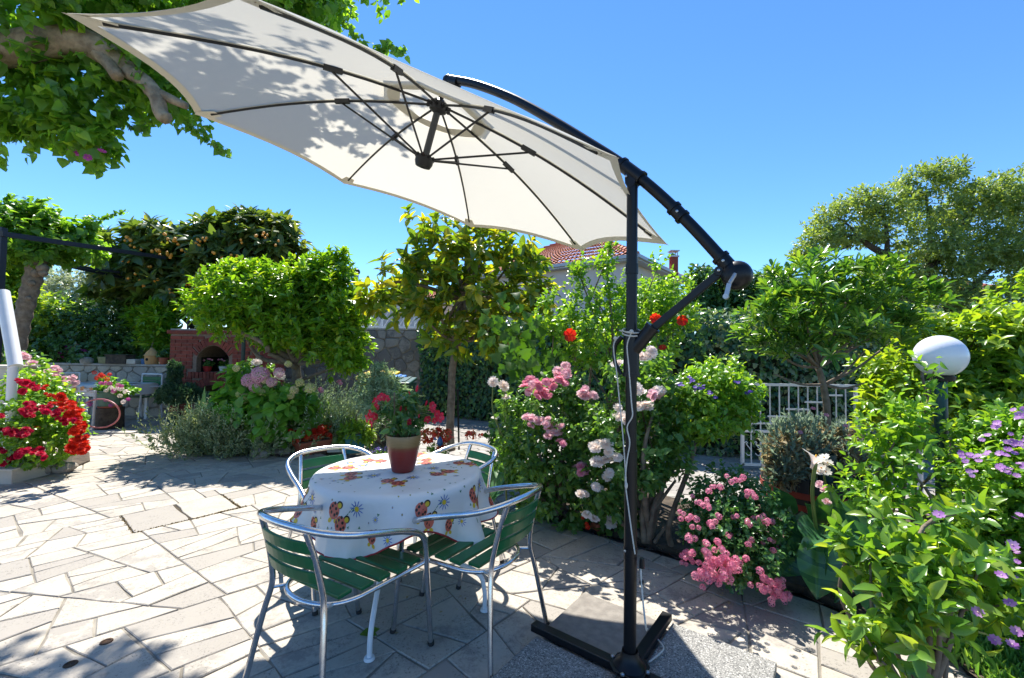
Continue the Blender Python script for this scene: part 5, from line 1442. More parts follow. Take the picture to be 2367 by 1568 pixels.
# ---------------- behind the stone wall, left
def simple_shrub(name, label, cat, base, lobes, nt, m, kind='oval', group=None, r0=.03, **kw):
    root = plant(name, label, cat, base, group)
    ex = crown(root, lobes, nt, m, kind, **kw)
    wood(root, base, lobes, r0)
    return root
simple_shrub('olive_tree', 'silvery grey olive tree behind the stone wall at left', 'tree', (-13.0, 14.5, -.1), [lobe(130, 690, 14.5, 75, 60), lobe(200, 660, 14.5, 60, 50), lobe(90, 650, 14.5, 40, 40), lobe(260, 680, 14.5, 40, 50), lobe(160, 740, 14.5, 100, 50)], 1500, L_olive, 'dia', k=9, L=.12, stem=.3, spread=.9, gap=.2, r0=.12)
simple_shrub('bright_bush', 'bright green bush behind the leaning vine trunk at far left', 'shrub', (-9.6, 9.8, -.1), [lobe(25, 700, 9.8, 50, 90), lobe(20, 620, 9.8, 40, 50), lobe(80, 780, 9.7, 35, 60), lobe(100, 730, 9.9, 50, 50), lobe(-60, 700, 9.8, 70, 120), lobe(10, 800, 9.6, 40, 60)], 1100, L_bright, 'lance', k=8, L=.14, stem=.2, spread=1.1, gap=.2, w=1.6)
ds = simple_shrub('camellia_bush', 'wide dark glossy evergreen bush with a few magenta flowers above the low stone wall', 'shrub', (-8.4, 10.1, -.1), [lobe(110, 780, 10, 60, 70), lobe(190, 765, 10.1, 75, 80), lobe(270, 770, 10.2, 75, 80), lobe(330, 800, 10.1, 45, 55), lobe(150, 815, 9.9, 90, 40), lobe(240, 815, 9.9, 90, 40), lobe(330, 730, 10.4, 50, 40)], 2600, L_dark, 'oval', k=7, L=.085, stem=.12, spread=1.1, shell=(.3, 1.05))
blooms_at('magenta_flower', FL_MAG, ((155, 808), (172, 812), (140, 818), (128, 830), (185, 806)), ds, 7, 5, .045, 9.55)
simple_shrub('bamboo_bush', 'upright light green oleander bush left of the brick barbecue', 'shrub', (-7.2, 9.7, -.1), [lobe(360, 765, 9.6, 30, 60), lobe(388, 790, 9.6, 24, 45), lobe(375, 730, 9.7, 30, 32), lobe(330, 735, 9.9, 25, 25)], 420, L_orange, 'lance', k=8, L=.17, stem=.25, spread=.75, upb=.9)
# loquat
lq_l = [lobe(300, 585, 10.6, 70, 55), lobe(370, 570, 10.6, 70, 60), lobe(440, 575, 10.7, 75, 65), lobe(500, 600, 10.7, 80, 75), lobe(560, 545, 10.8, 70, 55), lobe(620, 570, 10.8, 75, 65), lobe(650, 610, 10.9, 55, 55), lobe(300, 640, 10.5, 70, 55), lobe(380, 650, 10.5, 80, 60), lobe(460, 670, 10.5, 70, 50), lobe(540, 640, 10.6, 80, 50), lobe(345, 690, 10.5, 50, 45), lobe(510, 525, 10.8, 22, 30), lobe(590, 510, 10.8, 30, 22), lobe(660, 530, 10.9, 25, 22), lobe(620, 660, 10.8, 60, 40)]
lq = plant('loquat_tree', 'large loquat tree with drooping leaves and orange fruit behind the barbecue', 'tree', (-7.5, 10.9, -.1))
ex = crown(lq, lq_l, 1150, L_loquat, 'lance', stem=.12, k=11, L=.31, spread=1.2, upb=.6, jit=.35, droop=.22, w=1.2, shell=(.4, 1.12), gap=.34, gf=2.0)
wood(lq, (-7.5, 10.9, -.1), lq_l, .13, .012, M_barkdark)
fm = MB(); fm.sphere((0, 0, 0), 1, 8, 6, sz=1.15); fme = _mesh(fm, F_fruit, 'fruit')
for (u, v) in ((305, 575), (365, 580), (345, 615), (290, 600), (325, 660), (365, 655), (300, 640), (405, 560), (395, 590), (455, 560), (475, 555), (430, 585), (500, 580), (520, 600), (545, 590), (460, 625), (500, 630), (530, 620), (445, 650), (455, 665), (535, 668), (576, 680), (405, 680), (440, 695), (465, 705), (560, 560), (600, 545), (640, 560), (385, 545), (300, 555)):
    p0 = P(u, v, 9.72 if u < 520 else 9.85)
    for k in range(6 if int(u + v) % 2 else 2): 
        q = p0 + rng.normal(size=3) * [.06, .05, .05]
        place('fruit', fme, Matrix.Translation(q) @ Matrix.Scale(.029 * rng.uniform(.8, 1.2), 4), lq)
# orange tree
ot_l = [lobe(470, 710, 6.6, 46, 36, .35), lobe(530, 665, 6.6, 55, 45, .4), lobe(545, 720, 6.45, 75, 60, .45), lobe(600, 680, 6.5, 70, 60, .5), lobe(650, 720, 6.4, 80, 75, .5), lobe(700, 680, 6.5, 75, 60, .5), lobe(760, 690, 6.55, 65, 60, .45), lobe(790, 740, 6.5, 55, 60, .4), lobe(750, 772, 6.4, 70, 55, .45), lobe(800, 810, 6.45, 48, 55, .35), lobe(690, 770, 6.35, 45, 30, .35), lobe(640, 765, 6.35, 60, 40, .4), lobe(570, 730, 6.4, 50, 30, .35), lobe(775, 630, 6.6, 42, 42, .3), lobe(738, 618, 6.6, 24, 30, .2), lobe(590, 650, 6.55, 48, 38, .35), lobe(660, 655, 6.5, 50, 36, .4), lobe(720, 655, 6.5, 60, 42, .4), lobe(790, 600, 6.6, 14, 20, .15), lobe(540, 625, 6.6, 22, 22, .2), lobe(795, 822, 6.4, 34, 24, .25)]
ot = plant('orange_tree', 'dense bright green orange tree with a round crown in the middle flower bed', 'tree', (P(684, 960, 6.6)[0], 6.6, 0))
crown(ot, ot_l, 2500, L_orange, 'oval', stem=.16, k=8, L=.105, spread=1.0, upb=.6, droop=.12, w=.66, shell=(.5, 1.18), gap=.36, gf=3.4)
wood(ot, (P(684, 960, 6.6)[0], 6.6, 0), ot_l, .085, .010, M_bark, trunk=[P(686, 900, 6.6), P(684, 840, 6.6)])
k = MB(); k.tube(catmull([P(684, 850, 6.55), P(650, 830, 6.4), P(620, 818, 6.3)], 5), np.linspace(.045, .03, 11), 7); k.tube(catmull([P(690, 880, 6.55), P(740, 862, 6.4), P(785, 845, 6.35)], 5), np.linspace(.03, .015, 11), 7)
k.tube(catmull([P(560, 770, 6.2), P(590, 783, 6.15), P(616, 800, 6.1), P(620, 815, 6.1)], 5), np.linspace(.03, .035, 16), 7); k.build('low_branch', M_bark, ot, smooth=True, sharp=180)
# cloud-pruned juniper in a pot
jp = plant('juniper_topiary', 'small dark juniper clipped into a flat pad with an upright tuft, left of the barbecue', 'shrub', G(415, 985))
jb = G(415, 985); Yj = jb[1]
crown(jp, [lobe(415, 910, Yj, 40, 22, .3), lobe(388, 915, Yj, 20, 16, .2), lobe(442, 912, Yj, 18, 16, .2), lobe(405, 868, Yj, 13, 24, .11), lobe(398, 845, Yj, 7, 12, .05), lobe(413, 850, Yj, 6, 10, .05)], 1700, L_jun, 'needle', stem=.05, k=8, L=.06, spread=.6, upb=.5, w=.28, shell=(.2, 1.05))
wood(jp, jb, [lobe(410, 908, Yj, 50, 24), lobe(402, 868, Yj, 16, 26)], .03, .01, M_barkdark, trunk=[P(413, 950, Yj), P(410, 925, Yj)])
pt_ = thing('teal_pot', 'small dark teal pot at the foot of the clipped juniper', 'pot', G(397, 985))
q = G(397, 985); k = MB(); k.lathe([(.001, .0), (.06, 0), (.085, .20), (.10, .22), (.10, .25), (.085, .25), (.08, .2)], q, 16); k.build('body', pmat('teal_glaze', (.01, .07, .075), None, rough=.35), pt_, smooth=True, sharp=50)

# ---------------- middle bed
def rocks(pts, label, group):
    for (u, v, w_, h_) in pts:
        q = G(u, v); s = q[1] / 1000.0
        bm_ = MB(); rr_ = rng.uniform(.8, 1.2, (9, 12)); V = []; nn, mm_ = 12, 8
        for i in range(mm_ + 1):
            for j in range(nn):
                th, ph = PI * i / mm_, 2 * PI * j / nn; rr2 = 1 + .16 * math.sin(3 * ph + u) * math.sin(2 * th + v) + .10 * math.sin(5 * ph + 2 * u) + .05 * rng.normal() * (0 < i < mm_)
                V.append((q[0] + w_ * s * .5 * rr2 * math.sin(th) * math.cos(ph), q[1] + w_ * s * .38 * rr2 * math.sin(th) * math.sin(ph), q[2] + h_ * s * .42 - h_ * s * .55 * rr2 * math.cos(th)))
        F_ = [(i * nn + j, i * nn + (j + 1) % nn, (i + 1) * nn + (j + 1) % nn, (i + 1) * nn + j) for i in range(mm_) for j in range(nn)]
        o = bm_.add(V, F_).build('edging_rock', M_rock, None, smooth=True, sharp=35)
        tag(o, label(u, v) if callable(label) else label, 'rock', group)
M_rock = pmat('bed_rock', (.20, .17, .14), (.42, .37, .30), 9, .9, .9, 30, world=True)
rocks([(603, 1058, 44, 26), (655, 1052, 40, 18), (640, 1046, 26, 30)], lambda u, v: {603: 'rounded brown rock at the front tip of the middle flower bed', 655: 'flat pale rock between the rosemary and the terracotta trough', 640: 'upright pale rock just behind the two front rocks of the middle bed'}[u], 'rocks edging the middle bed')
rocks([(400, 996, 18, 12), (424, 1003, 24, 12), (446, 1012, 26, 13), (470, 1024, 24, 12), (494, 1034, 24, 12), (518, 1044, 24, 12)], lambda u, v: 'small pale rock, %s counted from the teal pot in the row edging the middle bed' % {400: 'first', 424: 'second', 446: 'third', 470: 'fourth', 494: 'fifth', 518: 'sixth'}[u], 'small rocks along the left edge of the middle bed')
rocks([(88, 1098, 56, 26), (143, 1092, 52, 24)], lambda u, v: 'grey edging rock under the red flowers, next to the stair plinth' if u < 100 else 'grey edging rock under the red flowers, the one to the right', 'rocks under the red flowers')
hy = plant('hydrangea_bush', 'hydrangea bush with pink and greenish flower heads in front of the orange tree', 'shrub', G(610, 1010))
hb = G(610, 1010)
hl = [lobe(560, 920, 6.0, 45, 45, .35), lobe(610, 930, 5.95, 60, 50, .4), lobe(660, 940, 5.95, 50, 50, .35), lobe(700, 950, 6.0, 35, 45, .3), lobe(580, 970, 5.9, 70, 35, .3), lobe(650, 985, 5.9, 60, 30, .3), lobe(560, 870, 6.1, 25, 25, .2), lobe(530, 935, 6.0, 30, 30, .25)]
crown(hy, hl, 360, L_hydr, 'oval', stem=.1, k=5, L=.14, spread=1.2, upb=.6, droop=.25, w=1.05, parts=260)
wood(hy, hb, hl, .02, .006, M_stem)
for (u, v, s, g) in ((601, 868, .125, 0), (575, 880, .10, 0), (590, 895, .085, 0), (645, 862, .075, 0), (628, 884, .075, 0), (718, 898, .075, 1), (693, 885, .06, 1), (680, 902, .062, 1), (546, 852, .05, 1), (666, 842, .05, 1), (565, 922, .075, 1), (553, 912, .05, 1), (605, 907, .05, 1), (672, 916, .05, 1), (612, 880, .05, 1)):
    bloom('hydrangea_head', HYDG if g else HYD, P(u, v, 5.7), s, hy, jit=.2, label='greenish hydrangea head' if g else 'pink hydrangea head')
for (u, v) in ((540, 848), (610, 838)):
    pass
wr = plant('white_rose', 'two papery white roses beside the brick barbecue post', 'rose', (P(590, 900, 6.9)[0], 6.9, .05))
for (u, v) in ((540, 850), (593, 838), (648, 870)): 
    bloom('rose_bloom', ROSE_W, P(u, v, 6.7), .07, wr); k = MB(); k.tube(catmull([P(u, v, 6.72), P((u + 580) / 2, 890, 6.85), P(585, 960, 6.9)], 4), .006, 5); k.build('stem', M_stem, wr)
crown(wr, [lobe(590, 870, 6.9, 45, 30, .3)], 90, L_rose, 'oval', k=5, L=.06, stem=.08)
# rosemary: fountain of needle shoots
def needle_shoots(root, base, n, rad, Lm, m, lean=(0, 0), needles=26, nl=.028, tipm=None, tilt=(.25, 1.15), nw=.12, curve=.35, tipn=None):
    base = np.asarray(base, float); pos = []; dr = []; nn = []; tubes = MB(); tips_ = []
    for i in range(n):
        b = base + np.array([rng.normal() * rad[0], rng.normal() * rad[1], 0]); ph = rng.uniform(0, 2 * PI); th = rng.uniform(*tilt)
        d = np.array([math.cos(ph) * math.sin(th) + lean[0], math.sin(ph) * math.sin(th) + lean[1], math.cos(th)]); d = nrm(d); L = Lm * rng.uniform(.6, 1.15)
        t = np.linspace(.15, 1, needles)[:, None]
        up_ = np.array([rng.normal() * .25, rng.normal() * .25, curve])
        pts = b + d * L * t + up_ * L * t * t * .5
        tg = nrm(d * L + up_ * L * t)
        if i % 3 == 0: tubes.tube(np.vstack([b, pts[::5]]), .0025, 3, cap=False)
        r = nrm(np.cross(tg, rng.normal(size=(needles, 3))))
        pos.append(pts); dr.append(tg * .8 + r * .75); nn.append(np.cross(r, tg)); tips_.append((pts[-1], tg[-1]))
    pos, dr, nn = map(np.concatenate, (pos, dr, nn))
    foliage('shoots', pos, dr, nn, nl * rng.uniform(.7, 1.3, len(pos)), 'needle', m, root, nw / .5, kindtag='stuff')
    if n >= 3: tubes.build('stems', M_stem, root, kind='stuff')
    return tips_
ro = plant('rosemary_bush', 'spreading blue-green rosemary bush with pale upright shoots at the front of the middle bed', 'shrub', G(570, 1050))
rbse = G(552, 1044)
tp_ = needle_shoots(ro, rbse, 900, (.34, .22), .50, L_rosem, (-.05, .0), needles=24, nl=.055, nw=.16, tilt=(.1, 1.3))
tp2 = needle_shoots(ro, G(545, 1036), 260, (.25, .22), .55, L_rosem, (-.45, -.02), needles=26, nl=.05, nw=.15, tilt=(.2, 1.1))
pp = np.array([t[0] for t in tp_ + tp2]); pd2 = np.array([t[1] for t in tp_ + tp2]); sel = rng.random(len(pp)) < .6
qs = np.concatenate([pp[sel] + pd2[sel] * a for a in np.linspace(-.02, .10, 8)]); ds_ = np.concatenate([pd2[sel]] * 8)
foliage('pale_tips', qs, ds_ + rng.normal(size=ds_.shape) * .4, rng.normal(size=ds_.shape), .018, 'dia', L_tipp, ro, .8, kindtag='stuff')
lv = plant('lavender_bush', 'large grey-green lavender bush behind the hydrangea, right of the orange trunk', 'shrub', G(770, 1010))
needle_shoots(lv, np.array([P(770, 985, 6.7)[0], 6.7, .05]), 480, (.42, .3), .72, L_lav, (.15, -.05), needles=22, nl=.05, nw=.09, tilt=(.05, .9))
needle_shoots(lv, np.array([P(765, 1000, 6.6)[0], 6.6, .05]), 200, (.25, .15), .45, L_rosem, (.1, .1), needles=20, nl=.04, nw=.10, tilt=(.05, .9))
blooms_at('red_poppy', FL_DI, ((783, 886), (745, 905)), lv, 3, 2, .04, 6.3)
cdr = plant('feathery_cedar', 'small feathery pale cedar with drooping sprays in front of the bins', 'conifer', G(885, 1030))
cl_ = [lobe(875, 850, 6.0, 16, 18, .12), lobe(862, 880, 6.0, 30, 22, .2), lobe(895, 875, 6.0, 26, 18, .2), lobe(905, 905, 5.95, 36, 20, .22), lobe(860, 910, 5.95, 40, 22, .25), lobe(920, 925, 5.9, 24, 20, .2), lobe(870, 940, 5.9, 40, 24, .25)]
crown(cdr, cl_, 850, L_cedar, 'needle', stem=.10, k=10, L=.05, spread=.9, upb=-.1, droop=.35, w=.3, shell=(.2, 1.1), gap=.25, gf=6)
wood(cdr, G(885, 1030), cl_, .02, .004, M_bark, extra=None)
fb = plant('bed_foliage', 'low dark green filler plants between hydrangea and lavender', 'shrub', G(740, 1015))
crown(fb, [lobe(740, 975, 6.5, 50, 30, .25), lobe(790, 985, 6.4, 40, 22, .2), lobe(720, 950, 6.5, 40, 40, .25)], 320, L_rose, 'oval', stem=.08, k=6, L=.06, gap=.2)
# agave-like spiky leaves beside the juniper
sk = plant('spiky_plant', 'tuft of long upright blue-green blades behind the rosemary', 'plant', G(480, 1000))
k_ = 30; b_ = G(485, 1000); pos = np.repeat(b_[None], k_, 0) + rng.normal(size=(k_, 3)) * [.12, .12, 0]; dr = np.stack([rng.normal(size=k_) * .28, rng.normal(size=k_) * .2, np.ones(k_)], 1)
me = leaf_mesh('blade', 'lance', L_jun, .35)
for i in range(k_): place('blade', me, frame(pos[i], dr[i], [0, -1, .2], rng.uniform(.45, .8)), sk)
# begonia trough
def trough(name, label, u0, u1, v, h, w, m, cat='planter'):
    a, b_ = G(u0, v), G(u1, v - (u1 - u0) * .16); d = b_ - a; L = np.linalg.norm(d[:2]); c = (a + b_) / 2; an = math.atan2(d[1], d[0])
    t = thing(name, label, cat, c); k = MB(); k.box((c[0], c[1], c[2] + h / 2), (L, w, h), an, taper=.86); k.build('body', m, t, bevel=.006)
    k = MB(); k.box((c[0], c[1], c[2] + h - .012), (L + .03, w + .03, .03), an); k.build('rim', m, t, bevel=.005)
    k = MB(); k.box((c[0], c[1], c[2] + h + .003), (L - .03, w - .03, .015), an); k.build('soil', M_soil, t)
    return t, c, an, L
t, c, an, L = trough('terracotta_trough', 'terracotta trough of dark red begonias beside the rosemary bush', 684, 759, 1054, .17, .2, M_terra)
bg_ = plant('begonia', 'dark red begonias filling the terracotta trough', 'flowers', (c[0], c[1], c[2] + .17))
ll = [(np.array([c[0] + math.cos(an) * x, c[1] + math.sin(an) * x, c[2] + .23]), np.array([.11, .10, .09])) for x in (-.15, 0, .15)]
crown(bg_, ll, 110, L_red, 'oval', k=5, L=.05, stem=.06)
for i in range(46):
    q = ll[i % 3][0] + rng.normal(size=3) * [.07, .05, .03] + [0, -.03, .07]; bloom('flower_cluster', GER_R, q, .026 * rng.uniform(.7, 1.2), bg_)
bpx = G(818, 1045); 
tq = thing('teal_planter', 'square teal planter with a bushy light green plant behind the back left chair', 'planter', bpx)
k = MB(); k.box((bpx[0], bpx[1], .13), (.27, .27, .26), .5, taper=.8); k.build('body', pmat('teal_planter_paint', (.03, .16, .17), (.05, .2, .2), 8, .5), tq, bevel=.008)
k = MB(); k.box((bpx[0], bpx[1], .262), (.25, .25, .012), .5); k.build('soil', M_soil, tq)
gp = simple_shrub('lily_plant', 'bushy light green plant growing in the square teal planter', 'plant', (bpx[0], bpx[1], .26), [lobe(822, 1000, bpx[1], 30, 20, .17), lobe(800, 1008, bpx[1], 18, 14, .12), lobe(845, 1008, bpx[1], 16, 16, .12)], 130, L_bright, 'lance', k=9, L=.085, stem=.12, spread=1.0, r0=.008, w=1.3)
pv = plant('violet_flowers', 'low tuft of tiny violet flowers behind the table', 'flowers', G(873, 1052))
crown(pv, [lobe(873, 1046, G(873, 1052)[1], 22, 8, .12)], 60, L_rose, 'dia', k=5, L=.03, stem=.03)
for i in range(26):
    q = G(873, 1052); bloom('violet_flower', FL_BLUE, (q[0] + rng.normal() * .07, q[1] + rng.normal() * .06 - .03, .06 + rng.random() * .04), .014, pv, zd=(0, -.4, 1))
ps = thing('stone_pot', 'little whitish stone pot with a round cactus right of the terracotta trough', 'pot', G(775, 1046))
q = G(775, 1044); k = MB(); k.box((q[0], q[1], .05), (.2, .14, .10), .3); k.build('body', M_step, ps, bevel=.01); k = MB(); k.sphere((q[0], q[1], .15), .05, 12, 8, sz=1.3); k.build('cactus', pmat('cactus', (.12, .17, .04), None, rough=.6), ps, smooth=True)

# ---------------- left: red rose hedge, pink roses
rf = plant('red_flower_bush', 'bush covered in scarlet and crimson flowers beside the stair plinth', 'shrub', G(120, 1085))
rl = [lobe(90, 950, 4.9, 55, 55, .4), lobe(118, 975, 4.9, 44, 50, .35), lobe(110, 1030, 4.8, 65, 45, .35), lobe(70, 890, 5.0, 45, 40, .3), lobe(112, 912, 5.0, 34, 28, .25), lobe(150, 1000, 4.85, 24, 46, .22), lobe(50, 1020, 4.75, 35, 50, .25)]
crown(rf, rl, 800, L_hib, 'oval', k=6, L=.055, stem=.09, gap=.2)
wood(rf, G(110, 1085), rl, .02, .004, M_stem)
blooms_at('rose_bloom', ROSE_R, ((165, 940), (178, 960), (185, 985), (180, 1000), (190, 1005), (175, 1020), (185, 1022), (168, 1035), (182, 1042), (150, 935), (160, 955), (140, 925), (190, 1032), (172, 950)), rf, 6, 4, .042, 4.55, dY=.08)
blooms_at('rose_bloom', ROSE_C, ((80, 935), (65, 938), (95, 945), (110, 942), (55, 950), (70, 960), (130, 955), (145, 970), (165, 965), (40, 990), (30, 1000), (48, 1005), (60, 1000), (62, 1040), (80, 1045), (45, 1048), (90, 1050), (30, 1055), (20, 1068), (10, 1000), (8, 960), (5, 1045), (60, 895), (75, 890), (50, 880)), rf, 6, 4, .034, 4.5, dY=.1)
blooms_at('rose_bloom', ROSE_R, ((100, 895), (105, 915), (85, 1000), (120, 930)), rf, 8, 3, .026, 4.7)
pr1 = plant('pale_pink_rose', 'tall pale pink rose bush behind the red flowers, against the stone wall', 'rose', (P(75, 900, 5.6)[0], 5.6, .05))
rl = [lobe(65, 880, 5.6, 40, 45, .3), lobe(95, 890, 5.6, 34, 30, .25), lobe(60, 840, 5.7, 18, 25, .2), lobe(125, 890, 5.5, 16, 16, .15)]
crown(pr1, rl, 240, L_rose, 'oval', k=6, L=.065, stem=.1, gap=.2); wood(pr1, (P(75, 900, 5.6)[0], 5.6, .05), rl, .015, .004, M_stem)
blooms_at('rose_bloom', ROSE_PP, ((45, 828), (52, 818), (62, 826), (70, 842), (128, 852), (122, 868), (118, 862), (165, 878), (158, 886), (172, 892), (110, 875), (60, 880), (75, 870), (45, 868), (140, 880)), pr1, 4, 3, .045, 5.4)

# ---------------- geranium pot on the log, standpipe and hose
sb = G(252, 990)
lg_ = thing('tree_stump', 'dark upright log carrying the geranium pot', 'stump', sb)
k = MB(); k.lathe([(.001, 0), (.205, 0), (.20, .12), (.195, .30), (.20, .36), (.001, .362)], sb, 18); k.build('log', M_barkdark, lg_, smooth=True, sharp=50)
gpz = .363
gpo = thing('geranium_pot', 'green plastic pot of geraniums standing on the dark log', 'pot', (sb[0], sb[1], gpz))
k = MB(); k.lathe([(.001, 0), (.15, 0), (.185, .20), (.19, .24), (.205, .245), (.205, .27), (.185, .27), (.17, .235), (.001, .235)], (sb[0], sb[1], gpz + .03), 22); k.build('body', pmat('pot_green', (.06, .14, .10), (.08, .17, .12), 6, .5), gpo, smooth=True, sharp=40)
k = MB(); k.lathe([(.001, 0), (.16, 0), (.17, .03), (.001, .031)], (sb[0], sb[1], gpz), 20); k.build('saucer', M_terra, gpo, smooth=True, sharp=40)
k = MB(); k.lathe([(.001, 0), (.17, 0)], (sb[0], sb[1], gpz + .262), 16); k.build('soil', M_soil, gpo)
ge = plant('geranium', 'trailing geraniums with red, magenta and white flowers in the green pot', 'flowers', (sb[0], sb[1], gpz + .27))
Yg = sb[1]
gl = [lobe(255, 898, Yg, 36, 13, .2), lobe(280, 900, Yg, 28, 12, .18), lobe(292, 905, Yg, 22, 10, .15), lobe(245, 882, Yg, 22, 14, .12)]
crown(ge, gl, 150, L_hydr, 'oval', k=5, L=.06, stem=.07, w=1.3)
wood(ge, (sb[0], sb[1], gpz + .27), gl, .008, .003, M_stem)
for me, pts, lab in ((GER_R, ((228, 860), (240, 866), (250, 870), (262, 866), (232, 874), (252, 878)), 'red'), (GER_M, ((240, 888), (250, 886), (270, 905), (278, 888), (262, 890), (252, 926), (300, 924), (265, 940), (215, 936), (290, 890)), 'magenta'), (GER_W, ((262, 898), (280, 902), (290, 898), (268, 912), (300, 906), (255, 905), (285, 915), (294, 930)), 'white')):
    for u, v in pts:
        bloom('flower_cluster', me, P(u - 8 + rng.normal() * 2, v + rng.normal() * 2, Yg - .18), .042 * rng.uniform(.7, 1.1), ge)
tpx = G(214, 997)
tap = thing('standpipe', 'grey garden standpipe with a tap beside the geranium log', 'tap', tpx)
k = MB(); k.tube([tpx, tpx + [.02, 0, .68]], .02, 8); k.tube([tpx + [.02, 0, .67], tpx + [-.20, 0, .66]], .016, 8); k.tube([tpx + [-.19, 0, .67], tpx + [-.20, 0, .58]], .013, 8); k.build('pipe', M_gutter, tap, smooth=True)
k = MB(); k.bar(tpx + [-.15, -.03, .70], tpx + [-.05, -.03, .70], .02, .012); k.tube([tpx + [-.1, -.02, .66], tpx + [-.1, -.03, .70]], .008, 6); k.build('handle', M_gutter, tap)
hs_ = [P(200 + 30 + 47 * math.cos(t), 960 + 33 * math.sin(t) - 4, tpx[1] - .22 + .08 * math.sin(t * 2)) for t in np.linspace(2.6, 2.6 - 5.4, 30)]
k = MB(); k.tube(hs_, .013, 7); tag(k.build('garden_hose', pmat('hose_pink', (.42, .12, .12), None, rough=.5), smooth=True), 'pinkish garden hose looped in front of the standpipe', 'hose')
kb = thing('drain_slab', 'long pale kerb slab on the paving in front of the geranium log', 'slab', G(270, 1000))
q = G(262, 1000); k = MB(); k.box((q[0], q[1] - .02, .012), (.75, .16, .02)); k.build('slab', M_step, kb, bevel=.004)

# ---------------- things on the stone wall
zt = 1.09 - .06 + .042
def onwall(u, Y=9.1): return np.array([P(u, 848, Y)[0], Y, zt])
q = onwall(350); bh = thing('ornament', 'pointed terracotta birdhouse ornament on the stone wall next to the barbecue', 'ornament', q)
k = MB(); k.lathe([(.001, 0), (.11, 0), (.125, .10), (.12, .17), (.14, .175), (.09, .26), (.03, .33), (.001, .35)], q, 14); k.build('body', pmat('ochre_clay', (.50, .27, .10), (.60, .36, .15), 7, .8), bh, smooth=True, sharp=35)
k = MB(); k.lathe([(.001, 0), (.03, .002)], q + [0, -.122, .10], 10, R=np.array([[1, 0, 0], [0, 0, -1], [0, 1, 0]], float)); k.build('hole', M_soot, bh)
def small_pot(u, r, h, m, lab, gr='pots and stones on the low stone wall', plantm=None):
    q = onwall(u); t = thing('wall_pot', lab, 'pot', q, gr); k = MB(); k.lathe([(.001, 0), (r * .75, 0), (r, h * .85), (r * 1.08, h * .86), (r * 1.08, h), (r * .9, h), (r * .85, h * .8), (.001, h * .8)], q, 14); k.build('body', m, t, smooth=True, sharp=40)
    if plantm: crown(t, [(q + [0, 0, h + .08], np.array([.11, .1, .1]))], 40, plantm, 'oval', k=5, L=.06, stem=.05, name='plant')
M_bluepot = pmat('blue_pot', (.03, .12, .30), None, rough=.4)
small_pot(333, .06, .11, M_bluepot, 'small blue pot left of the birdhouse ornament on the stone wall')
small_pot(378, .09, .14, M_terra, 'terracotta pot with a bushy plant on the wall beside the barbecue', plantm=L_dark)
q = onwall(278); t = thing('wooden_box', 'dark wooden planter box on the low stone wall', 'box', q); k = MB(); k.box(q + [0, 0, .09], (.42, .24, .18)); k.build('body', M_barkdark, t, bevel=.006)
k = MB(); k.box(q + [0, 0, .185], (.45, .27, .015)); k.build('lid', M_barkdark, t)
q = onwall(248); t = thing('trough_pot', 'low greenish trough on the wall left of the dark box', 'pot', q); k = MB(); k.box(q + [0, 0, .07], (.26, .2, .14), taper=.85); k.build('body', pmat('mossy_clay', (.20, .20, .09), (.28, .26, .14), 9, .9), t, bevel=.01)
q = onwall(200); k = MB(); k.lathe([(.10 * 1.0, 0), (.115, .05), (.10, .10), (.05, .13), (.001, .135)], q, 12); tag(k.build('round_stone', M_rock, None, smooth=True, sharp=60), 'round grey stone lying on top of the low stone wall', 'stone')
q = onwall(310); k = MB(); k.box(q + [0, 0, .05], (.2, .2, .10)); tag(k.build('stone_block', M_step, None, bevel=.01), 'small pale block on the wall between the dark box and the blue pot', 'stone')
# pots inside the oven
for u, m, lab, fm_ in ((480, pmat('red_pot', (.45, .03, .03), None, rough=.4), 'red pot with pink flowers inside the barbecue oven', FL_DI), (517, M_white, 'white pot with red flowers inside the barbecue oven', FL_DI)):
    q = np.array([P(u, 850, 8.75)[0], 8.75, .952]); t = thing('oven_pot', lab, 'pot', q); k = MB(); k.lathe([(.001, 0), (.06, 0), (.085, .10), (.075, .11), (.001, .09)], q, 14); k.build('body', m, t, smooth=True, sharp=40)
    crown(t, [(q + [0, 0, .16], np.array([.10, .08, .07]))], 30, L_rose, 'oval', k=5, L=.045, stem=.05, name='leaves')
    for i in range(5): bloom('flower', fm_, q + [rng.normal() * .05, -.05, .2 + rng.random() * .06], .022, t)

# ---------------- magnolia
mb_ = G(1043, 1042)
mg = plant('magnolia_tree', 'slim magnolia tree with yellow-green leathery leaves behind the table', 'tree', mb_)
Ym = mb_[1]
ml_ = [lobe(975, 520, Ym, 35, 32, .3), lobe(1050, 540, Ym, 65, 40, .5), lobe(1120, 555, Ym, 65, 35, .5), lobe(1030, 600, Ym, 75, 45, .6), lobe(1120, 610, Ym, 80, 50, .6), lobe(1200, 580, Ym, 45, 35, .4), lobe(950, 640, Ym, 70, 45, .5), lobe(1020, 670, Ym, 80, 50, .6), lobe(1100, 680, Ym - .2, 80, 50, .6), lobe(1190, 670, Ym, 75, 50, .6), lobe(1260, 690, Ym, 45, 35, .4), lobe(890, 690, Ym, 45, 35, .4), lobe(860, 705, Ym, 25, 20, .25), lobe(960, 720, Ym - .2, 60, 35, .5), lobe(1050, 735, Ym - .2, 70, 35, .5), lobe(1160, 740, Ym, 90, 40, .5), lobe(1110, 790, Ym, 85, 32, .4), lobe(1020, 780, Ym, 40, 25, .3), lobe(1235, 610, Ym, 22, 22, .2)]
ex = crown(mg, ml_, 430, L_magn, 'oval', stem=.07, k=9, L=.18, spread=1.15, upb=.55, jit=.35, droop=.18, w=.62, shell=(.45, 1.08), gap=.22, gf=2.6, parts=300)
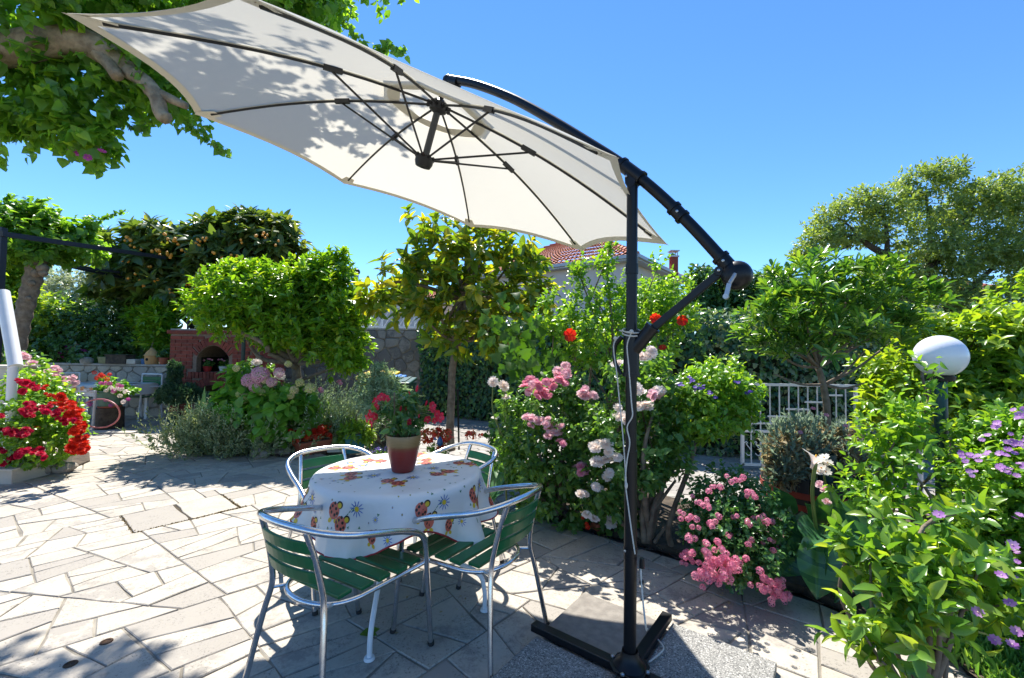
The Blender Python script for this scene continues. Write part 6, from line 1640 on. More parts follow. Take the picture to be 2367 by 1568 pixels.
wood(mg, mb_, ml_, .062, .010, M_bark, trunk=[P(1040, 1000, Ym), P(1043, 930, Ym), P(1046, 850, Ym), P(1060, 780, Ym), P(1072, 690, Ym)])
k = MB(); k.tube([P(1061, 1040, Ym - .1), P(1058, 900, Ym - .1)], .014, 6); k.build('stake', M_black, mg)
k = MB()
for e in ((990, 745), (1130, 765), (1150, 745), (1000, 700), (1110, 700)): k.tube(catmull([P(1057, 790, Ym), (P(1057, 790, Ym) + P(e[0], e[1], Ym - .2)) / 2 + [0, 0, -.05], P(e[0], e[1], Ym - .2)], 5), np.linspace(.028, .014, 11), 7)
k.build('limbs', M_bark, mg, smooth=True, sharp=180)
# red-tipped saplings and bird ornament by the trunk
rs_ = plant('red_leaf_sapling', 'red-leaved rose shoots at the foot of the magnolia trunk', 'plant', G(1010, 1056))
rl = [lobe(985, 1005, 5.2, 14, 8, .08), lobe(1010, 1000, 5.2, 18, 8, .1), lobe(1030, 1010, 5.2, 14, 10, .1), lobe(1090, 1005, 5.3, 16, 6, .1), lobe(1020, 1030, 5.2, 16, 12, .1), lobe(990, 1022, 5.2, 10, 6, .06)]
crown(rs_, rl, 70, L_red, 'oval', k=5, L=.055, stem=.06); wood(rs_, G(1010, 1056), rl, .007, .003, M_stem)
crown(rs_, [lobe(1015, 1040, 5.2, 26, 14, .15)], 40, L_hib, 'oval', name='green_leaves', k=5, L=.04, stem=.06)
bi = thing('bird_ornament', 'small blue bird on a garden stake behind the table', 'ornament', G(1017, 1060))
q = P(1017, 1022, 5.0); k = MB(); k.tube([(q[0], 5.0, 0), q], .004, 5); k.build('stake', M_black, bi)
k = MB(); k.lathe([(.001, -.05), (.03, -.03), (.036, .0), (.026, .03), (.014, .055), (.001, .06)], q, 12, sx=1.0, sy=.6); k.add([q + [-.02, 0, .02], q + [-.075, 0, .06], q + [-.07, 0, .02]], [(0, 1, 2)]); k.add([q + [.0, -.02, .05], q + [.045, 0, .035], q + [0, .02, .04]], [(0, 1, 2)])
k.build('bird', pmat('bird_blue', (.01, .08, .22), None, rough=.4), bi, smooth=True)
# grape vine in front of the magnolia
gv = plant('grape_vine', 'grape vine with broad lobed leaves and curling tendrils, right of the magnolia trunk', 'vine', (P(1230, 1000, 4.6)[0], 4.6, 0))
pos = []; 
for (u, v) in ((1140, 720), (1165, 770), (1155, 745), (1190, 790), (1205, 815), (1180, 830), (1225, 840), (1250, 810), (1200, 855), (1240, 860), (1215, 790), (1270, 790), (1160, 800), (1240, 770), (1195, 880), (1225, 880), (1260, 840), (1175, 700), (1205, 750), (1225, 750)):
    for k in range(7): pos.append(P(u + rng.normal() * 20, v + rng.normal() * 18, 4.5 + rng.normal() * .16))
pos = np.array(pos); gme = leaf_mesh('leaf', 'ivy', L_grape, 1.15)
for p in pos: place('leaf', gme, frame(p, [rng.normal() * .6, rng.normal() * .3 - .3, -.7], [rng.normal() * .3, -.8, .7], rng.uniform(.08, .13)), gv)
k = MB(); k.tube(catmull([(P(1230, 1000, 4.6)[0], 4.6, 0), P(1235, 930, 4.6), P(1225, 850, 4.6), P(1190, 770, 4.6), P(1150, 700, 4.6)], 6), np.linspace(.014, .005, 25), 6)
for i in range(9):
    a = P(1140 + i * 14, 690 + i * 16, 4.5); k.tube([a + np.array([.02 * math.cos(t * 1.4), .02 * math.sin(t * 1.4), -.0 + .06 * t * .3]) + np.array([-.05 * t * .4, 0, 0]) for t in np.linspace(0, 5, 12)], .0018, 3)
k.build('vine_stem', M_stem, gv, smooth=True, sharp=180)

# ---------------- ivy hedge along the drive
iv = plant('ivy_hedge', 'long dark ivy-covered wall behind the driveway, magnolia and gate', 'hedge', (1.0, 8.6, -.08))
path = [(-2.1, 10.45), (.2, 9.2), (2.6, 6.75), (3.6, 6.45), (7.5, 6.6), (9.5, 6.4)]
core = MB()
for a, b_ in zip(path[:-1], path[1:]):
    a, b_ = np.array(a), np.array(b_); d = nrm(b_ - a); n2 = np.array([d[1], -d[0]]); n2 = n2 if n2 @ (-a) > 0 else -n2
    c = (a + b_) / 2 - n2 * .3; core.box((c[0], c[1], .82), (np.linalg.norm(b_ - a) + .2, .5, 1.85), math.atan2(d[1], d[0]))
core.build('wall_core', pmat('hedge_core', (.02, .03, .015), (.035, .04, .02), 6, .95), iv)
ps_, ds2, ns2 = [], [], []; psv = []
for a, b_ in zip(path[:-1], path[1:]):
    a, b_ = np.array(a), np.array(b_); Ls = np.linalg.norm(b_ - a); d = (b_ - a) / Ls; n2 = np.array([d[1], -d[0]]); n2 = n2 if n2 @ (-a) > 0 else -n2
    k_ = int(Ls * 2.0 * 620); t = rng.random(k_); z = rng.random(k_) ** .85 * 1.98 - .05; th = .10 + .10 * noise3(np.stack([t * Ls, z, z * 0 + a[0]], 1), 2.0) + rng.random(k_) * .10
    p = np.stack([a[0] + d[0] * t * Ls + n2[0] * th, a[1] + d[1] * t * Ls + n2[1] * th, z], 1)
    ps_.append(p); ds2.append(np.stack([rng.normal(size=k_) * .5 + n2[0] * .35, rng.normal(size=k_) * .5 + n2[1] * .35, -.8 + rng.normal(size=k_) * .35], 1)); ns2.append(np.stack([np.full(k_, n2[0]), np.full(k_, n2[1]), np.full(k_, .55)], 1) + rng.normal(size=(k_, 3)) * .3)
    k2 = int(Ls * 520); t = rng.random(k2); off = rng.uniform(-.6, .25, k2); z = 1.86 + rng.random(k2) * .22 + .08 * noise3(np.stack([t * Ls, off, off], 1), 2.5)
    p = np.stack([a[0] + d[0] * t * Ls + n2[0] * off, a[1] + d[1] * t * Ls + n2[1] * off, z], 1)
    ps_.append(p); ds2.append(np.stack([rng.normal(size=k2), rng.normal(size=k2), rng.normal(size=k2) * .4 + .1], 1)); ns2.append(np.stack([np.zeros(k2), np.zeros(k2) - .2, np.ones(k2)], 1) + rng.normal(size=(k2, 3)) * .35)
ps_, ds2, ns2 = map(np.concatenate, (ps_, ds2, ns2))
pale = (ps_[:, 0] > 2.9) & (rng.random(len(ps_)) < .45)
foliage('ivy_leaves', ps_[~pale], ds2[~pale], ns2[~pale], .085 * rng.uniform(.6, 1.25, (~pale).sum()), 'ivy', L_ivy, iv, 1.0, kindtag='stuff')
foliage('pale_ivy_leaves', ps_[pale], ds2[pale], ns2[pale], .075 * rng.uniform(.6, 1.25, pale.sum()), 'ivy', L_ivyv, iv, 1.0, kindtag='stuff')

# ---------------- dark tree and big tree at right, far fillers
dk = plant('dark_tree', 'dark glossy evergreen tree beyond the ivy hedge, right of the parasol arm', 'tree', (6.9, 12.0, -.1))
dl2 = [lobe(1640, 670, 12, 50, 50, .7), lobe(1700, 680, 12, 60, 50, .8), lobe(1760, 690, 12, 60, 50, .8), lobe(1820, 680, 12, 50, 50, .7), lobe(1610, 640, 12, 25, 25, .4), lobe(1680, 735, 11.8, 110, 40, .9), lobe(1850, 735, 12, 110, 50, .9), lobe(1780, 645, 12, 40, 20, .4)]
crown(dk, dl2, 1700, L_dark, 'oval', k=8, L=.16, stem=.2, spread=1.15, droop=.25, w=.75, gap=.15); wood(dk, (6.9, 12.0, -.1), dl2, .12, .015, M_barkdark)
bt = plant('big_tree', 'large spreading tree with fine feathery foliage against the sky at far right', 'tree', (21.0, 21.0, -.1))
btl = [lobe(1890, 560, 20, 45, 25, 1.0), lobe(1930, 510, 20, 50, 35, 1.2), lobe(1985, 470, 20, 45, 35, 1.2), lobe(1960, 540, 20, 60, 30, 1.2), lobe(2040, 470, 20, 50, 30, 1.2), lobe(2060, 530, 20, 70, 40, 1.4), lobe(2130, 420, 20.5, 45, 38, 1.2), lobe(2180, 400, 20.5, 40, 25, 1.0), lobe(2170, 470, 20.5, 70, 50, 1.5), lobe(2240, 480, 20.5, 60, 50, 1.5), lobe(2300, 450, 20.5, 60, 45, 1.4), lobe(2360, 450, 20.5, 60, 55, 1.4), lobe(2150, 560, 20, 80, 45, 1.5), lobe(2240, 580, 20, 80, 50, 1.5), lobe(2330, 560, 20, 80, 55, 1.5), lobe(2280, 640, 20, 110, 50, 1.6), lobe(2150, 650, 20, 100, 45, 1.5), lobe(2060, 620, 20, 60, 35, 1.2), lobe(2430, 560, 20, 90, 120, 1.6), lobe(2200, 710, 19.5, 120, 40, 1.4), lobe(2320, 720, 19.5, 120, 45, 1.4), lobe(1860, 585, 20, 25, 12, .6)]
crown(bt, btl, 7500, L_far, 'dia', k=8, L=.22, stem=.45, spread=.9, droop=.25, w=.8, shell=(.45, 1.08), gap=.6, gf=1.1)
k = MB(); bb = np.array([20.5, 20.5, -.1]); cen = P(2090, 660, 20)
def limb(pts, r0, r1): c = catmull(pts, 6); k.tube(c, np.linspace(r0, r1, len(c)), 8)
limb([bb, P(2140, 760, 20), P(2065, 640, 20), P(2050, 590, 20)], .42, .20); limb([P(2050, 590, 20), P(2020, 575, 20), P(1980, 550, 20), P(1930, 545, 20), P(1890, 560, 20)], .17, .04); limb([P(2050, 590, 20), P(2050, 550, 20), P(2040, 500, 20), P(1990, 470, 20)], .12, .03)
limb([P(2140, 760, 20), P(2130, 650, 20.3), P(2175, 590, 20.3), P(2200, 550, 20.3), P(2250, 480, 20.3)], .30, .06); limb([P(2130, 650, 20.3), P(2150, 560, 20.3), P(2140, 450, 20.4)], .15, .04); limb([P(2140, 760, 20), P(2250, 660, 20), P(2340, 580, 20)], .2, .05)
limb([P(2010, 570, 20), P(1960, 520, 20), P(1930, 500, 20)], .07, .02); limb([P(1980, 550, 20), P(1950, 575, 20), P(1870, 585, 20)], .05, .02)
k.build('trunk', M_barkdark, bt, smooth=True, sharp=180)
def far_shrub(u, v, Y, ru, rv, m, nt, lab, kind='oval', L=.16, base=None):
    q = P(u, v, Y); return simple_shrub('shrub', lab, 'shrub', (q[0], Y, -.1), [lobe(u, v, Y, ru, rv), lobe(u - ru * .6, v + rv * .3, Y, ru * .7, rv * .7), lobe(u + ru * .6, v + rv * .25, Y, ru * .7, rv * .7), lobe(u, v + rv * .8, Y, ru, rv * .7)], nt, m, kind, k=7, L=L, stem=.2, gap=.15)
far_shrub(2290, 790, 13, 120, 50, L_far, 900, 'soft green shrub below the big tree at far right')
far_shrub(2060, 770, 12, 110, 60, L_far, 900, 'green shrub behind the ivy hedge, below the left limb of the big tree')
far_shrub(1520, 700, 14, 60, 60, L_hib, 500, 'leafy shrub in front of the pale house wall')
far_shrub(720, 740, 16, 120, 60, L_loquat, 700, 'distant shrub seen behind the right side of the orange tree')
far_shrub(-120, 700, 11, 120, 130, L_bright, 700, 'tall bush beyond the left edge of the pergola')
far_shrub(2480, 740, 9, 150, 120, L_bright, 900, 'bush beyond the right edge of the garden')

# ---------------- hibiscus
hbx = np.array([P(1430, 1000, 4.5)[0], 4.5, -.03])
hi = plant('hibiscus_bush', 'tall airy hibiscus bush with red blossoms behind the roses', 'shrub', hbx)
hl2 = [lobe(1340, 640, 4.5, 20, 42, .12), lobe(1330, 610, 4.5, 14, 25, .1), lobe(1400, 600, 4.5, 25, 45, .2), lobe(1410, 575, 4.5, 14, 20, .1), lobe(1380, 690, 4.4, 60, 45, .3), lobe(1440, 680, 4.5, 45, 50, .3), lobe(1320, 720, 4.4, 30, 30, .2), lobe(1265, 690, 4.4, 25, 18, .15), lobe(1360, 760, 4.3, 70, 45, .35), lobe(1430, 770, 4.4, 60, 50, .35), lobe(1500, 690, 4.5, 45, 50, .3), lobe(1520, 620, 4.5, 18, 40, .15), lobe(1560, 680, 4.5, 35, 45, .25), lobe(1560, 740, 4.4, 45, 40, .3), lobe(1500, 760, 4.4, 50, 45, .3), lobe(1330, 810, 4.2, 50, 30, .3), lobe(1400, 830, 4.2, 60, 30, .3), lobe(1280, 740, 4.3, 40, 30, .25), lobe(1520, 815, 4.3, 50, 30, .3)]
crown(hi, hl2, 760, L_hib, 'oval', stem=.17, k=8, L=.055, spread=.95, upb=.9, droop=.0, w=.95, gap=.45, gf=5, shell=(.3, 1.15))
wood(hi, hbx, hl2, .022, .005, M_bark)
for (u, v) in ((1317, 775), (1577, 741), (1515, 737), (1522, 742)): bloom('hibiscus_flower', HIB, P(u, v, 4.05), .062 if u == 1317 else .05, hi, zd=(CAM - P(u, v, 4.05)), jit=.5)
for (u, v) in ((1532, 805), (1490, 790)): bloom('hibiscus_flower', HIB, P(u, v, 4.05), .035, hi)

# ---------------- roses
def rose_bush(name, label, base, lobes, nt, pink, white, Yb, m=L_rose, size=.040, r0=.02):
    root = plant(name, label, 'rose', base)
    crown(root, lobes, nt, m, 'oval', stem=.09, k=6, L=.055, spread=1.1, upb=.45, droop=.15, w=.85, gap=.18, gf=5)
    wood(root, base, lobes, r0, .004, M_bark)
    return root
b1 = G(1290, 1200)
pk_ = rose_bush('pink_rose_bush', 'pink rose bush with big bloom clusters between the table and the parasol pole', b1, [lobe(1250, 930, 3.75, 50, 45, .3), lobe(1300, 900, 3.8, 55, 45, .3), lobe(1230, 1000, 3.7, 55, 50, .3), lobe(1300, 1000, 3.7, 60, 55, .35), lobe(1220, 1080, 3.65, 55, 50, .3), lobe(1290, 1090, 3.65, 60, 55, .35), lobe(1350, 960, 3.75, 40, 50, .3), lobe(1180, 1040, 3.8, 35, 40, .2), lobe(1250, 1150, 3.6, 50, 35, .25), lobe(1180, 940, 3.8, 30, 35, .2), lobe(1340, 1070, 3.6, 45, 50, .3)], 950, 1, 0, 3.5)
blooms_at('rose_bloom', ROSE_P, ((1240, 905), (1262, 895), (1258, 915), (1278, 885), (1250, 892), (1240, 880), (1225, 890), (1295, 870), (1300, 882)), pk_, 9, 3, .040, 3.42, dY=.06)
blooms_at('rose_bloom', ROSE_PP, ((1228, 885), (1295, 862), (1300, 855), (1222, 900), (1355, 915), (1362, 905), (1348, 905), (1215, 972), (1235, 965), (1250, 965), (1262, 975), (1275, 985), (1285, 995), (1272, 998), (1345, 1085), (1352, 1075)), pk_, 8, 3, .038, 3.42, dY=.06)
blooms_at('rose_bloom', ROSE_P, ((1302, 1018), (1350, 1090), (1345, 1080)), pk_, 5, 2, .036, 3.4)
for (u, v, s) in ((1139, 883, .05), (1165, 892, .058), (1170, 918, .042), (1138, 886, .04)): bloom('rose_bloom', ROSE_W, P(u, v, 3.7), s, pk_, label='creamy white rose bloom')
k = MB()
for (u, v) in ((1139, 890), (1165, 900), (1170, 920)): k.tube(catmull([P(u, v, 3.72), P(u + 2, 960, 3.75), P(1180, 1040, 3.8)], 5), .005, 5)
k.build('stems', M_stem, pk_, smooth=True)
b2 = G(1500, 1250)
wb = rose_bush('white_rose_bush', 'white rose bush around and behind the parasol pole', b2, [lobe(1400, 980, 3.4, 55, 60, .3), lobe(1480, 930, 3.4, 60, 60, .35), lobe(1530, 900, 3.4, 45, 50, .3), lobe(1560, 980, 3.3, 45, 55, .3), lobe(1500, 1010, 3.3, 70, 60, .35), lobe(1550, 1050, 3.25, 45, 50, .3), lobe(1420, 1080, 3.3, 60, 60, .3), lobe(1490, 1090, 3.25, 55, 45, .3), lobe(1390, 1140, 3.35, 55, 45, .3), lobe(1440, 860, 3.5, 45, 40, .25), lobe(1500, 840, 3.5, 40, 40, .25), lobe(1370, 1030, 3.4, 40, 50, .25)], 900, 0, 1, 3.2, r0=.03)
blooms_at('rose_bloom', ROSE_W, ((1428, 840), (1488, 825), (1500, 820), (1480, 910), (1482, 940), (1520, 905), (1505, 935), (1430, 955), (1440, 970), (1395, 1030), (1400, 1055), (1415, 1058), (1385, 1065), (1372, 1030), (1430, 1060), (1385, 1120), (1400, 1100), (1360, 1190), (1352, 1150), (1435, 965)), wb, 7, 2, .042, 3.1, dY=.08)
blooms_at('rose_bloom', ROSE_PP, ((1510, 920), (1525, 915), (1490, 940), (1500, 910)), wb, 6, 2, .036, 3.12)
blooms_at('rose_bloom', ROSE_W, ((1405, 1203),), wb, 3, 1, .058, 3.3)
k = MB()
for pts, r in ((((1498, 1255), (1508, 1180), (1530, 1130), (1545, 1080)), .028), (((1490, 1255), (1485, 1190), (1490, 1120), (1480, 1050)), .024), (((1510, 1180), (1540, 1140), (1562, 1110)), .016), (((1512, 1255), (1530, 1230), (1542, 1215)), .016)):
    c = catmull([P(u, v, 3.27) for u, v in pts], 5); k.tube(c, np.linspace(r, r * .55, len(c)), 8)
k.build('trunk', M_bark, wb, smooth=True, sharp=180)
fill = simple_shrub('low_shrub', 'low dark green leafy shrub under the rose bushes with a few red flowers', 'shrub', G(1340, 1215), [lobe(1330, 1180, 3.6, 55, 35, .25), lobe(1400, 1190, 3.5, 55, 35, .25), lobe(1250, 1160, 3.9, 50, 40, .3), lobe(1170, 1000, 4.6, 40, 45, .3), lobe(1170, 1070, 4.3, 40, 45, .3), lobe(1440, 1170, 3.5, 40, 40, .25)], 420, L_rose, 'oval', k=6, L=.06, stem=.08)
blooms_at('red_flower', GER_R, ((1355, 1215), (1350, 1195), (1400, 1170)), fill, 4, 2, .02, 3.3)
q = G(1392, 1222); t, c, an, L = trough('terracotta_trough', 'small terracotta trough tucked under the white roses at the patio edge', 1370, 1420, 1226, .07, .12, M_terra)
q = G(1262, 1190); k = MB(); k.box((q[0], q[1], .15), (.10, .03, .30)); tag(k.build('wooden_stake', M_bark, None, bevel=.004), 'short weathered board standing at the patio edge by the right chair', 'board')
# calla by the back right chair
ca1 = plant('calla_lily', 'faded calla lily on a tall stem behind the back right chair', 'plant', (P(1165, 1150, 3.9)[0], 3.9, 0))
spa = MB(); V = []; F_ = []
for i in range(9):
    t = i / 8
    for j in range(14):
        a = 2 * PI * j / 14; r = (.10 + .75 * t ** 2.2) * (1 + .35 * max(0, math.cos(a)) * t); V.append((r * math.cos(a), r * math.sin(a), -1 + 1.35 * t + .30 * t * t * max(0, math.cos(a)) - .35 * t ** 6))
for i in range(8):
    for j in range(14): F_.append((i * 14 + j, i * 14 + (j + 1) % 14, (i + 1) * 14 + (j + 1) % 14, (i + 1) * 14 + j))
spa.add(V, F_); spa.tube([(0, 0, -.7), (.05, 0, .25)], [.10, .06], 7, 1)
CALLA = _mesh(spa, [F_white, F_yel], 'spathe')
def calla_stem(root, pts, r): k = MB(); k.tube(catmull(pts, 6), r, 8); k.build('stem', M_stem, root, smooth=True, sharp=180)
calla_stem(ca1, [(P(1172, 1150, 3.85)[0], 3.85, .05), P(1166, 1050, 3.85), P(1155, 1000, 3.85), P(1148, 972, 3.85)], .008)
bloom('spathe', CALLA, P(1147, 965, 3.85), .04, ca1, zd=(-.2, -.2, 1), jit=.1)
cme = leaf_mesh('leaf', 'heart', L_calla, .75)
for (u, v, L, dz) in ((1150, 1095, .22, -.2), (1180, 1060, .2, .3), (1130, 1110, .18, -.4), (1190, 1100, .2, -.3), (1165, 1130, .2, -.5)):
    place('leaf', cme, frame(P(u, v, 3.8), [rng.normal() * .5, -.4, dz], [0, -.4, 1], L * 1.3), ca1)

# ---------------- small violet-flowered standard
db = G(1553, 1268)
du = plant('violet_shrub', 'small leaning shrub with violet flowers on a thin bent trunk, left of the gate', 'shrub', db)
dl3 = [lobe(1640, 870, 3.35, 45, 35, .3), lobe(1690, 900, 3.4, 50, 45, .3), lobe(1620, 920, 3.3, 50, 45, .3), lobe(1670, 960, 3.35, 60, 45, .3), lobe(1610, 980, 3.25, 45, 40, .28), lobe(1715, 940, 3.4, 30, 35, .2), lobe(1590, 890, 3.35, 25, 25, .2), lobe(1690, 850, 3.4, 20, 20, .15)]
crown(du, dl3, 850, L_hib, 'oval', stem=.1, k=7, L=.042, spread=1.1, upb=.5, gap=.2, gf=6)
wood(du, db, dl3, .022, .004, M_bark, trunk=[P(1545, 1225, 3.2), P(1560, 1170, 3.2), P(1590, 1090, 3.2), P(1610, 1020, 3.25), P(1635, 970, 3.3)])
blooms_at('violet_flower', FL_BLUE, ((1620, 893), (1610, 897), (1640, 912), (1648, 920), (1730, 905), (1575, 890), (1600, 880), (1700, 885)), du, 5, 4, .014, 3.05)

# ---------------- carpet roses
cr = plant('carpet_rose', 'low sprawling carpet rose with many small pink blooms at the patio edge', 'rose', G(1690, 1330))
cl3 = [lobe(1690, 1130, 2.95, 55, 45, .3), lobe(1740, 1150, 2.95, 45, 50, .3), lobe(1640, 1170, 2.9, 50, 50, .25), lobe(1700, 1210, 2.8, 70, 55, .3), lobe(1650, 1250, 2.75, 55, 50, .25), lobe(1720, 1270, 2.7, 60, 50, .28), lobe(1770, 1220, 2.75, 35, 60, .25), lobe(1760, 1310, 2.62, 45, 35, .2), lobe(1610, 1220, 2.85, 30, 45, .2), lobe(1690, 1310, 2.65, 50, 30, .2)]
crown(cr, cl3, 1150, L_carpet, 'oval', stem=.08, k=7, L=.032, spread=1.1, upb=.3, droop=.2, gap=.15, gf=6)
wood(cr, G(1690, 1330), cl3, .010, .003, M_bark)
blooms_at('pink_cluster', FL_CARP, ((1650, 1300), (1670, 1290), (1640, 1320), (1660, 1330), (1690, 1320), (1680, 1340), (1620, 1325), (1640, 1340), (1655, 1270), (1700, 1305), (1630, 1265), (1665, 1315), (1645, 1285), (1685, 1300)), cr, 14, 6, .020, 2.42, dY=.08)
blooms_at('pink_cluster', FL_CARP, ((1770, 1360), (1790, 1370), (1800, 1385), (1780, 1350), (1795, 1355), (1810, 1375), (1760, 1345), (1800, 1350)), cr, 12, 6, .019, 2.42, dY=.07)
blooms_at('pink_cluster', FL_CARP, ((1590, 1290), (1585, 1300), (1595, 1275), (1580, 1285), (1575, 1190), (1590, 1200), (1600, 1215), (1610, 1160), (1625, 1150), (1635, 1170), (1690, 1105), (1705, 1112), (1650, 1130), (1740, 1150), (1730, 1140), (1755, 1200), (1770, 1205), (1700, 1190), (1720, 1210), (1690, 1240), (1730, 1250), (1640, 1215), (1660, 1200), (1800, 1270), (1775, 1250), (1600, 1245)), cr, 8, 3, .018, 2.56, dY=.1)

# ---------------- barrel with pittosporum and dianthus
BQ = G(1882, 1225); BQ = np.array([P(1887, 1100, BQ[1] + .30)[0], BQ[1] + .30, -.06]) 
M_barrel = pmat('barrel_black', (.012, .012, .014), (.035, .03, .028), 9, .6, .4, 60, world=True, stretch=(1, 1, .2)); M_band = pmat('barrel_red', (.30, .035, .02), (.40, .06, .03), 12, .6)
ba = thing('barrel_planter', 'black half-barrel planter with red bands holding the pittosporum', 'planter', BQ)
def brad(z): return .375 + .05 * math.sin(PI * min(max(z / .46, 0), 1)) * .6 + .05 * z / .46
for i in range(22):
    a0, a1 = 2 * PI * i / 22 + .012, 2 * PI * (i + 1) / 22 - .012; k = MB(); V = []
    for z in (0, .12, .24, .36, .46):
        for a in (a0, a1):
            for rr2 in (brad(z), brad(z) - .03): V.append((BQ[0] + rr2 * math.cos(a), BQ[1] + rr2 * math.sin(a), BQ[2] + z))
    F_ = []
    for q in range(4):
        b_ = q * 4; F_ += [(b_, b_ + 2, b_ + 6, b_ + 4), (b_ + 3, b_ + 1, b_ + 5, b_ + 7), (b_ + 1, b_, b_ + 4, b_ + 5), (b_ + 2, b_ + 3, b_ + 7, b_ + 6)]
    F_ += [(16, 18, 19, 17), (0, 1, 3, 2)]
    k.add(V, F_).build('stave', M_barrel, ba)
for z in (.03, .20, .30): k = MB(); k.lathe([(brad(z) + .004, z), (brad(z + .05) + .004, z + .05), (brad(z + .05), z + .051)], BQ, 36); k.build('band', M_band, ba, smooth=True, sharp=30)
k = MB(); k.lathe([(.001, .43), (.39, .41)], BQ, 24); k.build('soil', M_soil, ba)
pb = BQ + [.06, .05, .42]
pi_ = plant('pittosporum_tree', 'small pittosporum tree with whorled leaves growing from the barrel planter', 'tree', pb)
Yp = pb[1]
pil = [lobe(1840, 650, Yp, 50, 38, .35), lobe(1900, 635, Yp, 55, 40, .4), lobe(1970, 650, Yp, 60, 40, .4), lobe(1810, 710, Yp, 55, 35, .35), lobe(1880, 700, Yp - .2, 70, 40, .45), lobe(1960, 700, Yp, 75, 42, .45), lobe(2040, 690, Yp, 70, 38, .4), lobe(2110, 700, Yp, 60, 30, .35), lobe(1770, 735, Yp, 45, 32, .3), lobe(1840, 760, Yp - .2, 70, 38, .4), lobe(1920, 765, Yp - .3, 75, 38, .4), lobe(2010, 755, Yp, 75, 42, .4), lobe(1800, 810, Yp, 50, 32, .35), lobe(1870, 820, Yp - .2, 50, 28, .35), lobe(2000, 800, Yp - .1, 70, 30, .4), lobe(1760, 770, Yp, 35, 25, .25), lobe(2060, 770, Yp, 40, 35, .3)]
exp_ = crown(pi_, pil, 400, L_pitt, 'spoon', stem=.05, k=15, L=.115, spread=.85, upb=1.0, jit=.25, droop=-.06, w=.62, shell=(.6, 1.05), gap=.25, gf=4.5, low=-.35, parts=300)
k = MB(); c = catmull([pb, P(1908, 1060, Yp), P(1912, 960, Yp), P(1905, 900, Yp), P(1892, 850, Yp)], 6); k.tube(c, np.linspace(.036, .026, len(c)), 10); k.build('trunk', M_bark, pi_, smooth=True, sharp=180)
k = MB(); st_ = P(1892, 850, Yp); st2 = P(1905, 890, Yp)
for (u, v), s_ in (((1840, 650), 0), ((1900, 640), 0), ((1970, 660), 0), ((1810, 720), 0), ((1880, 700), 0), ((2040, 700), 0), ((2110, 705), 0), ((1770, 740), 0), ((1840, 770), 0), ((2010, 760), 0), ((1800, 820), 0), ((2000, 810), 1), ((1790, 865), 1), ((2000, 885), 1), ((2060, 790), 1)):
    a = st2 if s_ else st_; e = P(u, v, Yp + rng.normal() * .15); mid = a * .5 + e * .5 + np.array([0, 0, -.04]); c = catmull([a, mid, e], 6); k.tube(c, np.linspace(.016, .006, len(c)), 6)
k.build('limbs', M_bark, pi_, smooth=True, sharp=180)
for p_ in exp_[::5]: pass
yl = leaf_mesh('leaf', 'spoon', petal('leaf_yellow', [(.60, .38, .01), (.65, .42, .02)]), 1.3)
place('leaf', yl, frame(P(2040, 745, Yp - .45), [1, 0, -.05], [0, -.6, .8], .11), pi_, 'yellowed leaf')
di = plant('dianthus', 'dry straw-coloured mound of dianthus with grey shoots and pink flowers in the barrel', 'plant', BQ + [0, 0, .42])
DC = BQ + np.array([-.03, 0, .42]); dla = [(DC + [-.26, -.10, .17], np.array([.20, .2, .2])), (DC + [-.05, .05, .24], np.array([.28, .25, .20])), (DC + [.22, .0, .22], np.array([.22, .2, .2])), (DC + [-.33, -.14, .05], np.array([.13, .13, .13]))]
crown(di, dla, 900, L_dry, 'needle', name='dry_leaves', stem=.05, k=6, L=.075, spread=.9, upb=.1, droop=.3, w=.35, shell=(.5, 1.0), tag_='stuff')
crown(di, [(c + [0, -.02, .05], r * 1.08) for c, r in dla], 420, L_grey, 'needle', name='grey_shoots', stem=.12, k=9, L=.06, spread=.5, upb=1.2, droop=-.1, w=.3, shell=(.75, 1.1), tag_='stuff')
for (u, v) in ((1955, 985), (1975, 993), (1985, 1000), (1995, 1012), (1880, 945), (1910, 960), (1990, 1005), (1965, 1010), (2040, 1050), (1850, 1000)): bloom('pink_flower', FL_DI, P(u, v, BQ[1] - .25), .020, di)
gpt = thing('green_pot', 'dark green plastic pot standing in the barrel in front of the dianthus', 'pot', BQ + [-.10, -.24, .42])
q = BQ + np.array([-.10, -.24, .42]); k = MB(); k.lathe([(.001, 0), (.055, 0), (.075, .22), (.085, .22), (.085, .25), (.07, .25), (.06, .2)], q, 14); k.build('body', pmat('dark_green_plastic', (.012, .05, .04), None, rough=.5), gpt, smooth=True, sharp=40)

# ---------------- calla lily at right
cq = G(1905, 1345); ca2 = plant('calla_lily', 'calla lily with one white flower and big wavy leaves in front of the barrel', 'plant', cq)
def big_leaf(L, Wd, m, name='leaf', wav=.05, curl=.5, seed=0):
    rs = random.Random(seed); V = []; F_ = []; nu, nv = 12, 18; p1, p2 = rs.uniform(0, 6), rs.uniform(0, 6)
    for i in range(nv + 1):
        t = i / nv; w_ = Wd * (math.sin(PI * min(t * .62 + .22, 1)) ** 1.0) * (1 - t ** 5) * (1.1 if t > .05 else .75)
        for j in range(nu + 1):
            s = j / nu * 2 - 1; x = s * w_; y = t * L - (abs(s) ** 2) * .16 * L * (1 - t) ** 2
            z = abs(x) * .55 - curl * L * t * t * .6 + wav * L * abs(s) ** 2 * math.sin(9 * t + (p1 if s > 0 else p2)) +   .007 * L * math.sin(30 * (t - abs(s) * .35)) * abs(s)
            V.append((x, y, z))
    for i in range(nv):
        for j in range(nu): F_.append((i * (nu + 1) + j, i * (nu + 1) + j + 1, (i + 1) * (nu + 1) + j + 1, (i + 1) * (nu + 1) + j))
    return _mesh(MB().add(V, F_), m, name)
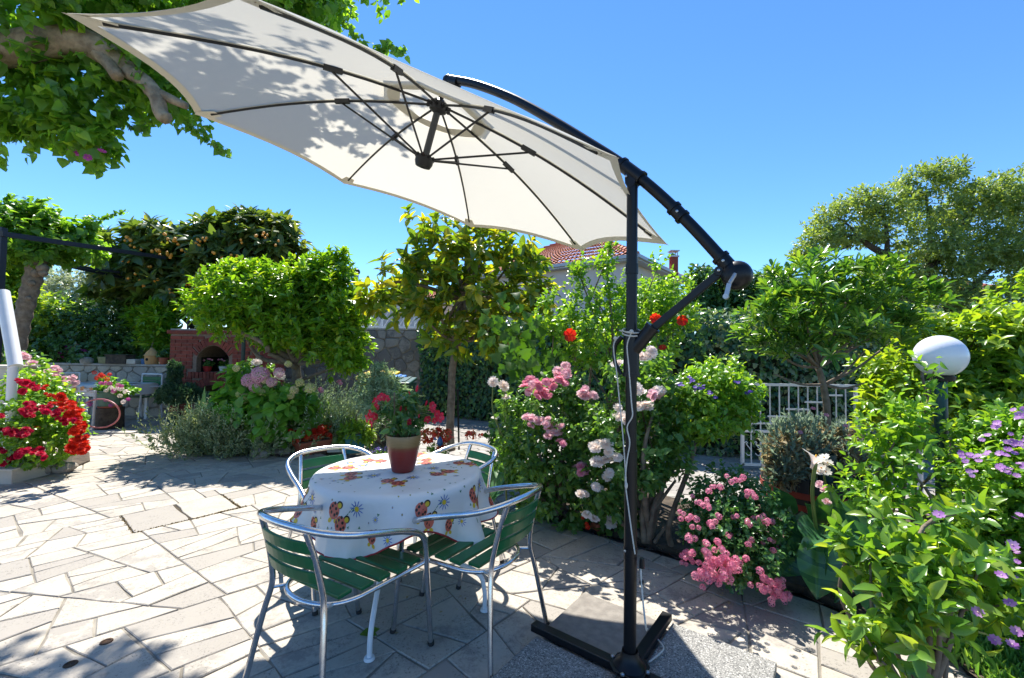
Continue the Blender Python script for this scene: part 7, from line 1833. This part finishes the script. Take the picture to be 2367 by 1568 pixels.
BL = [big_leaf(1, .36, L_calla, seed=s, wav=.045, curl=c) for s, c in ((1, .5), (2, .35), (3, .7), (4, .15))]
for i, (u, v, Y, d, n_, L) in enumerate(((1870, 1225, 2.75, (-.2, -.5, -.55), (-.3, -.5, .8), .27), (1905, 1200, 2.8, (.05, -.2, .8), (-.2, -.9, .3), .22), (1940, 1205, 2.8, (.5, -.2, .5), (-.1, -.9, .5), .20), (1815, 1180, 2.9, (-.35, -.2, .55), (-.3, -.9, .3), .20), (1835, 1190, 2.85, (-.2, -.3, -.5), (.1, -.9, .4), .24), (1905, 1235, 2.65, (-.5, -.45, .1), (0, -.3, 1), .30), (1950, 1230, 2.65, (.55, -.35, .05), (.1, -.4, .9), .28),
                                       (1890, 1265, 2.5, (-.25, -.35, -.75), (-.35, -.8, .5), .27), (1915, 1280, 2.5, (.15, -.3, -.9), (.2, -.95, .4), .26), (1955, 1320, 2.4, (.45, -.4, -.6), (.1, -.8, .6), .28), (1985, 1270, 2.45, (.5, -.2, -.6), (.1, -.9, .4), .30), (1850, 1270, 2.6, (-.5, -.25, -.35), (-.2, -.8, .5), .22), (1940, 1255, 2.6, (.2, .1, .6), (0, -.9, .3), .25), (1890, 1215, 2.8, (-.3, -.2, .5), (.1, -.95, .2), .18))):
    place('leaf', BL[i % 4], frame(P(u, v, Y), d, n_, L), ca2)
    calla_stem(ca2, [cq + [rng.normal() * .05, rng.normal() * .05, 0], (cq + P(u, v, Y)) / 2 + [0, 0, .06], P(u, v, Y)], .008)
calla_stem(ca2, [cq, P(1880, 1170, 2.6), P(1880, 1110, 2.55), P(1886, 1072, 2.52)], .010)
bloom('spathe', CALLA, P(1886, 1058, 2.52), .068, ca2, zd=(.25, -.1, 1), jit=.05, label='white calla flower')
wl_ = plant('white_bellflower', 'spike of white bell flowers, some withered, behind the calla flower', 'flowers', (P(1905, 1200, 2.85)[0], 2.85, 0))
calla_stem(wl_, [(P(1930, 1250, 2.85)[0], 2.85, 0), P(1915, 1160, 2.82), P(1905, 1100, 2.8), P(1900, 1050, 2.8)], .006)
for (u, v) in ((1892, 1065), (1905, 1058), (1912, 1070), (1898, 1082), (1908, 1090), (1890, 1090)): bloom('white_flower', FL_W, P(u, v, 2.72), .034, wl_)
for (u, v) in ((1893, 1120), (1905, 1130), (1912, 1160)): bloom('withered_flower', ROSE_PP, P(u, v, 2.72), .026, wl_)

# ---------------- right hand shrubs
s1 = plant('lamp_shrub', 'loose leafy shrub growing up in front of the green lamp post', 'shrub', (P(2100, 1250, 2.6)[0], 2.6, 0))
sl_ = [lobe(2152, 900, 2.5, 14, 40, .08), lobe(2162, 850, 2.5, 16, 14, .06), lobe(2090, 940, 2.6, 35, 45, .2), lobe(2085, 990, 2.5, 30, 45, .18), lobe(2050, 1000, 2.6, 45, 45, .22), lobe(2075, 1060, 2.5, 42, 50, .22), lobe(2050, 1090, 2.55, 40, 40, .22), lobe(2070, 1150, 2.4, 50, 40, .22), lobe(2020, 1150, 2.45, 45, 45, .25)]
crown(s1, sl_, 150, L_hib, 'oval', stem=.2, k=9, L=.06, spread=1.0, upb=.5, droop=.1, w=.68, gap=.4, gf=5.5)
wood(s1, (P(2100, 1250, 2.6)[0], 2.6, 0), sl_, .014, .004, M_bark)
s2 = plant('light_green_shrub', 'tall light green shrub with pointed leaves behind the globe lamp', 'shrub', (P(2290, 1000, 3.9)[0], 3.9, 0))
sl2_ = [lobe(2230, 800, 4.0, 45, 60, .3), lobe(2290, 780, 4.0, 55, 60, .35), lobe(2350, 800, 4.0, 50, 65, .35), lobe(2270, 740, 4.0, 18, 25, .12), lobe(2345, 740, 4.0, 22, 25, .15), lobe(2200, 760, 4.1, 40, 30, .25), lobe(2280, 870, 3.9, 70, 60, .4), lobe(2360, 890, 3.9, 60, 60, .4), lobe(2240, 930, 3.8, 60, 55, .35), lobe(2330, 950, 3.8, 70, 50, .4), lobe(2130, 770, 4.2, 40, 30, .25), lobe(2430, 850, 3.9, 70, 120, .4), lobe(2070, 860, 4.3, 60, 50, .3), lobe(2060, 940, 4.2, 70, 60, .3)]
crown(s2, sl2_, 1250, L_bright, 'oval', stem=.13, k=7, L=.105, spread=1.1, upb=.7, droop=.12, w=.6, gap=.2, gf=4)
wood(s2, (P(2290, 1000, 3.9)[0], 3.9, 0), sl2_, .02, .005, M_bark)
s3 = plant('purple_flower_shrub', 'shrub with mauve-purple blossoms along the right edge', 'shrub', (P(2330, 1300, 2.4)[0], 2.4, 0))
sl3_ = [lobe(2290, 1020, 2.6, 50, 45, .3), lobe(2340, 1000, 2.5, 50, 60, .3), lobe(2300, 1110, 2.4, 70, 60, .3), lobe(2360, 1120, 2.3, 50, 80, .3), lobe(2295, 1180, 2.4, 50, 60, .3), lobe(2330, 1230, 2.3, 65, 70, .3), lobe(2270, 1300, 2.3, 60, 60, .3), lobe(2350, 1350, 2.2, 50, 80, .3), lobe(2420, 1150, 2.3, 60, 200, .35), lobe(2300, 1090, 2.6, 30, 50, .2)]
crown(s3, sl3_, 1200, L_hib, 'oval', stem=.12, k=7, L=.052, spread=1.05, upb=.5, droop=.1, w=.75, gap=.15, gf=5)
wood(s3, (P(2330, 1300, 2.4)[0], 2.4, 0), sl3_, .016, .004, M_bark)
blooms_at('purple_flower', FL_PURP, ((2340, 1020), (2350, 1030), (2330, 1035), (2360, 1015), (2320, 1085), (2325, 1045), (2310, 1080), (2335, 1090), (2240, 1060), (2225, 1055), (2285, 1050), (2280, 1010), (2300, 985), (2360, 1080), (2265, 1065), (2330, 1280), (2350, 1300), (2355, 1340), (2240, 1090), (2360, 960), (2345, 945), (2165, 1192), (2355, 1190)), s3, 10, 3, .0145, 2.08, dY=.1)
# foreground shrub
fb_ = np.array([P(2130, 1560, 1.75)[0], 1.75, 0])
fs = plant('foreground_shrub', 'large glossy green shrub filling the lower right corner, nearest the camera', 'shrub', fb_)
fl_ = [lobe(2080, 1240, 1.95, 65, 60, .16), lobe(2150, 1220, 1.95, 60, 55, .16), lobe(2010, 1290, 1.9, 45, 50, .14), lobe(2110, 1310, 1.85, 75, 60, .18), lobe(2190, 1290, 1.85, 65, 60, .18), lobe(2040, 1370, 1.8, 70, 55, .16), lobe(2130, 1390, 1.75, 75, 60, .18), lobe(2215, 1350, 1.75, 50, 45, .16), lobe(2060, 1450, 1.75, 70, 50, .15), lobe(2110, 1450, 1.7, 40, 45, .14), lobe(2000, 1470, 1.75, 45, 40, .12), lobe(2040, 1530, 1.7, 60, 40, .13), lobe(2270, 1300, 1.85, 40, 40, .12), lobe(2310, 1400, 1.75, 35, 35, .12), lobe(1975, 1240, 2.0, 25, 25, .1), lobe(2230, 1180, 2.0, 30, 35, .1)]
crown(fs, fl_, 118, L_fore, 'oval', stem=.19, k=9, L=.085, spread=.95, upb=.5, droop=.12, w=.62, shell=(.3, 1.12), gap=.3, gf=6, parts=300)
wood(fs, fb_, fl_, .014, .004, M_bark)
for (u, v) in ((2340, 1260), (2315, 1330), (2260, 1415), (2300, 1480), (2340, 1490), (2170, 1190), (2350, 1460), (2335, 1395)):
    bloom('purple_flower', FL_PURP, P(u, v, 1.62), .019, fs)
# grass in the corner
gr = MB(); k_ = 9000
gxy = np.stack([rng.uniform(2.05, 3.6, k_), rng.uniform(1.35, 2.5, k_)], 1)
k_ = len(gxy); gp_ = np.concatenate([gxy, np.full((k_, 1), .0)], 1)
sheet('lawn', [(2.05, 1.2), (3.8, 1.2), (3.8, 2.6), (2.05, 2.6)], .030, M_soil)
gp_[:, 2] = .028
o = foliage('grass', gp_, rng.normal(size=(k_, 3)) * .45 + [0, 0, 1], rng.normal(size=(k_, 3)), .07 * rng.uniform(.5, 1.3, k_), 'needle', L_grass, None, .14, kindtag='stuff')
o['label'] = 'bright green lawn grass in the bottom right corner'

# ---------------- pot with mandevilla on the table
pz = TZ + .004; pq = np.array([P(930, 1085, 2.545)[0], 2.56, pz])
po = thing('flower_pot', 'glazed pot, tan rim above dark red, standing on the ladybird tablecloth', 'pot', pq)
m_pot, n, o = newmat('pot_glaze'); b = ND(n, 'ShaderNodeBsdfPrincipled'); n.links.new(b.outputs[0], o.inputs[0]); b.inputs['Roughness'].default_value = .32
ge_ = ND(n, 'ShaderNodeNewGeometry'); sx_ = ND(n, 'ShaderNodeSeparateXYZ'); n.links.new(ge_.outputs['Position'], sx_.inputs[0])
tn = ND(n, 'ShaderNodeTexNoise'); tn.inputs['Scale'].default_value = 60; n.links.new(ge_.outputs['Position'], tn.inputs['Vector'])
ad = ND(n, 'ShaderNodeMath', operation='MULTIPLY_ADD'); ad.inputs[1].default_value = .012; n.links.new(tn.outputs[0], ad.inputs[0]); n.links.new(sx_.outputs[2], ad.inputs[2])
mr = ND(n, 'ShaderNodeMapRange'); mr.inputs[1].default_value = pz; mr.inputs[2].default_value = pz + .212; n.links.new(ad.outputs[0], mr.inputs[0])
r = ramp(n, [(0, (.21, .022, .016)), (.60, (.25, .027, .018)), (.70, (.23, .07, .025)), (.76, (.27, .16, .06)), (1, (.31, .19, .075))]); n.links.new(mr.outputs[0], r.inputs[0])
wv = ND(n, 'ShaderNodeTexWave', bands_direction='Z'); wv.inputs['Scale'].default_value = 38; wv.inputs['Distortion'].default_value = 1.5; n.links.new(ge_.outputs['Position'], wv.inputs['Vector'])
mxx = ND(n, 'ShaderNodeMix', data_type='RGBA', blend_type='MULTIPLY'); mxx.inputs[0].default_value = .25; n.links.new(r.outputs[0], mxx.inputs[6]); n.links.new(wv.outputs[0], mxx.inputs[7]); n.links.new(mxx.outputs[2], b.inputs['Base Color'])
k = MB(); k.lathe([(.001, 0), (.058, 0), (.063, .004), (.075, .05), (.086, .10), (.093, .15), (.098, .151), (.100, .205), (.098, .212), (.093, .210), (.090, .17), (.001, .168)], pq, 36); k.build('body', m_pot, po, smooth=True, sharp=45)
k = MB(); k.lathe([(.001, .176), (.09, .174)], pq, 20); k.build('soil', M_soil, po)
md = plant('mandevilla', 'mandevilla with red trumpet flowers growing in the glazed pot on the table', 'plant', pq + [0, 0, .175])
Yq = pq[1]
mdl = [lobe(930, 960, Yq, 38, 32, .10), lobe(905, 975, Yq, 28, 26, .08), lobe(955, 970, Yq, 30, 28, .08), lobe(930, 930, Yq, 32, 20, .08), lobe(890, 950, Yq, 22, 18, .06), lobe(975, 960, Yq, 22, 14, .06), lobe(940, 990, Yq, 22, 16, .06), lobe(950, 922, Yq, 14, 14, .05)]
crown(md, mdl, 95, L_mand, 'oval', stem=.035, k=5, L=.052, spread=1.1, upb=.5, droop=.2, w=.72, shell=(.3, 1.08), parts=300)
wood(md, pq + [0, 0, .175], mdl, .006, .0025, M_stem)
k = MB(); k.tube([pq + [-.05, -.02, .17], pq + [-.055, -.02, .46]], .004, 6); k.build('stake', M_bark, md)
for (u, v, s, d) in ((848, 968, .030, (-.8, -.5, -.2)), (858, 978, .026, (-.6, -.6, -.3)), (855, 958, .030, (-.7, -.6, .1)), (866, 963, .026, (-.2, -.9, .1)), (868, 928, .026, (-.6, -.7, .2)), (882, 918, .028, (.1, -.8, .5)), (872, 940, .024, (-.5, -.8, -.2)), (893, 922, .024, (.6, -.7, .2)), (943, 975, .024, (0, -1, .1)), (938, 980, .02, (-.2, -1, -.2)), (1000, 945, .030, (.8, -.4, .4)), (1010, 957, .026, (.8, -.5, -.1)), (1018, 965, .032, (.8, -.6, .1)), (988, 970, .024, (.4, -.8, -.2)), (1005, 972, .022, (.6, -.7, -.3)), (1000, 938, .026, (.7, -.6, .3))):
    c = pq + np.array([0, 0, .36]); p_ = P(u, v, Yq - .04); bloom('trumpet_flower', TRUMP, p_, s, md, zd=d, jit=.15)
    k = MB(); k.tube(catmull([p_ - nrm(d) * s * 1.2, p_ * .5 + c * .5, c], 4), .0018, 4); k.build('flower_stalk', M_stem, md)
budm = _mesh(MB().lathe([(.001, 0), (.16, .3), (.14, .7), (.001, 1.0)], n=7), F_mandv, 'flower_bud')
for (u, v, s) in ((962, 908, .05), (946, 920, .045), (925, 952, .04), (938, 950, .045), (983, 940, .04), (862, 975, .03), (968, 968, .03)): bloom('flower_bud', budm, P(u, v, Yq - .03), s, md, zd=(.15, -.1, 1), jit=.3)
# fallen leaf on the paving
q = G(832, 1470, .004); flf = leaf_mesh('fallen_leaf', 'lance', L_fore, 1.5, .13); o = place('fallen_leaf', flf, frame(q, [.9, .45, .0], [0, -.2, 1], 1.0)); tag(o, 'single green fallen leaf on the paving between the table legs', 'leaf')
# litter of petals on the driveway edge and patio
pt_n = 260; lit = []
for (u, v, k_, s_) in ((1440, 1240, 60, 26), (1560, 1260, 40, 30), (1700, 1370, 50, 40), (100, 1105, 40, 30), (1000, 1400, 20, 120), (600, 1075, 30, 60)):
    for i in range(k_): lit.append(G(u + rng.normal() * s_, v + rng.normal() * s_ * .5, .003))
lit = np.array(lit); o = foliage('leaf_litter', lit, rng.normal(size=(len(lit), 3)) * [1, 1, .1], rng.normal(size=(len(lit), 3)) * .2 + [0, 0, 1], .018 * rng.uniform(.5, 1.4, len(lit)), 'dia', L_dry, None, 1.0, kindtag='stuff'); o['label'] = 'dry leaf and petal litter scattered on the paving'
